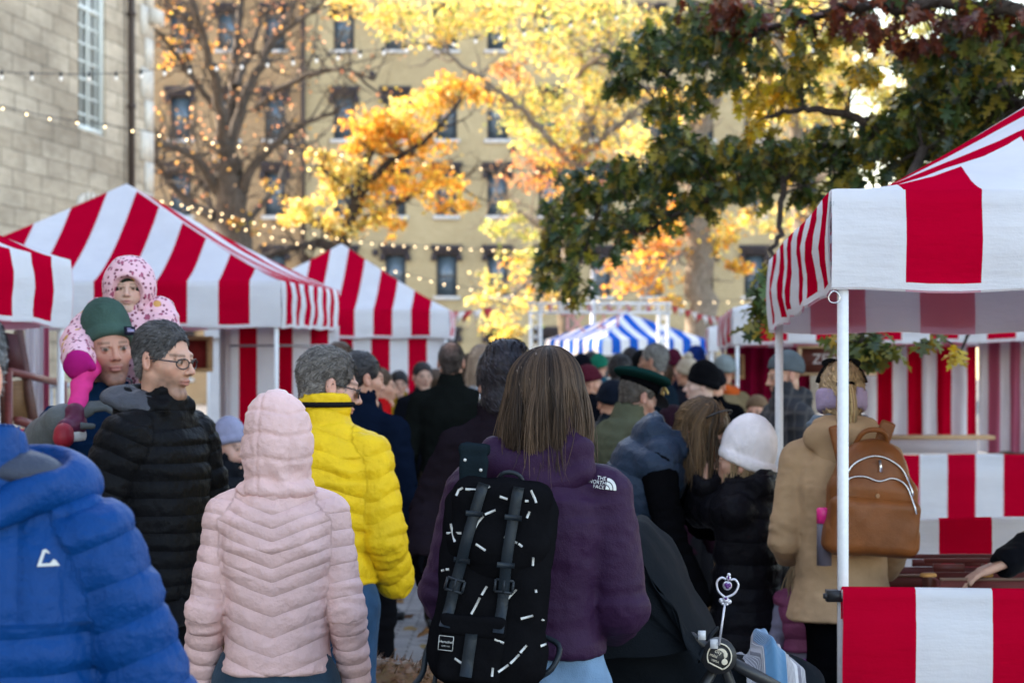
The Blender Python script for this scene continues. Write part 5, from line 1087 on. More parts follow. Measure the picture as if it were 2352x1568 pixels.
# 1 blue down jacket, left foreground
p = Person('person in bright blue down jacket walking toward camera at left edge', -112, 0, 4.0, 1.685, 8, head=(-28, 3, 0), hoff=(-.04, 0, .045), wid=1.16, res=.008, hres=.005, arms={1: ((.064, .01, -.165), (.012, -.05, -.15)), -1: ((-.04, .0, -.17), (0, -.05, -.15))}).body(beard=.3)
blue = cl((.001, .042, .185), 'nylon'); p.jacket(blue, th=.034, hem=-.12, mode='h', sp=.062, amp=.009, fold=.006, collar=.085, cr=.085, hood='down', res=.0075, sleeve=1.08, yoke=.33)
S = Solid(); A_ = np.stack([p.side, p.fr, p.up], 1); S.add(ell(p.neck + p.side * .085 + p.fr * .035 + p.up * .020, (.125, .105, .075), A_)); S.add(cone(p.neck + p.side * .10 - p.fr * .05 + p.up * .02, p.neck + p.side * .03 - p.fr * .115 - p.up * .03, .04, .022), .03); S.sub(ell(p.neck + p.side * .055 - p.fr * .02 + p.up * .105, (.105, .105, .085), A_), .015); V, F = S.mesh(.008); N = vnormals(V, F); p.part('hood', V + N * (.007 * vnoise(V, 13, 2))[:, None], F, blue)
S = Solid(); S.add(ell(p.neck + p.side * .06 - p.fr * .01 + p.up * .045, (.088, .085, .035), A_)); V, F = S.mesh(.008); N = vnormals(V, F); p.part('hood_lining', V + N * (.006 * vnoise(V, 22, 3))[:, None], F, cl((.045, .055, .085), 'nylon'))
p.trousers(cl(DARKT)); p.shoes(cl(DARKT, 'leather')); p.short_hair([(.05, .05, .055), (.10, .10, .105)], n=2500, grey=GREYH)
# emblem: hollow white peak shape on the chest
l0 = loc_of(p, 80, 1308, 3.86); pts = [(0, 0), (.0085, .026), (.0135, .0275), (.021, .020), (.0165, .0205), (.0125, .0225), (.0065, .0045), (.020, .0045), (.026, .011), (.0295, .009), (.036, .0)]
P2 = [(l0[0] + a, l0[2] + b) for a, b in pts]; Q = p.project(P2, -1, lift=.003); ql = len(Q); p.part('chest_emblem', np.vstack([Q, Q + np.array([0, .002, 0])]), [(0, 1, 6), (1, 2, 5, 6), (2, 3, 4, 5), (0, 6, 7, 10), (7, 8, 9, 10)], M['white_ink'], smooth=False)
# 2 green beanie and the child on his shoulders
p = Person('person in green beanie and navy coat carrying a child on the shoulders', 250, 0, 8.6, 1.79, 10, head=(12, 0, -4), hoff=(0, -.02, .02), hs=1.04, res=.010, hres=.0038, wid=1.05)
reach(p, -1, (88, 1020, 8.45), (140, 975, 8.28)); p.body(beard=.7, brow=(.10, .065, .04), skin=(.50, .255, .175)); p.jacket(cl((.008, .028, .075)), th=.022, hem=-.3, collar=.05, cr=.074, fold=.009); glove(p, -1, cl((.10, .105, .105)), curl=.9, d=(.8, -.15, .45), pal=(.3, .2, -.9), sc=1.25)
S = Solid(); w1, w2 = p.arm[-1][2], p.arm[-1][1]; S.add(cone(w1 + (w1 - w2) * .05, w1 + (w2 - w1) * .75, .066, .074)); V, F = S.mesh(.007); N = vnormals(V, F); p.part('sleeve_cuff', V + N * (.008 * vnoise(V, 18, 2))[:, None], F, cl((.11, .115, .115), 'nylon'))
b = MB(); b.tube([p.neck + p.side * .082 * math.cos(a) + p.fr * .078 * math.sin(a) + p.up * (.073 - .02 * math.sin(a)) for a in np.linspace(-3.3, .2, 16)], .004, 6); b.build('collar_piping', cl((.3, .3, .33)), p.o, smooth=True)
p.trousers(cl(NAVY, 'denim')); p.shoes(cl(DARKT, 'leather')); p.beanie(cl((.052, .092, .076), 'knit'), low=.004, thick=.014, slouch=.035, back=.02, tall=.022, tilt=26)
q = rotm(14, 2, -4); c = p.hp((.052, -.112, .066)); b = MB(); b.box((-.021, -.004, -.015), (.021, .004, .015)); tg = b.build('hat_tag', cl((.03, .03, .05)), p.o); tg.location = c; tg.rotation_euler = (R(-14), 0, R(32))
b = MB(); b.box((-.014, -.0065, -.006), (.014, -.0041, .004)); b.box((-.014, -.0065, .006), (.002, -.0041, .009)); m = b.build('tag_print', plain('lilac thread', (.25, .22, .36), .8), tg)
k = NT('pink floral shell'); o_ = k.obj(); vo = k.new('TexVoronoi'); vo.inputs['Scale'].default_value = 54; k.link(o_, vo.inputs['Vector']); vo.inputs['Randomness'].default_value = .9
mp = k.new('Mapping'); mp.inputs['Scale'].default_value = (1.5, 1, .7); mp.inputs['Rotation'].default_value = (0, .6, .3); k.link(o_, mp.inputs[0]); v2 = k.new('TexVoronoi'); v2.inputs['Scale'].default_value = 32; k.link(mp.outputs[0], v2.inputs['Vector'])
c1 = k.mix(k.math('LESS_THAN', vo.outputs['Distance'], .30), (.74, .43, .49), (.17, .03, .06)); c1 = k.mix(k.math('LESS_THAN', v2.outputs['Distance'], .29), c1, (.33, .06, .12)); v3 = k.new('TexVoronoi'); v3.inputs['Scale'].default_value = 13; k.link(o_, v3.inputs['Vector']); c1 = k.mix(k.math('LESS_THAN', v3.outputs['Distance'], .20), c1, (.55, .28, .07))
k.link(c1, k.b.inputs['Base Color']); k.set(Roughness=.6); k.bump(k.noise(30, 3, .6, o_), .4, .01); floral = k.m
ch = Person('person, a toddler in pink floral hooded coat riding on shoulders', 297, 0, 8.78, .90, -2, head=(4, 4, 0), hs=.72, sit=True, z0=1.095, wid=1.25, res=.007, hres=.0030, child=True)
reach(ch, -1, (184, 785, 8.62), (180, 832, 8.42)); reach(ch, 1, (380, 800, 8.72), (360, 850, 8.6))
ch.knee[-1] = loc_of(ch, 196, 856, 8.42); ch.ank[-1] = loc_of(ch, 172, 962, 8.24); ch.hip[-1] = loc_of(ch, 216, 822, 8.74); ch.hip[1] = loc_of(ch, 372, 830, 8.74); ch.knee[1] = loc_of(ch, 350, 890, 8.42); ch.ank[1] = loc_of(ch, 335, 985, 8.30)
ch.body(skin=(.60, .38, .30), blush=.16, lips=(.52, .22, .20), brow=(.22, .15, .11)); ch.jacket(floral, th=.040, hem=-.1, collar=0, fold=.008, sleeve=1.12); bh = ch.hood_up(floral, r=(.136, .150, .158), off=(0, .004, .014), open_=1.30, oz=-.034, res=.006)
bl_ = ch.hood_up(cl((.035, .045, .035), 'knit'), r=(.086, .106, .112), off=(0, .008, .02), open_=.80, oz=-.030, res=.006); bl_.name = 'balaclava'
fz = cl((.66, .045, .22)); ch.trousers(fz, th=.004, top=.02); mitten(ch, -1, cl((.34, .012, .14)), .052); mitten(ch, 1, cl((.34, .012, .14)), .05)
for kk in (-1, 1):
    a = ch.ank[kk]; S = Solid(); S.add(cone(a + np.array([0, .01, -.02]), a + np.array([kk * .01, -.09, -.028]), .036, .032)); S.add(cone(a + np.array([0, 0, .02]), a + np.array([0, 0, -.02]), .036, .036), .02); V, F = S.mesh(.006); sh = ch.part('boot', V, F, cl((.10, .012, .04), 'leather'))
    S = Solid(); S.add(cone(a + np.array([0, .02, -.055]), a + np.array([kk * .012, -.105, -.060]), .036, .036)); S.sub(rbox(a + np.array([0, -.04, -.135]), (.1, .2, .06), .005), .004); S.sub(rbox(a + np.array([0, -.04, .005]), (.1, .2, .045), .005), .004); V, F = S.mesh(.006); mesh_obj('sole', V, F, cl((.62, .58, .52)), sh)
    S = Solid(); S.add(cone(a + np.array([kk * .012, -.118, -.044]), a + np.array([kk * .012, -.121, -.06]), .034, .036)); V, F = S.mesh(.007); mesh_obj('toe_cap', V, F, cl((.30, .015, .03), 'leather'), sh)
# 4 black puffer with glasses
p = Person('person in black down jacket and glasses looking right beside the beanie carrier', 374, 0, 7.9, 1.765, 60, head=(4, 5, 0), res=.009, hres=.0038, wid=1.05, arms={-1: ((-.05, .05, -.165), (.0, -.07, -.14)), 1: ((.04, -.02, -.17), (0, -.09, -.12))}).body(beard=.75, skin=(.56, .31, .22))
blk = cl((.010, .010, .012), 'nylon'); p.jacket(blk, th=.03, hem=-.1, mode='h', sp=.056, amp=.006, fold=.009, collar=.055, cr=.074, hood='down', sleeve=1.05, res=.0075)
S = Solid(); hq = [p.neck + p.fr * .13 + p.up * .05 - p.side * .02, p.neck - p.side * .085 + p.fr * .075 + p.up * .062, p.neck - p.side * .115 - p.fr * .0 + p.up * .045, p.neck - p.side * .105 - p.fr * .085 - p.up * .012]; B_ = np.stack([p.side, p.fr, p.up], 1) @ rotm(18, 10, -32); S.add(ell(p.neck - p.side * .088 + p.fr * .035 + p.up * .040, (.060, .120, .026), B_)); S.add(ell(p.neck - p.side * .03 + p.fr * .11 + p.up * .055, (.085, .04, .03), np.stack([p.side, p.fr, p.up], 1)), .03); V, F = S.mesh(.007); N = vnormals(V, F); p.part('hood_lining', V + N * (.006 * vnoise(V, 30, 2))[:, None], F, cl((.060, .062, .075), 'nylon'))
p.trousers(cl(DARKT, 'denim')); p.shoes(cl(DARKT, 'leather')); p.short_hair([(.025, .023, .024), (.07, .065, .065)], n=4500, blade=.024, grey=GREYH, th=.006, hairline=.07, side=-.012, back=-.06); p.glasses(M['black_plastic'])
# 5 boy
p = Person('person, a child in lavender beanie beside the red stall counter', 527, 0, 12.8, 1.30, 55, head=(0, 6, 0), hs=.9, res=.012, hres=.006, child=True).body(skin=(.58, .34, .26)); p.jacket(cl((.010, .012, .018), 'nylon'), th=.026, hem=-.1, mode='h', sp=.09, amp=.005); p.trousers(cl(DARKT)); p.shoes(cl(DARKT, 'leather')); p.beanie(cl((.30, .30, .42), 'knit'), low=.012, tall=.02, thick=.021)
# 6 pale pink quilted jacket
p = Person('person in pale pink quilted jacket with hood up seen from behind', 637, 0, 6.5, 1.55, 180, res=.009, hres=.009, wid=.93, arms={1: ((.034, .015, -.165), (.012, -.05, -.115)), -1: ((-.034, .015, -.165), (-.012, -.05, -.115))}).body(face=False)
pk = cl((.72, .475, .445), 'nylon'); p.jacket(pk, th=.022, hem=.0, mode='h', sp=.041, amp=.0034, chev=.36, fold=.006, collar=0, res=.0062, flare=1.06, spf=lambda q: np.where(q > .22, (q - .22) / .036 + 4.2, q / .0525), sleeve=.86); p.hood_up(pk, r=(.094, .116, .134), quilt=1, res=.0058, off=(0, .008, .010))
for k_ in (-1, 1): glove(p, k_, cl(BLACK), curl=.7)
p.trousers(cl((.03, .055, .085), 'denim')); p.shoes(cl(DARKT, 'leather'))
# 7 yellow jacket
p = Person('person in yellow down jacket and sunglasses, back to camera', 752, 0, 8.0, 1.69, 163, head=(-52, 12, 0), hoff=(0, -.02, -.01), res=.009, hres=.0038, wid=.98, arms={-1: ((-.036, .0, -.16), (.006, -.07, -.085)), 1: ((.04, .0, -.16), (0, -.06, -.10))}).body(skin=(.58, .33, .25), beard=.25)
yel = cl((.78, .50, .012), 'nylon'); p.jacket(yel, th=.036, hem=.06, mode='h', sp=.066, amp=.008, wave=.018, fold=.007, collar=.085, cr=.088, sleeve=.95, res=.0068)
b = MB(); b.tube([p.neck + p.side * .092 * math.cos(a) + p.fr * (.090 * math.sin(a) - .010) + p.up * .086 for a in np.linspace(-1.0, 4.1, 26)], .009, 8); b.build('collar_trim', cl((.02, .02, .024)), p.o, smooth=True)
p.trousers(cl((.030, .075, .15), 'denim')); p.shoes(cl(DARKT, 'leather')); p.short_hair([(.06, .052, .048), (.15, .135, .125)], n=5000, blade=.026, grey=(.22, .20, .19), th=.008, hairline=.062, wild=.45); p.glasses(M['black_plastic'], plain('dark lens', (.006, .006, .007), .12), True)
b = MB(); b.ball(p.hp((-.086, -.012, -.02)), .008, 8, 6); b.tube([p.hp((-.088, -.012, -.02)), p.hp((-.085, -.022, -.05))], .004, 6); b.build('earbud', M['white_ink'], p.o, smooth=True)
# 8-13 people ahead on the path
def simple(label, x, Y, ytop, face, coat, hair=None, hat=None, head=(0, 0, 0), hem=-.3, wid=1., kind='cloth', pants=DARKT, hs=1., tall=0, mode=None, pom=None, group=None, cuff=True, beard=0, hood=None, skin=SKIN, th=.024, collar=.05, lean=(0, 0), hairf=None, arms=None, low=.02, thin=0, hres=None):
    H = ZC - (ytop - HY) * Y / FD - (.02 + tall * .8 if hat else .012)
    p = Person(label, x, 0, Y, H, face, group, head=head, wid=wid, hs=hs, res=.016 if Y > 13 else .011, hres=hres or (.007 if Y > 13 else .0055), lean=lean, arms=arms).body(beard=beard, skin=skin)
    p.jacket(cl(coat, kind), th=th, hem=hem, mode=mode, sp=.08, amp=.008, collar=collar, hood=hood, fold=.008); p.trousers(cl(pants)); p.shoes(cl(DARKT, 'leather'))
    if hairf == 'long': p.cap_hair(hair); p.strands(hair, n=260, length=.26, w=.004)
    elif hairf == 'cap': p.cap_hair(hair, low=-.09)
    elif hair is not None: p.short_hair(hair, n=1800, thin=thin, blade=.026)
    if hat is not None: p.beanie(cl(hat, 'knit'), low=low, tall=tall, pom=pom, cuff=cuff)
    return p
BRH = [(.05, .03, .02), (.11, .065, .04)]; BKH = [(.012, .010, .010), (.03, .025, .025)]
simple('person with dark swept hair and navy coat past the yellow jacket', 830, 11.0, 803, 152, (.008, .014, .032), [(.022, .020, .022), (.05, .045, .045)], head=(-30, 6, 0), hem=-.45, wid=1.12, collar=.08)
simple('person whose brown hair top shows against the striped wall', 781, 13.6, 781, 175, (.02, .02, .03), BRH)
simple('person in red and cream jacket hidden behind the navy coat', 872, 15.5, 842, 100, (.48, .010, .012), BRH, head=(0, 0, 0), wid=1.1)
simple('person with dark pulled back hair and mustard collar facing camera', 917, 22, 851, 6, (.30, .18, .012), [(.012, .01, .01), (.02, .018, .018)], hairf='cap', hs=.95, skin=(.46, .26, .18))
simple('person, young with cropped dark hair and dark jacket facing camera', 971, 20.5, 829, 18, (.012, .013, .018), BKH, skin=(.52, .31, .22))
p = simple('person in long black coat with thinning crown, back to camera', 1036, 15.0, 783, 180, (.012, .014, .013), [(.03, .022, .02), (.06, .045, .04)], hem=-.42, wid=1.13, collar=.09, pants=(.035, .028, .02), thin=.6, hres=.006)
simple('person with dark hair and green top under the yellow leaves', 1082, 20, 812, 200, (.012, .06, .045), BRH, hairf='long')
simple('person with fair curly hair and light blue top near the truss', 1108, 17.5, 792, 165, (.34, .42, .52), [(.24, .16, .11), (.42, .31, .22)], hairf='long')
simple('person with brown hair between the black coat and the tent', 1003, 24, 846, 150, (.02, .016, .02), BRH, hairf='cap')
# 14 black haired
p = Person('person with black gathered hair and dark plum coat, back turned', 1150, 0, 9.0, 1.68, 190, head=(14, -2, 0), res=.010, hres=.0045, wid=1.03)
reach(p, 1, (985, 1165, 8.95), (968, 1270, 8.75)); p.body(skin=(.42, .24, .17)); p.jacket(cl((.022, .016, .022)), th=.026, hem=-.35, collar=.085, cr=.082, fold=.010, hood=None); p.trousers(cl(DARKT)); p.shoes(cl(DARKT, 'leather')); glove(p, 1, cl(BLACK))
bk = [(.008, .007, .009), (.028, .023, .03)]; p.cap_hair(bk, th=.020, low=-.05, extra=[ell(p.hp((.0, .085, .075)), (.062, .055, .055)), ell(p.hp((-.01, .03, .135)), (.075, .065, .04))]); p.glasses(M['black_plastic'])
b = MB(); b.tube([p.hp((.082, .0, -.03)), p.hp((.084, .0, -.075))], .004, 6); b.build('earring', M['steel'], p.o, smooth=True)
simple('person with long plum brown hair between black hair and purple jacket', 1196, 10.4, 838, 175, (.02, .014, .02), [(.03, .018, .022), (.06, .04, .045)], hairf='long')
# 15 purple jacket
p = P15 = Person('person in purple shell jacket with long brown hair, patterned backpack', 1256, 0, 6.0, 1.655, 173, head=(-4, 2, 2), hoff=(-.02, 0, 0), res=.0085, hres=.006, wid=.97, arms={1: ((.045, -.01, -.15), (-.02, -.13, -.05)), -1: ((-.030, .005, -.165), (.02, -.13, -.035))}).body(face=True)
pur = cloth('purple shell nylon', (.027, .009, .033), .6, .45, 260, .08, 0, 24, .12); p.jacket(pur, th=.03, hem=.10, fold=.007, collar=.03, cr=.09, sleeve=1.06, res=.0068, bulk=1.0, shn=1.0)
S = Solid(); A_ = np.stack([p.side, p.fr, p.up], 1); S.add(ell(p.neck + p.fr * .072 - p.up * .020, (.135, .066, .066), A_)); S.add(ell(p.neck + p.fr * .062 - p.side * .045 + p.up * .060, (.070, .046, .078), A_), .03)
for k_ in (-1, 1): S.add(cone(p.neck + p.fr * .06 + p.side * k_ * .10 + p.up * .02, p.neck - p.fr * .06 + p.side * k_ * .075, .045, .03), .03)
S.sub(ell(p.neck - p.fr * .035 + p.up * .12, (.075, .070, .09), A_), .02); V, F = S.mesh(.0065); N = vnormals(V, F); q = V - p.neck; ar = np.arctan2(q[:, 0], q[:, 1]); V = V + N * (.010 * vnoise(V, 11, 3) + .006 * vnoise(V, 24, 5) + .006 * np.sin(q[:, 2] * 75 + q[:, 0] * 14 + 2 * vnoise(V, 8, 7)))[:, None]; p.part('hood', V, F, pur)
p.trousers(cl((.16, .26, .40), 'denim'), top=.05); p.shoes(cl((.3, .3, .3), 'leather'))
hairc = [(.022, .014, .011), (.135, .082, .050)]; p.cap_hair(hairc, th=.010, low=-.01)
def over(q):                                                            # hair lies on the hood instead of sinking into it
    d = q - (p.neck + p.fr * .06 + p.up * .01); r = np.array([.146, .080, .088]); kx = math.sqrt(((d / r) ** 2).sum())
    return q if kx > 1 else q + (d * np.array([1, 1, .2])) / max(kx, .3) * (1 - kx) * 1.1
p.strands(hairc, n=7000, length=.235, w=.0009, spread=.008, flick=.045, layer=.013, part=-.012, seg=16, vol=1.15)
# lettering on the shoulder: three stacked words and a quarter dome of arcs
l0 = loc_of(p, 1376, 1110, 5.85)
def back_print(items, name):
    V = []; F = []; n = 0
    for P2, fs in items:
        Q = p.project([(a, b_) for a, b_ in P2], 1, lift=.004); V.append(Q); F += [tuple(i + n for i in f) for f in fs]; n += len(Q)
    return p.part(name, np.concatenate(V), F, M['white_ink'], smooth=False)
it = []; tl = R(-8)
def flat(u, v): u, v = u * math.cos(tl) - v * math.sin(tl), u * math.sin(tl) + v * math.cos(tl); return (l0[0] - u, l0[2] + v)   # local x runs to the viewer's left
for wd, cx, cy, sz in (('THE', .006, .0105, .0125), ('NORTH', -.002, .0, .0125), ('FACE', .003, -.0105, .0125)):
    V, F = text_mesh(wd, sz); it.append(([flat(-.006 + cx + a * .95, cy + b_) for a, b_, _ in V], F))
for r0, r1 in ((.0, .0085), (.0105, .017), (.019, .026)):
    aa = np.linspace(0, math.pi / 2, 9); ring = [flat(.014 + r1 * math.sin(a), -.014 + r1 * 1.05 * math.cos(a)) for a in aa] + [flat(.014 + r0 * math.sin(a), -.014 + r0 * 1.05 * math.cos(a)) for a in aa]; it.append((ring, [(i, i + 1, i + 10, i + 9) for i in range(8)]))
back_print(it, 'shoulder_print')
# 16 officer in green peaked cap
p = Person('person in olive greatcoat and green peaked cap bowing to the right', 1462, 0, 12.0, 1.60, 118, head=(4, 24, 0), hoff=(0, -.03, -.01), lean=(0, -.06), res=.011, hres=.005).body(skin=(.36, .19, .13)); p.jacket(cl((.085, .088, .055)), th=.040, hem=-.5, collar=.075, cr=.08, fold=.008, bulk=1.1)
p.trousers(cl(DARKT)); p.shoes(cl(DARKT, 'leather')); p.short_hair([(.05, .04, .035), (.09, .075, .06)], n=1200)
ct = p.Hr; S = Solid(); S.add(ell(p.hp((0, .015, .118)), (.142, .150, .036), ct @ rotm(0, -8, 0))); V, F = S.mesh(.006); N = vnormals(V, F); cap = p.part('peaked_cap', V + N * (.003 * vnoise(V, 16, 2))[:, None], F, cl((.012, .048, .042)))
S = Solid(); S.add(loft(p.hp((0, .012, .052)), ct @ np.array([0, 0, .055]), ct @ np.array([1., 0, 0]), (0, 1), (.086, .094), (.103, .112), pw=2.)); V, F = S.mesh(.006); mesh_obj('cap_band', V, F, cl(BLACK), cap)
S = Solid(); S.add(ell(p.hp((0, -.125, .050)), (.075, .055, .007), ct @ rotm(0, 28, 0))); V, F = S.mesh(.004); mesh_obj('visor', V, F, cl(BLACK, 'leather'), cap)
b = MB()
for i in range(9): a = R(-60 + i * 15); b.ball(p.hp((.030 * math.sin(a), -.128 - .004 * abs(i - 4), .090 + .030 * math.cos(a) * (1 - .12 * abs(i - 4)))), (.006, .005, .010), 8, 6)
b.ball(p.hp((0, -.135, .09)), (.012, .006, .016), 8, 6); b.build('cap_badge', M['brass'], cap, smooth=True)
b = MB(); [b.ball(p.sh[kk] * .7 + p.neck * .3 + p.fr * .02 + p.up * .055 + p.side * kk * .0, .010, 8, 6) for kk in (1, -1)]; b.build('coat_buttons', M['brass'], p.o, smooth=True)
# 17 bending woman and 18 the child with white beanie
p = Person('person in navy padded vest bending down to the white beanie child', 1610, 0, 9.2, 1.66, 84, head=(-24, 26, 0), hoff=(0, -.045, -.10), lean=(0, -.24), res=.009, hres=.0045, wid=1.05, arms={-1: ((-.03, -.03, -.17), (.0, -.06, -.13)), 1: ((.04, -.1, -.15), (0, -.12, -.03))}).body(skin=(.50, .27, .19))
o = p.jacket(cl(BLACK), th=.018, hem=-.05, collar=0, fold=.008); o.name = 'sweater'; o = p.jacket(cl((.022, .036, .065), 'nylon'), th=.046, hem=-.06, mode='h', sp=.12, amp=.012, arms=(), collar=.05, hood='down', fold=.008, shn=1.0); o.name = 'padded_vest'
p.trousers(cl(DARKT)); p.shoes(cl(DARKT, 'leather')); hc2 = [(.035, .022, .014), (.19, .115, .06)]; p.cap_hair(hc2, th=.012, low=-.05); p.strands(hc2, n=900, length=.23, w=.002, flick=.02, swing=(0, -.0, 0), face_open=.60, vol=.9)
b = MB(); b.tube([p.hp((.08 * math.cos(a), -.03 - .03 * math.sin(a), .10 + .04 * math.sin(a))) for a in np.linspace(-.3, 3.4, 14)], .0035, 6); b.build('hair_sunglasses', M['black_plastic'], p.o, smooth=True)
p = Person('person, a child in white knit beanie and long black coat', 1708, 0, 9.1, 1.375, -112, head=(6, -6, 0), hs=.96, res=.009, hres=.0055, wid=1.12); reach(p, 1, (1612, 1172, 9.2), (1621, 1112, 9.12)); p.body(face=True, hands=(1,), handk={1: dict(curl=.9, d=(-.15, .0, 1), pal=(.2, -1, .1), sc=1.0)}, skin=(.48, .27, .19))
p.jacket(cl((.012, .011, .015), 'nylon'), th=.034, hem=-.42, mode='h', sp=.085, amp=.006, collar=.06, fold=.008, hood='down', flare=1.08); S = Solid(); w1 = p.arm[1][2]; d1 = w1 - p.arm[1][1]; d1 /= np.linalg.norm(d1); S.add(cone(w1 - d1 * .035, w1 - d1 * .01, .034, .036)); V, F = S.mesh(.006); p.part('purple_cuff', V, F, cl((.10, .02, .10), 'knit'))
b = Solid(); b.add(loft(p.pel - np.array([0, 0, .475 * .42 + .05]), np.array([0, 0, .05]), p.side, (0, 1), (.205, .200), (.165, .16))); V, F = b.mesh(.012); p.part('coat_lining', V, F, cl((.15, .14, .22)))
p.trousers(cl((.02, .02, .026))); p.shoes(cl(DARKT, 'leather')); p.beanie(cl((.82, .76, .78), 'knit'), low=-.01, tall=.03, thick=.02, tilt=16); p.strands([(.20, .13, .07), (.36, .25, .14)], n=260, length=.18, w=.002, vol=.3, layer=.004)
# 20 plaid coat man
k = NT('dark plaid wool'); o_ = k.obj(); sp = k.new('SeparateXYZ'); k.link(o_, sp.inputs[0]); h = k.math('GREATER_THAN', k.math('FRACT', k.math('MULTIPLY', sp.outputs[2], 11)), .78); v = k.math('GREATER_THAN', k.math('FRACT', k.math('MULTIPLY', k.math('ADD', sp.outputs[0], sp.outputs[1]), 11)), .78)
c1 = k.mix(h, (.016, .017, .022), (.04, .035, .035)); c1 = k.mix(v, c1, (.05, .045, .045)); k.link(c1, k.b.inputs['Base Color']); k.set(Roughness=.9); k.bump(k.noise(14, 4, .6, o_), .4, .012); plaid = k.m
p = Person('person in grey knit hat and dark plaid coat facing left by the stall', 1804, 0, 14.0, 1.685, -72, head=(-4, 10, 0), res=.012, hres=.006, wid=1.15).body(skin=(.50, .27, .18), beard=.2); p.jacket(plaid, th=.034, hem=-.35, collar=.09, cr=.085, fold=.010, hood='down'); p.trousers(cl(DARKT)); p.shoes(cl(DARKT, 'leather')); p.beanie(cl((.10, .115, .125), 'knit'), low=.018, cuff=False, thick=.017)
# 21 camel coat
p = P21 = Person('person in camel coat with lavender headband wearing brown leather backpack', 1932, 0, 8.6, 1.63, 180, head=(0, 8, 0), hs=.93, res=.009, hres=.0055, wid=.98, arms={1: ((.030, .0, -.165), (-.02, -.12, -.04)), -1: ((-.032, .0, -.165), (.01, -.10, -.07))})
for k_ in (-1, 1): p.hip[k_][0] *= .55; p.knee[k_][0] *= .6; p.ank[k_][0] *= .7
p.body(face=True)
cam_ = cl((.40, .26, .15), 'wool'); p.jacket(cam_, th=.030, hem=-.24, collar=.03, cr=.085, hood='down', fold=.006, flare=1.22, sleeve=.9, res=.0075); S = Solid(); A_ = np.stack([p.side, p.fr, p.up], 1); S.add(ell(p.neck + p.fr * .085 + p.up * .012, (.145, .075, .075), A_)); S.add(ell(p.neck + p.fr * .10 - p.up * .06, (.10, .055, .07), A_), .03); S.sub(ell(p.neck + p.fr * .02 + p.up * .125, (.095, .085, .09), A_), .02); V, F = S.mesh(.0075); N = vnormals(V, F); p.part('hood', V + N * (.009 * vnoise(V, 12, 4))[:, None], F, cam_); p.trousers(cl(BLACK), th=.0); p.shoes(cl(DARKT, 'leather')); scarf(p, cl((.16, .20, .25), 'knit'), dz=.045)
bl2 = [(.22, .14, .075), (.50, .36, .20)]; p.cap_hair(bl2, th=.010, low=-.02, extra=[ell(p.hp((0, .115, .02)), (.03, .035, .03))])
V = []; S = Solid(); S.add(loft(p.hp((0, .014, -.055)), p.Hr @ np.array([0, -.004, .085]), p.Hr @ np.array([1., 0, 0]), (0, .25, .75, 1), (.086, .090, .090, .084), (.104, .108, .109, .100), pw=2.)); S.sub(ell(p.hp((0, .125, .025)), (.04, .05, .05)), .01); V, F = S.mesh(.006); N = vnormals(V, F); p.part('headband', V + N * (.003 * vnoise(V, 22, 1) + .0015 * vnoise(V, 120, 2))[:, None], F, cl((.36, .28, .42), 'knit'))
b = MB(); b.tube([p.hp((.092 * math.cos(a), .02, .03 + .108 * math.sin(a))) for a in np.linspace(.25, 2.9, 18)], .011, 8); b.ball(p.hp((.04, .02, .132)), (.034, .018, .018), 10, 8); b.ball(p.hp((-.04, .02, .132)), (.034, .018, .018), 10, 8); b.build('hair_bow', cl((.012, .012, .014), 'knit'), p.o, smooth=True)
V = []; F = []; C = []; n = 0
for i in range(420):
    a = rng.uniform(0, 6.28); r = rng.random() ** .5 * .028; L = rng.uniform(.13, .19); P = [p.hp((r * math.cos(a), .125 + r * .6 * math.sin(a), .035)) + np.array([math.cos(a) * .012 * math.sin(f * 3), .025 * math.sin(f * 2.4) + .012, -L * f]) for f in np.linspace(0, 1, 8)]; v, f3 = tube(P, np.linspace(.0026, .0012, 8), 3, False); V.append(v); F += [[x + n for x in q] for q in f3]; n += len(v); C.append(np.repeat(jcol([bl2[0], bl2[1], (.38, .25, .13)], 1, .15), len(v), 0))
p.part('ponytail', np.concatenate(V), F, M['hair'], col=np.concatenate(C)); b = MB(); b.tube([p.hp((.028 * math.cos(a), .125 + .02 * math.sin(a), .038)) for a in np.linspace(0, 6.28, 14)], .008, 6); b.build('hair_tie', cl(BLACK), p.o, smooth=True)
# 22 small girl, 23 child in teal
p = Person('person, a small girl with fair hair, pink padded vest and purple tutu', 1864, 0, 9.0, .95, 178, hs=.84, res=.008, hres=.0055, wid=1.1).body(); o = p.jacket(cl((.20, .05, .11), 'nylon'), th=.030, hem=.24, mode='h', sp=.06, amp=.008, arms=(), collar=.02); o.name = 'padded_vest'; o = p.jacket(cl((.22, .20, .27)), th=.010, hem=.1, collar=0); o.name = 'shirt'
p.cap_hair([(.16, .10, .06), (.34, .24, .14)]); p.strands([(.16, .10, .06), (.34, .24, .14)], n=700, length=.2, w=.002); p.trousers(cl(BLACK)); p.shoes(cl(DARKT, 'leather'))
V = []; F = []
for ly in range(3):
    b0 = len(V)
    for j in range(8):
        t = j / 7; rr = .105 + .14 * t ** .7 - ly * .012
        for i in range(120): a = i / 120 * 6.283; w_ = .018 * t * math.sin(a * (17 + ly * 4) + ly) + .01 * t * math.sin(a * 41 + ly); V.append((p.pel[0] + (rr + w_) * math.cos(a), p.pel[1] + (rr * .85 + w_) * math.sin(a), p.pel[2] + .05 - (.27 + ly * .01) * t))
    for j in range(7):
        for i in range(120): F.append((b0 + j * 120 + i, b0 + j * 120 + (i + 1) % 120, b0 + (j + 1) * 120 + (i + 1) % 120, b0 + (j + 1) * 120 + i))
k = NT('purple tulle'); k.set(Base_Color=(.27, .015, .26), Roughness=.45, Sheen_Weight=.5); M['tulle'] = k.m; p.part('tutu', V, F, M['tulle'])
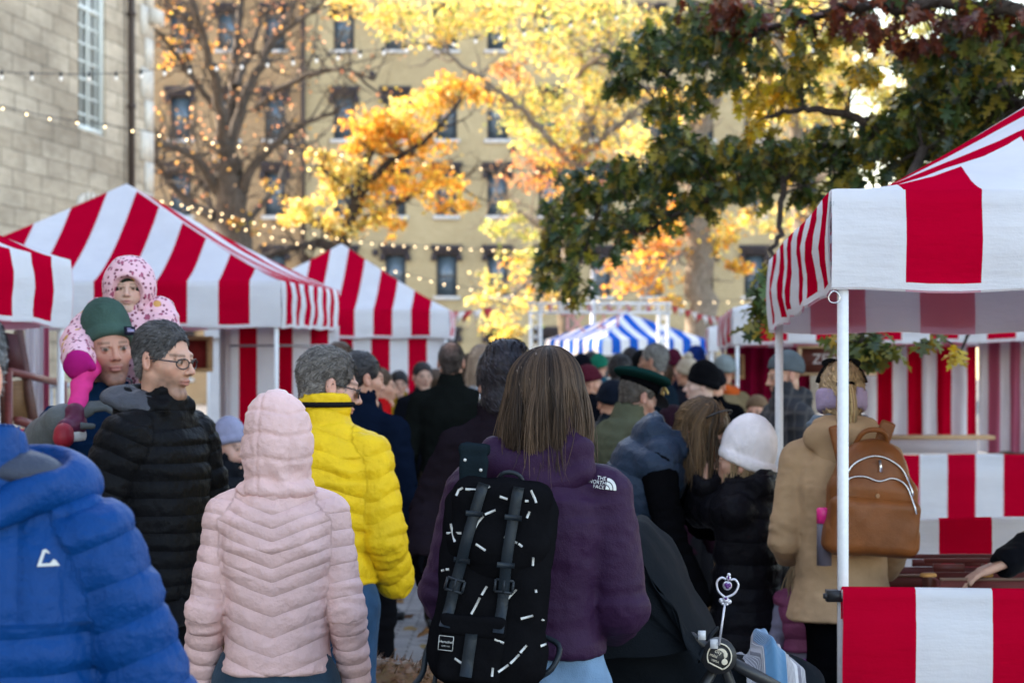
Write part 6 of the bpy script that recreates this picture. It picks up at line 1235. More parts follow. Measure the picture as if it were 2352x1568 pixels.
p = Person('person, a child in dark teal jacket half hidden by the camel coat', 1840, 0, 9.9, 1.22, -140, hs=.9, res=.011, hres=.007, wid=1.1).body(); p.jacket(cl((.010, .030, .048), 'nylon'), th=.036, hem=-.15, mode='h', sp=.08, amp=.007, hood='down'); p.beanie(cl((.02, .03, .05), 'knit')); p.trousers(cl(BLACK)); p.shoes(cl(DARKT, 'leather'))
S = Solid(); S.add(loft(p.pel + np.array([0, 0, -.16]), np.array([0, 0, .16]), p.side, (0, 1), (.19, .15), (.16, .13))); V, F = S.mesh(.009); N = vnormals(V, F); p.part('skirt', V + N * (.01 * vnoise(V, 16, 2))[:, None], F, cl((.22, .20, .27)))
# vendor whose arm reaches in from the right
p = Person('person, a vendor mostly out of frame with one hand on the crate', 0, 0, 8.55, 1.72, -92, X=2.30, res=.010, hres=.006); reach(p, 1, (2440, 1212, 8.45), (2318, 1288, 8.32)); p.body(hands=(1,), handk={1: dict(curl=.38, d=(.18, -.93, -.34), pal=(.1, -.3, -.9), sc=1.12)}, skin=(.50, .30, .22), beard=.3); p.jacket(cl((.008, .009, .013), 'wool'), th=.022, hem=-.1, collar=.06, fold=.008); p.trousers(cl(DARKT)); p.shoes(cl(DARKT, 'leather')); p.short_hair(BRH, n=900)
# 24 the crowd under the blue tent
CG = 'crowd ahead on the path'
for lab, x, Y, yt, face, coat, hat, kw in (
    ('person in black beanie and dark coat, leftmost hat below blue valance', 1335, 22, 812, 190, BLACK, (.008, .009, .014), {}), ('person in burgundy beanie facing right in the far crowd', 1352, 18, 838, 110, (.014, .013, .018), (.075, .012, .022), dict(head=(0, 8, 0))),
    ('person in bright green knit hat below the blue tent', 1376, 25, 812, 170, (.02, .07, .10), (.012, .13, .075), {}), ('person with big dark hair behind the officer cap, left of it', 1424, 17.5, 812, 175, (.01, .012, .018), None, dict(hair=BKH, hairf='cap', wid=1.1)),
    ('person with short black hair and ear showing beneath the blue tent', 1447, 24, 796, 200, BLACK, None, dict(hair=BKH)), ('person in black furry hat left of the grey haired head', 1474, 19.5, 806, 180, (.012, .011, .012), (.008, .008, .009), dict(tall=.01)),
    ('person with cropped grey hair turned left beneath the blue tent', 1502, 18.5, 787, -120, (.012, .022, .035), None, dict(hair=[(.10, .095, .09), (.24, .23, .22)], hs=1.08, skin=(.42, .22, .15), wid=1.1)), ('person in plain burgundy beanie right of the white pole', 1546, 24, 803, 180, (.05, .012, .02), (.07, .010, .022), dict(tall=.012)),
    ('person in royal blue beanie farthest right below the blue tent', 1598, 23, 795, 185, (.012, .015, .03), (.012, .03, .15), dict(tall=.01)), ('person in cream bobble hat with a pompom', 1578, 20, 822, -150, (.02, .02, .028), (.42, .34, .25), dict(pom=cl((.5, .44, .36), 'knit'))),
    ('person in black beanie and navy coat looking left, fair skin', 1612, 16, 831, -95, (.012, .022, .042), (.008, .008, .010), dict(tall=.02, skin=(.62, .42, .34), low=.0)), ('person in pale grey beanie and orange scarf near the back stall', 1662, 20, 815, -160, (.17, .13, .075), (.20, .23, .23), {}),
    ('person in dark navy coat with a padded hood left of the officer', 1405, 14.5, 872, 185, (.012, .020, .032), (.012, .016, .028), dict(wid=1.15, mode='h', kind='nylon')), ('person in brown black coat behind the grey haired man', 1527, 21.5, 832, 180, (.03, .014, .018), None, dict(hair=BRH)),
    ('person with dark hair at the gap beside the green hat', 1358, 27, 806, 180, (.02, .03, .05), None, dict(hair=BKH, hairf='cap')), ('person in black coat behind the cream bobble hat', 1640, 18, 842, 175, BLACK, (.010, .010, .014), dict(wid=1.1)),
    ('person in tan cap beside the crimson curtain', 1738, 19, 907, -20, (.03, .03, .035), (.16, .10, .06), dict(cuff=False)), ('person in maroon dark coat between officer and bending vest', 1545, 13.2, 930, 175, (.025, .010, .018), (.03, .012, .02), {})):
    q = simple(lab, x, Y, yt, face, coat, hat=hat, group=CG, **kw)
    if 'orange scarf' in lab: scarf(q, cl((.55, .10, .02), 'knit'), dz=.0, t=.045)
# ------------------------------------------------------------------ bags and stall goods
def frame_obj(name, label, cat, loc, rz=0, ry=0, rx=0, group=None):
    o = empty(name, tuple(loc)); o.rotation_euler = Euler((rx, ry, rz), 'XYZ'); tag(o, label, cat, group); return o
def sol(S, h, name, mat, parent, nz=0, f=20, **kw):
    V, F = S.mesh(h)
    if nz: V = V + vnormals(V, F) * (nz * (vnoise(V, f, 2) + .5 * vnoise(V, f * 2.4, 4)))[:, None]
    o = mesh_obj(name, V, F, mat, parent, **kw); o['_'] = 0; del o['_']; return o, V, F
def frontproj(V, x, z, lift=.003):                                       # nearest surface seen from -y
    d = (V[:, 0] - x) ** 2 + (V[:, 2] - z) ** 2; i = np.argpartition(d, 24)[:24]; i = i[d[i] < d[i].min() + .0003]; return V[i, 1].min() - lift
# patterned black backpack on the purple jacket (local: x to the viewer's right, z up, -y towards the camera)
bk = frame_obj('backpack', 'black backpack with white dash print and two leather straps on purple jacket', 'backpack', at(1138, 1325, 5.755), rz=R(-6), ry=R(5.5))
bcol = cl((.010, .010, .012)); lea = cl((.012, .018, .025), 'leather')
S = Solid(); S.add(rbox((0, 0, -.02), (.133, .085, .235), .055)); S.add(ell((0, -.02, -.17), (.138, .09, .10)), .03); S.add(ell((0, .0, .15), (.115, .08, .09)), .04); body_, VB, FB = sol(S, .006, 'pack_body', bcol, bk, .006, 14)
S = Solid(); S.add(rbox((.004, -.02, .145), (.118, .088, .09), .045)); S.add(ell((.0, -.045, .06), (.112, .058, .075)), .04); S.sub(rbox((0, -.02, -.12), (.3, .3, .115), .005), .004); flap, VFl, FFl = sol(S, .0055, 'flap', bcol, bk, .006, 16)
S = Solid(); S.add(rbox((-.03, -.085, -.17), (.075, .04, .075), .022)); pock, VP, FP = sol(S, .0055, 'front_pocket', bcol, bk, .004, 18)
S = Solid(); S.add(rbox((-.03, -.112, -.108), (.078, .018, .026), .012)); sol(S, .005, 'pocket_flap', bcol, pock, .003, 18)
allV = np.vstack([VB, VFl, VP])
def ribbon(path, wd, lift, th=.004, mb=None):
    b = mb or MB(); P = [np.array([x, frontproj(allV, x, z, lift), z]) for x, z in path]; P = np.array(P)
    for i in range(1, len(P) - 1): P[i, 1] = min(P[i, 1], (P[i - 1, 1] + P[i + 1, 1]) / 2)
    d = np.gradient(P[:, [0, 2]], axis=0); d /= np.linalg.norm(d, axis=1, keepdims=True) + 1e-9; n = np.c_[d[:, 1], -d[:, 0]]; V = []
    for p, q in zip(P, n):
        for s_, y in ((-1, 0), (1, 0), (1, -th), (-1, -th)): V.append((p[0] + q[0] * s_ * wd / 2, p[1] + y, p[2] + q[1] * s_ * wd / 2))
    m = len(P); F = [(i * 4 + a, i * 4 + (a + 1) % 4, (i + 1) * 4 + (a + 1) % 4, (i + 1) * 4 + a) for i in range(m - 1) for a in range(4)] + [(0, 1, 2, 3), ((m - 1) * 4 + 3, (m - 1) * 4 + 2, (m - 1) * 4 + 1, (m - 1) * 4)]; b.add(V, F); return b
def buckle(parent, x, z, w_, h_, ang=0):
    y = frontproj(allV, x, z, .012); b = MB(); ca, sa = math.cos(ang), math.sin(ang); c = [(x + (a * ca - e * sa), y, z + (a * sa + e * ca)) for a, e in ((-w_, -h_), (w_, -h_), (w_, h_), (-w_, h_))]
    for i in range(4): b.tube([c[i], c[(i + 1) % 4]], .0032, 6)
    b.tube([((c[0][0] + c[1][0]) / 2, y - .004, (c[0][2] + c[1][2]) / 2), ((c[2][0] + c[3][0]) / 2, y - .004, (c[2][2] + c[3][2]) / 2)], .0025, 6); b.build('buckle', cl((.02, .025, .032), 'leather'), parent, smooth=True)
for xs, zt, zbm in ((((-.038, .225), (-.052, .15), (-.07, .05), (-.085, -.03), (-.095, -.115)), .2, -.1), (((.045, .225), (.040, .15), (.034, .05), (.032, -.02), (.032, -.115)), .2, -.1)):
    pth = spline(np.array(xs), 22); st = ribbon([tuple(q) for q in pth], .026, .006).build('leather_strap', lea, bk); sx = pth
    i = 15; buckle(st, pth[i][0], pth[i][1], .021, .014, math.atan2(pth[i - 1][1] - pth[i + 1][1], pth[i - 1][0] - pth[i + 1][0]) - math.pi / 2)
    for i in (5, 11): ribbon([(pth[i][0] - .02, pth[i][1]), (pth[i][0] + .02, pth[i][1])], .012, .0115).build('strap_loop', lea, st)
ribbon([(-.03, -.10), (-.03, -.14), (-.032, -.18), (-.034, -.225)], .028, .004).build('pocket_strap', lea, pock)
dash = MB(); px = lambda x, y: ((x - 1138) * 5.67 / FD, -(y - 1325) * 5.67 / FD)
def dashline(pts, wd=.0054, gaps=True):
    q = [px(*p) for p in pts]; q = [(x * math.cos(R(5.5)) - z * math.sin(R(5.5)), x * math.sin(R(5.5)) + z * math.cos(R(5.5))) for x, z in q]; ribbon(q, wd, .0012, .0008, dash)
for pts in ([(1058, 1130), (1064, 1117), (1074, 1112)], [(1080, 1115), (1120, 1117)], [(1128, 1112), (1136, 1108)], [(1160, 1131), (1178, 1137)], [(1230, 1117), (1240, 1135), (1243, 1145)], [(1218, 1141), (1226, 1141)], [(1228, 1165), (1222, 1180)], [(1100, 1210), (1110, 1190), (1122, 1176)], [(1126, 1172), (1150, 1162)], [(1034, 1217), (1072, 1215)], [(1044, 1195), (1056, 1235)], [(1106, 1239), (1128, 1254)],
            [(1170, 1223), (1200, 1237)], [(1203, 1238), (1212, 1245)], [(1020, 1305), (1028, 1302)], [(1032, 1301), (1040, 1300)], [(1128, 1338), (1116, 1358)], [(1112, 1364), (1100, 1388), (1092, 1402)], [(1172, 1370), (1196, 1345)], [(1206, 1412), (1234, 1405)], [(1150, 1455), (1170, 1465)], [(1158, 1530), (1180, 1515)], [(1184, 1512), (1204, 1492)], [(1206, 1488), (1220, 1472)], [(1250, 1476), (1262, 1473)], [(1058, 1500), (1074, 1510)], [(1146, 1520), (1144, 1540)], [(1064, 1305), (1062, 1325)], [(1236, 1270), (1234, 1290)], [(1240, 1345), (1241, 1352)], [(1252, 1415), (1256, 1420)]): dashline(pts)
dV = np.concatenate(dash.V); nb = len(VB); bpy.data.objects.remove(body_); mesh_obj('pack_body', np.vstack([VB, dV]), FB.tolist() + [[i + nb for i in f] for f in dash.F], None, bk, mats=[bcol, M['white_ink']], fmat=[0] * len(FB) + [1] * len(dash.F))
# woven label
xl_, zl_ = px(1052, 1474); b = MB(); y0 = frontproj(allV, xl_, zl_, .002); b.box((xl_ - .0185, y0 - .004, zl_ - .018), (xl_ + .0185, y0 - .001, zl_ + .018)); lb = b.build('woven_label', cl((.012, .012, .014)), pock); b = MB(); y1 = y0 - .0045
for (a, e) in (((-.017, -.0165), (.017, -.0165)), ((.017, -.0165), (.017, .0165)), ((.017, .0165), (-.017, .0165)), ((-.017, .0165), (-.017, -.0165))): b.bar((xl_ + a[0], y1, zl_ + a[1]), (xl_ + e[0], y1, zl_ + e[1]), .0012)
for wd, sz, dz in (('Herschel', .0088, .003), ('SUPPLY CO', .004, -.007)): V, F = text_mesh(wd, sz); b.add(np.c_[xl_ + V[:, 0], V[:, 0] * 0 + y1, zl_ + dz + V[:, 1]], F)
b.build('label_print', M['white_ink'], lb)
b = MB(); b.tube(spline([(-.03, .055, .20), (-.01, .03, .245), (.03, .03, .245), (.05, .055, .20)], 14), .006, 6); b.build('grab_handle', lea, bk, smooth=True)
S = Solid()
for a, e in (((-.075, .03, .19), (-.085, .02, .27)), ((-.085, .02, .27), (-.085, .10, .32))): S.add(rbox(tuple((np.array(a) + np.array(e)) / 2), (.034, .012 if e[2] < .3 else .045, .05 if e[2] < .3 else .014), .008))
ss, VS, _ = sol(S, .006, 'shoulder_strap', cl((.016, .026, .034)), bk, .003, 20)
b = MB(); [b.ball((x, .004, z), (.004, .003, .004), 8, 5) for x, z in ((-.10, .27), (-.06, .25), (-.07, .215), (-.09, .20))]; b.build('strap_dots', M['white_ink'], ss, smooth=True)
b = MB(); b.tube(spline([(-.11, .05, -.12), (-.15, .04, -.19), (-.155, .02, -.25), (-.18, .0, -.29)], 14), .0075, 5); b.build('hanging_strap', lea, bk, smooth=True); b = MB(); b.tube(spline([(-.11, .05, -.15), (-.12, .02, -.22), (-.125, .0, -.31)], 12), .006, 5); b.build('hanging_strap', lea, bk, smooth=True); b = MB(); b.tube(spline([(.11, .05, -.13), (.165, .03, -.15), (.155, .0, -.2), (.12, .0, -.23)], 14), .0075, 5); b.build('hanging_strap', lea, bk, smooth=True); b = MB(); b.tube(spline([(-.08, .05, -.2), (-.07, .02, -.27), (-.03, .0, -.31)], 10), .005, 5); b.build('hanging_strap', lea, bk, smooth=True)
# brown leather backpack on the camel coat
lb_ = frame_obj('leather_backpack', 'brown leather backpack with curved zips on camel coat', 'backpack', at(2003, 1150, 8.36), rz=R(4), ry=R(4))
br = cl((.19, .062, .016), 'leather'); S = Solid(); S.add(rbox((0, 0, -.05), (.155, .075, .135), .05)); S.add(ell((-.01, -.005, .09), (.13, .07, .125)), .03); S.add(rbox((0, -.015, -.13), (.165, .075, .055), .035), .03); _, VL, FL = sol(S, .006, 'bag_body', br, lb_, .005, 9)
allV = VL
S = Solid(); S.add(rbox((0, -.045, -.085), (.158, .052, .10), .035)); pk_, VPk, _ = sol(S, .006, 'front_pocket', br, lb_, .005, 9); allV = np.vstack([VL, VPk])
for pts in ([(-.125, .055), (-.09, .12), (-.03, .155), (.03, .15), (.09, .11), (.125, .03)], [(-.13, .03), (-.10, .075), (-.05, .085), (0, .072), (.05, .085), (.10, .06), (.135, -.03)]):
    z = ribbon([tuple(q) for q in spline(np.array(pts), 30)], .006, .003, .004).build('zip', M['steel'], lb_)
ribbon([(.0, .145), (.004, .122), (.006, .105)], .009, .007, .003).build('zip_pull', M['steel'], lb_)
b = MB(); b.tube(spline([(-.08, .02, .16), (-.05, -.02, .235), (.02, -.02, .24), (.05, .02, .17)], 20), .009, 8); b.build('grab_handle', br, lb_, smooth=True)
for a, e in (((.0, .0, .12), (.045, .045, .275)), ((-.10, .01, .13), (-.14, .05, .25))):
    S = Solid(); d = np.array(e) - np.array(a); mid = (np.array(a) + np.array(e)) / 2; an = math.atan2(d[0], d[2]); S.add(rbox(mid, (.027, .010, np.linalg.norm(d) / 2), .006, np.array(Matrix.Rotation(an, 3, 'Y')))); st, _, _ = sol(S, .006, 'shoulder_strap', br, lb_, .001, 20)
    b = MB(); b.ball((a[0] * 1.05, a[1] - .025, a[2] + .005), (.007, .006, .010), 8, 6); b.build('strap_stud', M['steel'], st, smooth=True)
b = MB(); 
for i in range(4): b.box((-.014 + i * .008, frontproj(VL, 0, .01, .0015), .004), (-.010 + i * .008, frontproj(VL, 0, .01, .0005), .010))
b.ball((0, frontproj(VL, 0, .022, .001), .022), (.008, .001, .008), 10, 6); b.build('foil_stamp', cl((.30, .17, .09)), lb_)
bt = frame_obj('water_bottle', 'pink capped bottle standing in the side pocket of the leather backpack', 'bottle', at(1893, 1205, 8.38) - np.array([0, 0, .14])); b = MB(); b.tube([(0, 0, 0), (0, 0, .145)], .026, 14); b.build('bottle_body', plain('grey bottle', (.10, .09, .12), .4), bt, smooth=True); b = MB(); b.tube([(0, 0, .146), (0, 0, .195), (0, 0, .20)], [.027, .027, .022], 14); b.build('cap', plain('hot pink plastic', (.72, .02, .22), .4), bt, smooth=True)
# stroller pushed by the purple jacket
st = frame_obj('stroller', 'black stroller with big hood and round emblem pushed by purple jacket', 'stroller', (at(1520, 0, 6.75)[0], 6.75, 0))
def sp_(x, y, Y): return at(x, y, Y) - np.array(st.location)
scl = cloth('black stroller fabric', (.006, .008, .011), .8, .5, 200, .1, 0, 9, .05); prof = [(1398, 1440), (1396, 1300), (1400, 1225), (1425, 1192), (1470, 1190), (1520, 1225), (1560, 1290), (1600, 1370), (1642, 1450)]; Q = spline(np.array(prof, float), 28); V = []; m = 25
for x, y in Q:
    c = sp_(x, y, 6.55)
    for j in range(m):
        w_ = (j / (m - 1) - .5) * 2; edge = abs(w_) ** 3; V.append((c[0] + .10 * w_ * .4 - .03 * edge * math.sin(1), c[1] + w_ * .27, c[2] - .055 * edge + .006 * math.sin(x * .09 + w_ * 2)))
V = np.array(V); F = [(i * m + j, i * m + j + 1, (i + 1) * m + j + 1, (i + 1) * m + j) for i in range(len(Q) - 1) for j in range(m - 1)]; V = V + .006 * vnoise(V, 14, 3)[:, None]
# side wall of the hood closing towards the pivot
side = []; piv = sp_(1600, 1490, 6.33); base = len(V); rows_ = 8; VS = []
for sgn in (0, m - 1):
    for i in range(len(Q)):
        e = V[i * m + sgn]; pv = piv + (np.array([0, .5, 0]) if sgn else 0)
        for r in range(rows_): t = r / (rows_ - 1); VS.append(e * (1 - t) + pv * t + np.array([0, (-.02 if sgn == 0 else .02) * math.sin(t * 3.14), 0]) + .005 * math.sin(i * .9 + t * 7))
for sgn in (0, 1):
    o_ = base + sgn * len(Q) * rows_; F += [(o_ + i * rows_ + r, o_ + i * rows_ + r + 1, o_ + (i + 1) * rows_ + r + 1, o_ + (i + 1) * rows_ + r) for i in range(len(Q) - 1) for r in range(rows_ - 1)]
mesh_obj('hood', np.vstack([V, np.array(VS)]), F, scl, st)
b = MB()
for i in (0, 11, len(Q) - 1): b.tube([V[i * m + j] + np.array([0, 0, .004]) for j in range(m)], .006, 6, False)
b.build('hood_ribs', scl, st, smooth=True)
S = Solid(); S.add(cone(sp_(1420, 1420, 6.6), sp_(1560, 1640, 6.6), .19, .16)); S.add(cone(sp_(1560, 1640, 6.6), sp_(1800, 1600, 6.7), .15, .12), .04); sol(S, .011, 'seat', scl, st, .008, 12)
b = MB()
for dy in (-.27, .27):
    b.tube([sp_(1405, 1375, 6.45 + dy * .5), sp_(1560, 1440, 6.6 + dy), sp_(1655, 1510, 6.62 + dy), np.array([.42, dy, .12])], .014, 8); b.tube([sp_(1655, 1510, 6.62 + dy), np.array([-.28, dy, .14])], .014, 8); b.tube([sp_(1655, 1505, 6.62 + dy), sp_(1790, 1580, 6.62 + dy)], .016, 8)
b.tube([sp_(1405, 1375, 6.31), sp_(1405, 1372, 6.58)], .016, 8); b.build('frame', M['black_plastic'], st, smooth=True)
for wx, wy in ((-.30, -.27), (-.30, .27), (.44, -.22), (.44, .22)):
    b = MB(); a = np.linspace(0, 6.283, 24); b.tube([(wx + .11 * math.cos(q), wy, .137 + .11 * math.sin(q)) for q in a], .025, 8, False); w_o = b.build('wheel', M['black_plastic'], st, smooth=True); b = MB(); b.tube([(wx, wy - .02, .137), (wx, wy + .02, .137)], .03, 10); [b.bar((wx, wy, .137), (wx + .1 * math.cos(q), wy, .137 + .1 * math.sin(q)), .012) for q in np.linspace(0, 6.283, 6)[:-1]]; b.build('rim', M['greypost'], w_o)
# hinge disc with emblem
dc = sp_(1652, 1507, 6.325); b = MB(); b.tube([dc + np.array([0, .05, 0]), dc + np.array([0, 0, 0])], .046, 28); hd = b.build('hinge_disc', M['black_plastic'], st); emb = plain('cream emblem print', (.70, .62, .48), .5, bump=0); b = MB(); y = -.002
circ = [(dc[0] + .051 * math.cos(a), dc[1] + y, dc[2] + .055 * math.sin(a)) for a in np.linspace(R(-75), R(205), 30)]; b.tube(circ + [circ[0]], .0032, 6)
def moon(cx, cz, r, a0, a1, wd):
    aa = np.linspace(a0, a1, 14); V = [(dc[0] + cx + (r + wd * math.sin(math.pi * i / 13)) * math.cos(a), dc[1] + y, dc[2] + cz + (r + wd * math.sin(math.pi * i / 13)) * math.sin(a)) for i, a in enumerate(aa)] + [(dc[0] + cx + r * .92 * math.cos(a), dc[1] + y, dc[2] + cz + r * .92 * math.sin(a)) for a in aa]; b.add(V, [(i, i + 1, i + 15, i + 14) for i in range(13)])
moon(-.006, .0, .030, R(-20), R(95), .012); b.ball((dc[0] + .022, dc[1] + y, dc[2] - .022), (.0135, .001, .0135), 14, 6); b.ball((dc[0] + .026, dc[1] + y - .0004, dc[2] + .008), (.009, .001, .014), 12, 6)
tl = R(22)
for wd, cx, cz, sz in (('city', .0, .020, .022), ('mini', -.020, .005, .020), ('VERSA', -.014, -.018, .012)):
    V, F = text_mesh(wd, sz); V = np.array([(cx + a * math.cos(-tl) - e * math.sin(-tl), cz + a * math.sin(-tl) + e * math.cos(-tl)) for a, e, _ in V]); b.add(np.c_[dc[0] - .004 + V[:, 0], V[:, 0] * 0 + dc[1] + y, dc[2] + V[:, 1]], F)
b.V = [np.asarray(dc) + (v - np.asarray(dc)) * np.array([.62, 1, .62]) for v in b.V]; b.build('emblem', emb, hd)
for x, y_ in ((1612, 1458), (1640, 1478)):
    c = sp_(x, y_, 6.31); q = MB(); q.box(c - np.array([.010, .004, .012]), c + np.array([.010, .004, .012])); q.build('reflector', plain('white reflector patch', (.6, .6, .62), .4), st)
# princess wand tucked into the stroller
wb = sp_(1655, 1455, 6.3) + np.array(st.location); wd_ = frame_obj('toy_wand', 'silver toy wand with heart shaped head and purple gem above the stroller', 'toy wand', wb, ry=R(8)); silver = plain('silver plastic', (.62, .60, .66), .3, .5, var=.15, scale=300, bump=.4); gem = plain('purple gem', (.09, .012, .16), .12)
K = 6.3 / FD; b = MB(); b.tube([(0, 0, -.03), (0, 0, 72 * K)], .0032, 6); b.build('stick', silver, wd_, smooth=True); b = MB(); hz = 74 * K
for sg in (-1, 1): b.tube(spline([(0, 0, hz + 10 * K), (sg * 18 * K, 0, hz + 22 * K), (sg * 25 * K, 0, hz + 42 * K), (sg * 16 * K, 0, hz + 54 * K), (sg * 5 * K, 0, hz + 52 * K)], 20), .0030, 6)
b.build('heart_frame', silver, wd_, smooth=True); b = MB(); [b.ball((x * K, 0, hz + z * K), r * K, 10, 7) for x, z, r in ((0, 38, 11), (-9, 2, 6), (9, 2, 6), (0, 5, 8), (-5, -4, 4), (5, -4, 4), (0, 56, 6), (0, 63, 4.5))]; b.build('ornament', silver, wd_, smooth=True)
b = MB(); [b.ball((x * K, -8 * K, hz + z * K), (r * K, 3.5 * K, rz * K), 10, 7) for x, z, r, rz in ((-3.2, 40, 5, 5), (3.2, 40, 5, 5), (0, 36, 5, 5), (0, 9, 4, 3))]; b.ball((0, -4 * K, hz + 57 * K), (2.6 * K, 3.4 * K, 4.5 * K), 8, 6); b.build('gems', gem, wd_, smooth=True)
# blanket over the stroller's foot end
k = NT('striped blue knit blanket'); uv = k.uv(); sx = k.new('SeparateXYZ'); k.link(uv, sx.inputs[0]); st1 = k.math('GREATER_THAN', k.math('FRACT', k.math('MULTIPLY', sx.outputs[0], 38)), .5); fine = k.mix(st1, (.50, .48, .50), (.20, .19, .22)); m1 = k.math('ADD', k.math('LESS_THAN', sx.outputs[0], .34), k.math('GREATER_THAN', sx.outputs[0], .74)); c = k.mix(m1, (.075, .20, .36), fine); k.link(c, k.b.inputs['Base Color']); k.set(Roughness=.9, Sheen_Weight=.3)
k.bump(k.math('ADD', k.math('SINE', k.math('MULTIPLY', sx.outputs[0], 420)), k.math('MULTIPLY', k.math('SINE', k.math('MULTIPLY', sx.outputs[1], 300)), .5)), .5, .004)
blk_ = at(1750, 1520, 6.6); V = []; UV = []; nu, nv_ = 60, 30
for j in range(nv_ + 1):
    for i in range(nu + 1):
        u, v_ = i / nu, j / nv_; w_ = (v_ - .5) * 2; c = at(1688 + 122 * u + (12 if u > .9 else 0), 1478 + (28 * (1 - u) if u < .3 else 0) + 14 * math.sin(u * 9) - 16 * math.exp(-((u - .42) / .16) ** 2) + 16 * max(0, u - .55) + 250 * max(0, u - .86), 6.62)
        V.append((c[0] + .02 * abs(w_), 6.62 + w_ * .20, c[2] - .30 * max(0, abs(w_) - .72) - .34 * max(0, -w_ - .78) * 1.2 + .006 * math.sin(u * 26 + v_ * 6))); UV.append((u, v_))
# front fall of the blanket towards the camera
V = np.array(V); base = len(V); m = nu + 1; F = [(j * m + i, j * m + i + 1, (j + 1) * m + i + 1, (j + 1) * m + i) for j in range(nv_) for i in range(nu)]
VF = []; 
for j in range(1, 13):
    for i in range(nu + 1): e = V[i]; t = j / 12; VF.append((e[0] + .02 * t + .012 * math.sin(i * .5) * t, e[1] - .02 - .015 * math.sin(i * .45 + t) * t, e[2] - .26 * t)); UV.append((i / nu, -.3 * t))
for j in range(12):
    for i in range(nu): a = (lambda jj, ii: ii if jj == 0 else base + (jj - 1) * m + ii); F.append((a(j + 1, i), a(j + 1, i + 1), a(j, i + 1), a(j, i)))
o = mesh_obj('blanket', np.vstack([V, np.array(VF)]), F, k.m, uv=UV); tag(o, 'blue knit blanket with cream stripes draped over the stroller foot end', 'blanket')

# ------------------------------------------------------------------ stall table, crates, plank
tb = frame_obj('stall_table', 'wooden stall table under the red stained crates', 'table', (2.45, 8.85, 0)); b = MB(); b.box((-.85, -.62, .66), (.95, .62, .695)); b.build('table_top', M['wood_dark'], tb)
for x, y in ((-.78, -.55), (.88, -.55), (-.78, .55), (.88, .55)): b = MB(); b.box((x - .03, y - .03, 0), (x + .03, y + .03, .659)); b.build('leg', M['wood_dark'], tb)
def crate(label, x0, x1, y0, y1, z0, h):
    r = frame_obj('wooden_crate', label, 'crate', ((x0 + x1) / 2, (y0 + y1) / 2, z0), group='wooden crates on the stall table'); a, c = (x1 - x0) / 2, (y1 - y0) / 2; nb = 2; g = .018; hh = (h - g * nb) / nb
    for nm, f in (('front_panel', -1), ('back_panel', 1)):
        b = MB()
        for i in range(nb): z = g + i * (hh + g); b.box((-a, f * c - .009, z), (a, f * c + .009, z + hh))
        if f == 1:
            n = int((x1 - x0) / .16)
            for i in range(n): x = -a + (i + .5) * (2 * a) / n; b.box((x - .055, c - .012, h + .003), (x + .055, c + .008, h + .030))
            b.box((-a, c - .010, h + .033), (a, c + .009, h + .05))
        b.build(nm, M['wood_red'], r)
    for sgn in (-1, 1): b = MB(); b.box((sgn * a - .008, -c + .0095, g), (sgn * a + .008, c - .0095, h - .004)); b.build('side_panel', M['wood_red'], r)
    b = MB(); b.box((-a, -c - .011, h - .0005), (a, -c + .012, h + .008)); b.build('top_edge', wood('worn crate edge', (.26, .16, .11)), r)
    b = MB(); b.box((-a + .012, -c + .012, .002), (a - .012, c - .012, .016)); b.build('crate_floor', M['wood_red'], r)
zc1 = ZC - (1332 - HY) * 8.3 / FD
crate('red stained slatted crate under the vendor hand, front of the two', 1.47, 3.2, 8.30, 8.62, .697, zc1 - .697); crate('red stained slatted crate at the rear of the stall table', 1.36, 3.2, 8.98, 9.40, .697, .145)
for (x, Y_) in ((2132, 8.3), (2262, 8.3)):
    c = at(x, 1326, Y_ + .04); r = frame_obj('cookie', 'small golden biscuit lying at the crate edge, %s' % ('left of the hand' if x < 2200 else 'under the fingertips'), 'biscuit', (c[0], c[1], zc1 + .009)); b = MB(); b.tube([(0, 0, 0), (0, 0, .006), (0, 0, .012)], [.028, .030, .026], 14); b.build('biscuit', plain('golden biscuit', (.45, .22, .06), .8), r, smooth=True)
pl = frame_obj('plank', 'pale wooden plank lying on the counter of the stall behind', 'plank', at(2115, 1003, 20.15)); b = MB(); b.box((-.42, -.10, -.02), (.60, .25, .012)); b.build('board', M['wood_tan'], pl)
# ------------------------------------------------------------------ signs
def sign(label, x0, x1, y0, y1, Y, face, framem, lines, ink, t=.03, rot=0, depth=.05, lay=None):
    a, c = at(x0, y1, Y), at(x1, y0, Y); W, H = c[0] - a[0], c[2] - a[2]; r = frame_obj('sign', label, 'sign', ((a[0] + c[0]) / 2, Y, (a[2] + c[2]) / 2), rz=R(rot)); b = MB(); b.box((-W / 2 + t, -.010, -H / 2 + t), (W / 2 - t, depth * .6, H / 2 - t)); b.build('board', face, r)
    b = MB(); b.box((-W / 2, -depth, -H / 2), (W / 2, depth, -H / 2 + t)); b.box((-W / 2, -depth, H / 2 - t), (W / 2, depth, H / 2)); b.box((-W / 2, -depth, -H / 2 + t), (-W / 2 + t, depth, H / 2 - t)); b.box((W / 2 - t, -depth, -H / 2 + t), (W / 2, depth, H / 2 - t)); b.build('frame', framem, r)
    if lines:
        b = MB()
        for tx, cx, cz, sz in lines: V, F = text_mesh(tx, sz); b.add(np.c_[cx + V[:, 0], V[:, 0] * 0 - .012, cz + V[:, 1]], F)
        b.build('lettering', ink, r)
    return r
brd = plain('brown red board', (.10, .025, .018), .6)
sign('long brown sign board with pale letters hanging in the stall', 1833, 2012, 794, 862, 19.6, brd, M['wood_tan'], [('ZE', -.135, .01, .115), ('HO', .005, .015, .115)], plain('pale lettering', (.42, .36, .34), .7), t=.022)
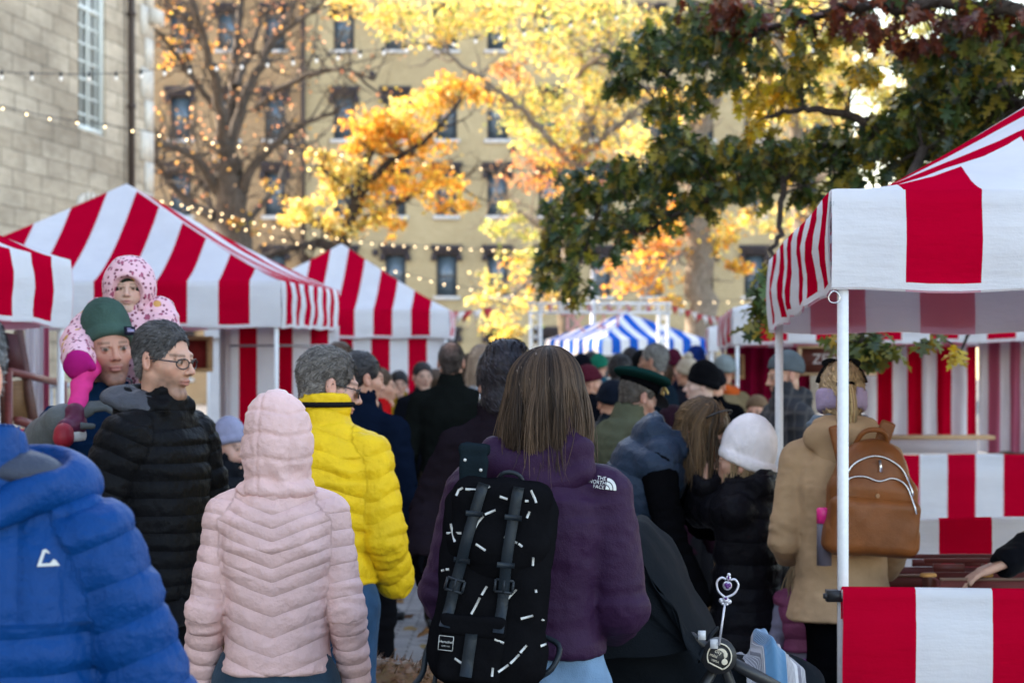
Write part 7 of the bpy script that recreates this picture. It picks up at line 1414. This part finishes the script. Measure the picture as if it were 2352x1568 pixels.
sign('small wooden box sign with white letters before the crimson curtain', 1657, 1708, 814, 870, 21.5, plain('maroon panel', (.05, .012, .03), .6), M['wood_tan'], [('BIEN', -.015, .036, .06), ('DU BON', .0, -.038, .045)], plain('sign white', (.62, .6, .66), .7), t=.03, depth=.10)
sign('square dark red board in pale frame inside the tall striped tent', 402, 487, 772, 854, 19.6, plain('dark red felt board', (.20, .012, .012), .8), M['wood_tan'], None, None, t=.03, rot=-8)
# easel like wooden display and railing under the left tent
ez = frame_obj('display_easel', 'dark wooden leaning display board at left edge behind blue jacket', 'display', (at(40, 0, 13.2)[0], 13.2, 0)); p_ = lambda x, y, Y=13.2: at(x, y, Y) - np.array(ez.location)
b = MB(); b.bar(p_(10, 1010), p_(2, 742), .03); b.bar(p_(85, 1010, 13.1), p_(42, 760, 13.3), .04); b.build('uprights', M['wood_dark'], ez)
b = MB(); b.add([p_(5, 762), p_(40, 768), p_(60, 862), p_(10, 870), p_(5, 762, 13.25), p_(40, 768, 13.25), p_(60, 862, 13.25), p_(10, 870, 13.25)], [(0, 1, 2, 3), (7, 6, 5, 4), (0, 4, 5, 1), (1, 5, 6, 2), (2, 6, 7, 3), (3, 7, 4, 0)]); b.build('dark_panel', plain('dark maroon panel', (.06, .010, .012), .6), ez)
b = MB(); b.add([p_(12, 876), p_(60, 872), p_(72, 960), p_(20, 968), p_(12, 876, 13.25), p_(60, 872, 13.25), p_(72, 960, 13.25), p_(20, 968, 13.25)], [(0, 1, 2, 3), (7, 6, 5, 4), (0, 4, 5, 1), (1, 5, 6, 2), (2, 6, 7, 3), (3, 7, 4, 0)]); b.build('tan_panel', wood('pale board', (.30, .17, .08)), ez)
b = MB(); b.bar(p_(20, 852, 12.7), p_(140, 880, 14.2), .035); b.bar(p_(40, 965, 12.7), p_(100, 985, 13.6), .04); b.bar(p_(143, 875, 14.2), p_(146, 1200, 14.2), .05); b.bar(p_(20, 852, 12.7), p_(22, 1250, 12.7), .035); b.build('rails', M['wood_red'], ez)
rl = frame_obj('crowd_barrier', 'grey metal barrier seen under the left tent beside the stone wall', 'barrier', (at(115, 0, 17)[0], 17, 0)); b = MB(); q_ = lambda x, y: at(x, y, 17) - np.array(rl.location)
b.tube([q_(85, 885), q_(160, 885)], .018, 6); [b.tube([q_(x, 885), q_(x, 1060)], .010, 6) for x in range(90, 160, 14)]; b.tube([q_(86, 1060), q_(160, 1060)], .018, 6); [b.tube([q_(x, 1060), q_(x, 1060) * np.array([1, 1, 0])], .014, 6) for x in (88, 158)]; b.build('bars', M['greypost'], rl, smooth=True)
# bags on the ground side, dog
bg_ = frame_obj('handbag', 'black handbag standing on the fallen leaves by the tent post', 'bag', (at(1752, 0, 11.2)[0], 11.2, 0)); S = Solid(); S.add(rbox((0, 0, .16), (.11, .07, .155), .05)); sol(S, .01, 'bag_body', cl(BLACK, 'leather'), bg_, .006, 12); b = MB(); b.tube(spline([(-.06, 0, .29), (-.04, 0, .42), (.04, 0, .42), (.06, 0, .29)], 16), .010, 6); b.build('handle', cl(BLACK, 'leather'), bg_, smooth=True)
c = at(1770, 1262, 9.7); pb = frame_obj('paper_bag', 'tan paper bag carried between white beanie child and camel coat', 'bag', c); S = Solid(); S.add(rbox((0, 0, 0), (.042, .05, .055), .012, np.array(Matrix.Rotation(R(12), 3, 'Y')))); sol(S, .005, 'bag_body', plain('tan kraft paper', (.33, .19, .08), .8), pb, .004, 20); b = MB(); b.tube(spline([(-.02, 0, .05), (0, 0, .11), (.02, 0, .05)], 10), .003, 5); b.build('handle', plain('kraft cord', (.33, .2, .1)), pb)
c = at(862, 1600, 8.1); S = Solid(); S.add(ell((0, 0, .50), (.30, .13, .145))); S.add(ell((-.20, 0, .52), (.14, .125, .15)), .05); S.add(cone((-.28, 0, .56), (-.40, 0, .66), .09, .075), .05); S.add(ell((-.44, 0, .665), (.095, .075, .08)), .03); S.add(cone((-.50, 0, .65), (-.585, 0, .625), .045, .034), .02); S.add(cone((.28, 0, .55), (.42, 0, .68), .035, .025), .03)
for sg in (-1, 1):
    S.add(ell((-.43, sg * .085, .64), (.035, .02, .07)), .01); S.add(cone((-.22, sg * .075, .42), (-.23, sg * .075, .20), .055, .032), .03); S.add(cone((-.23, sg * .075, .20), (-.22, sg * .075, .035), .030, .026), .015); S.add(cone((-.22, sg * .075, .03), (-.26, sg * .075, .026), .028, .024), .01)
    S.add(cone((.20, sg * .08, .46), (.13, sg * .085, .28), .085, .045), .03); S.add(cone((.13, sg * .085, .28), (.24, sg * .085, .16), .042, .027), .02); S.add(cone((.24, sg * .085, .16), (.225, sg * .085, .035), .026, .024), .01); S.add(cone((.225, sg * .085, .03), (.18, sg * .085, .026), .027, .023), .01)
V, F = S.mesh(.011); N = vnormals(V, F); V = V + N * (.012 * vnoise(V, 34, 2) + .006 * vnoise(V, 70, 4))[:, None]; C = jcol([(.16, .08, .035)], len(V), .1); n = 7000; idx = rng.integers(0, len(V), n); d = N[idx] * .5 + rng.normal(0, .6, (n, 3)) + np.array([.4, 0, -.4]); d /= np.linalg.norm(d, axis=1, keepdims=True); sd = np.cross(d, N[idx]); sd /= np.linalg.norm(sd, axis=1, keepdims=True) + 1e-9; P = V[idx]; L = rng.uniform(.02, .045, (n, 1)); B = np.stack([P - sd * .003, P + sd * .003, P + d * L], 1).reshape(-1, 3); i = np.arange(n) * 3 + len(V)
o = mesh_obj('dog', np.vstack([V, B]), [F, np.stack([i, i + 1, i + 2], 1)], M['hair'], col=np.vstack([C, np.repeat(jcol([(.22, .11, .05), (.12, .06, .03)], n, .2), 3, 0)])); o.location = (c[0], c[1], 0); tag(o, 'curly brown dog at the bottom edge between pink jacket and backpack', 'dog')
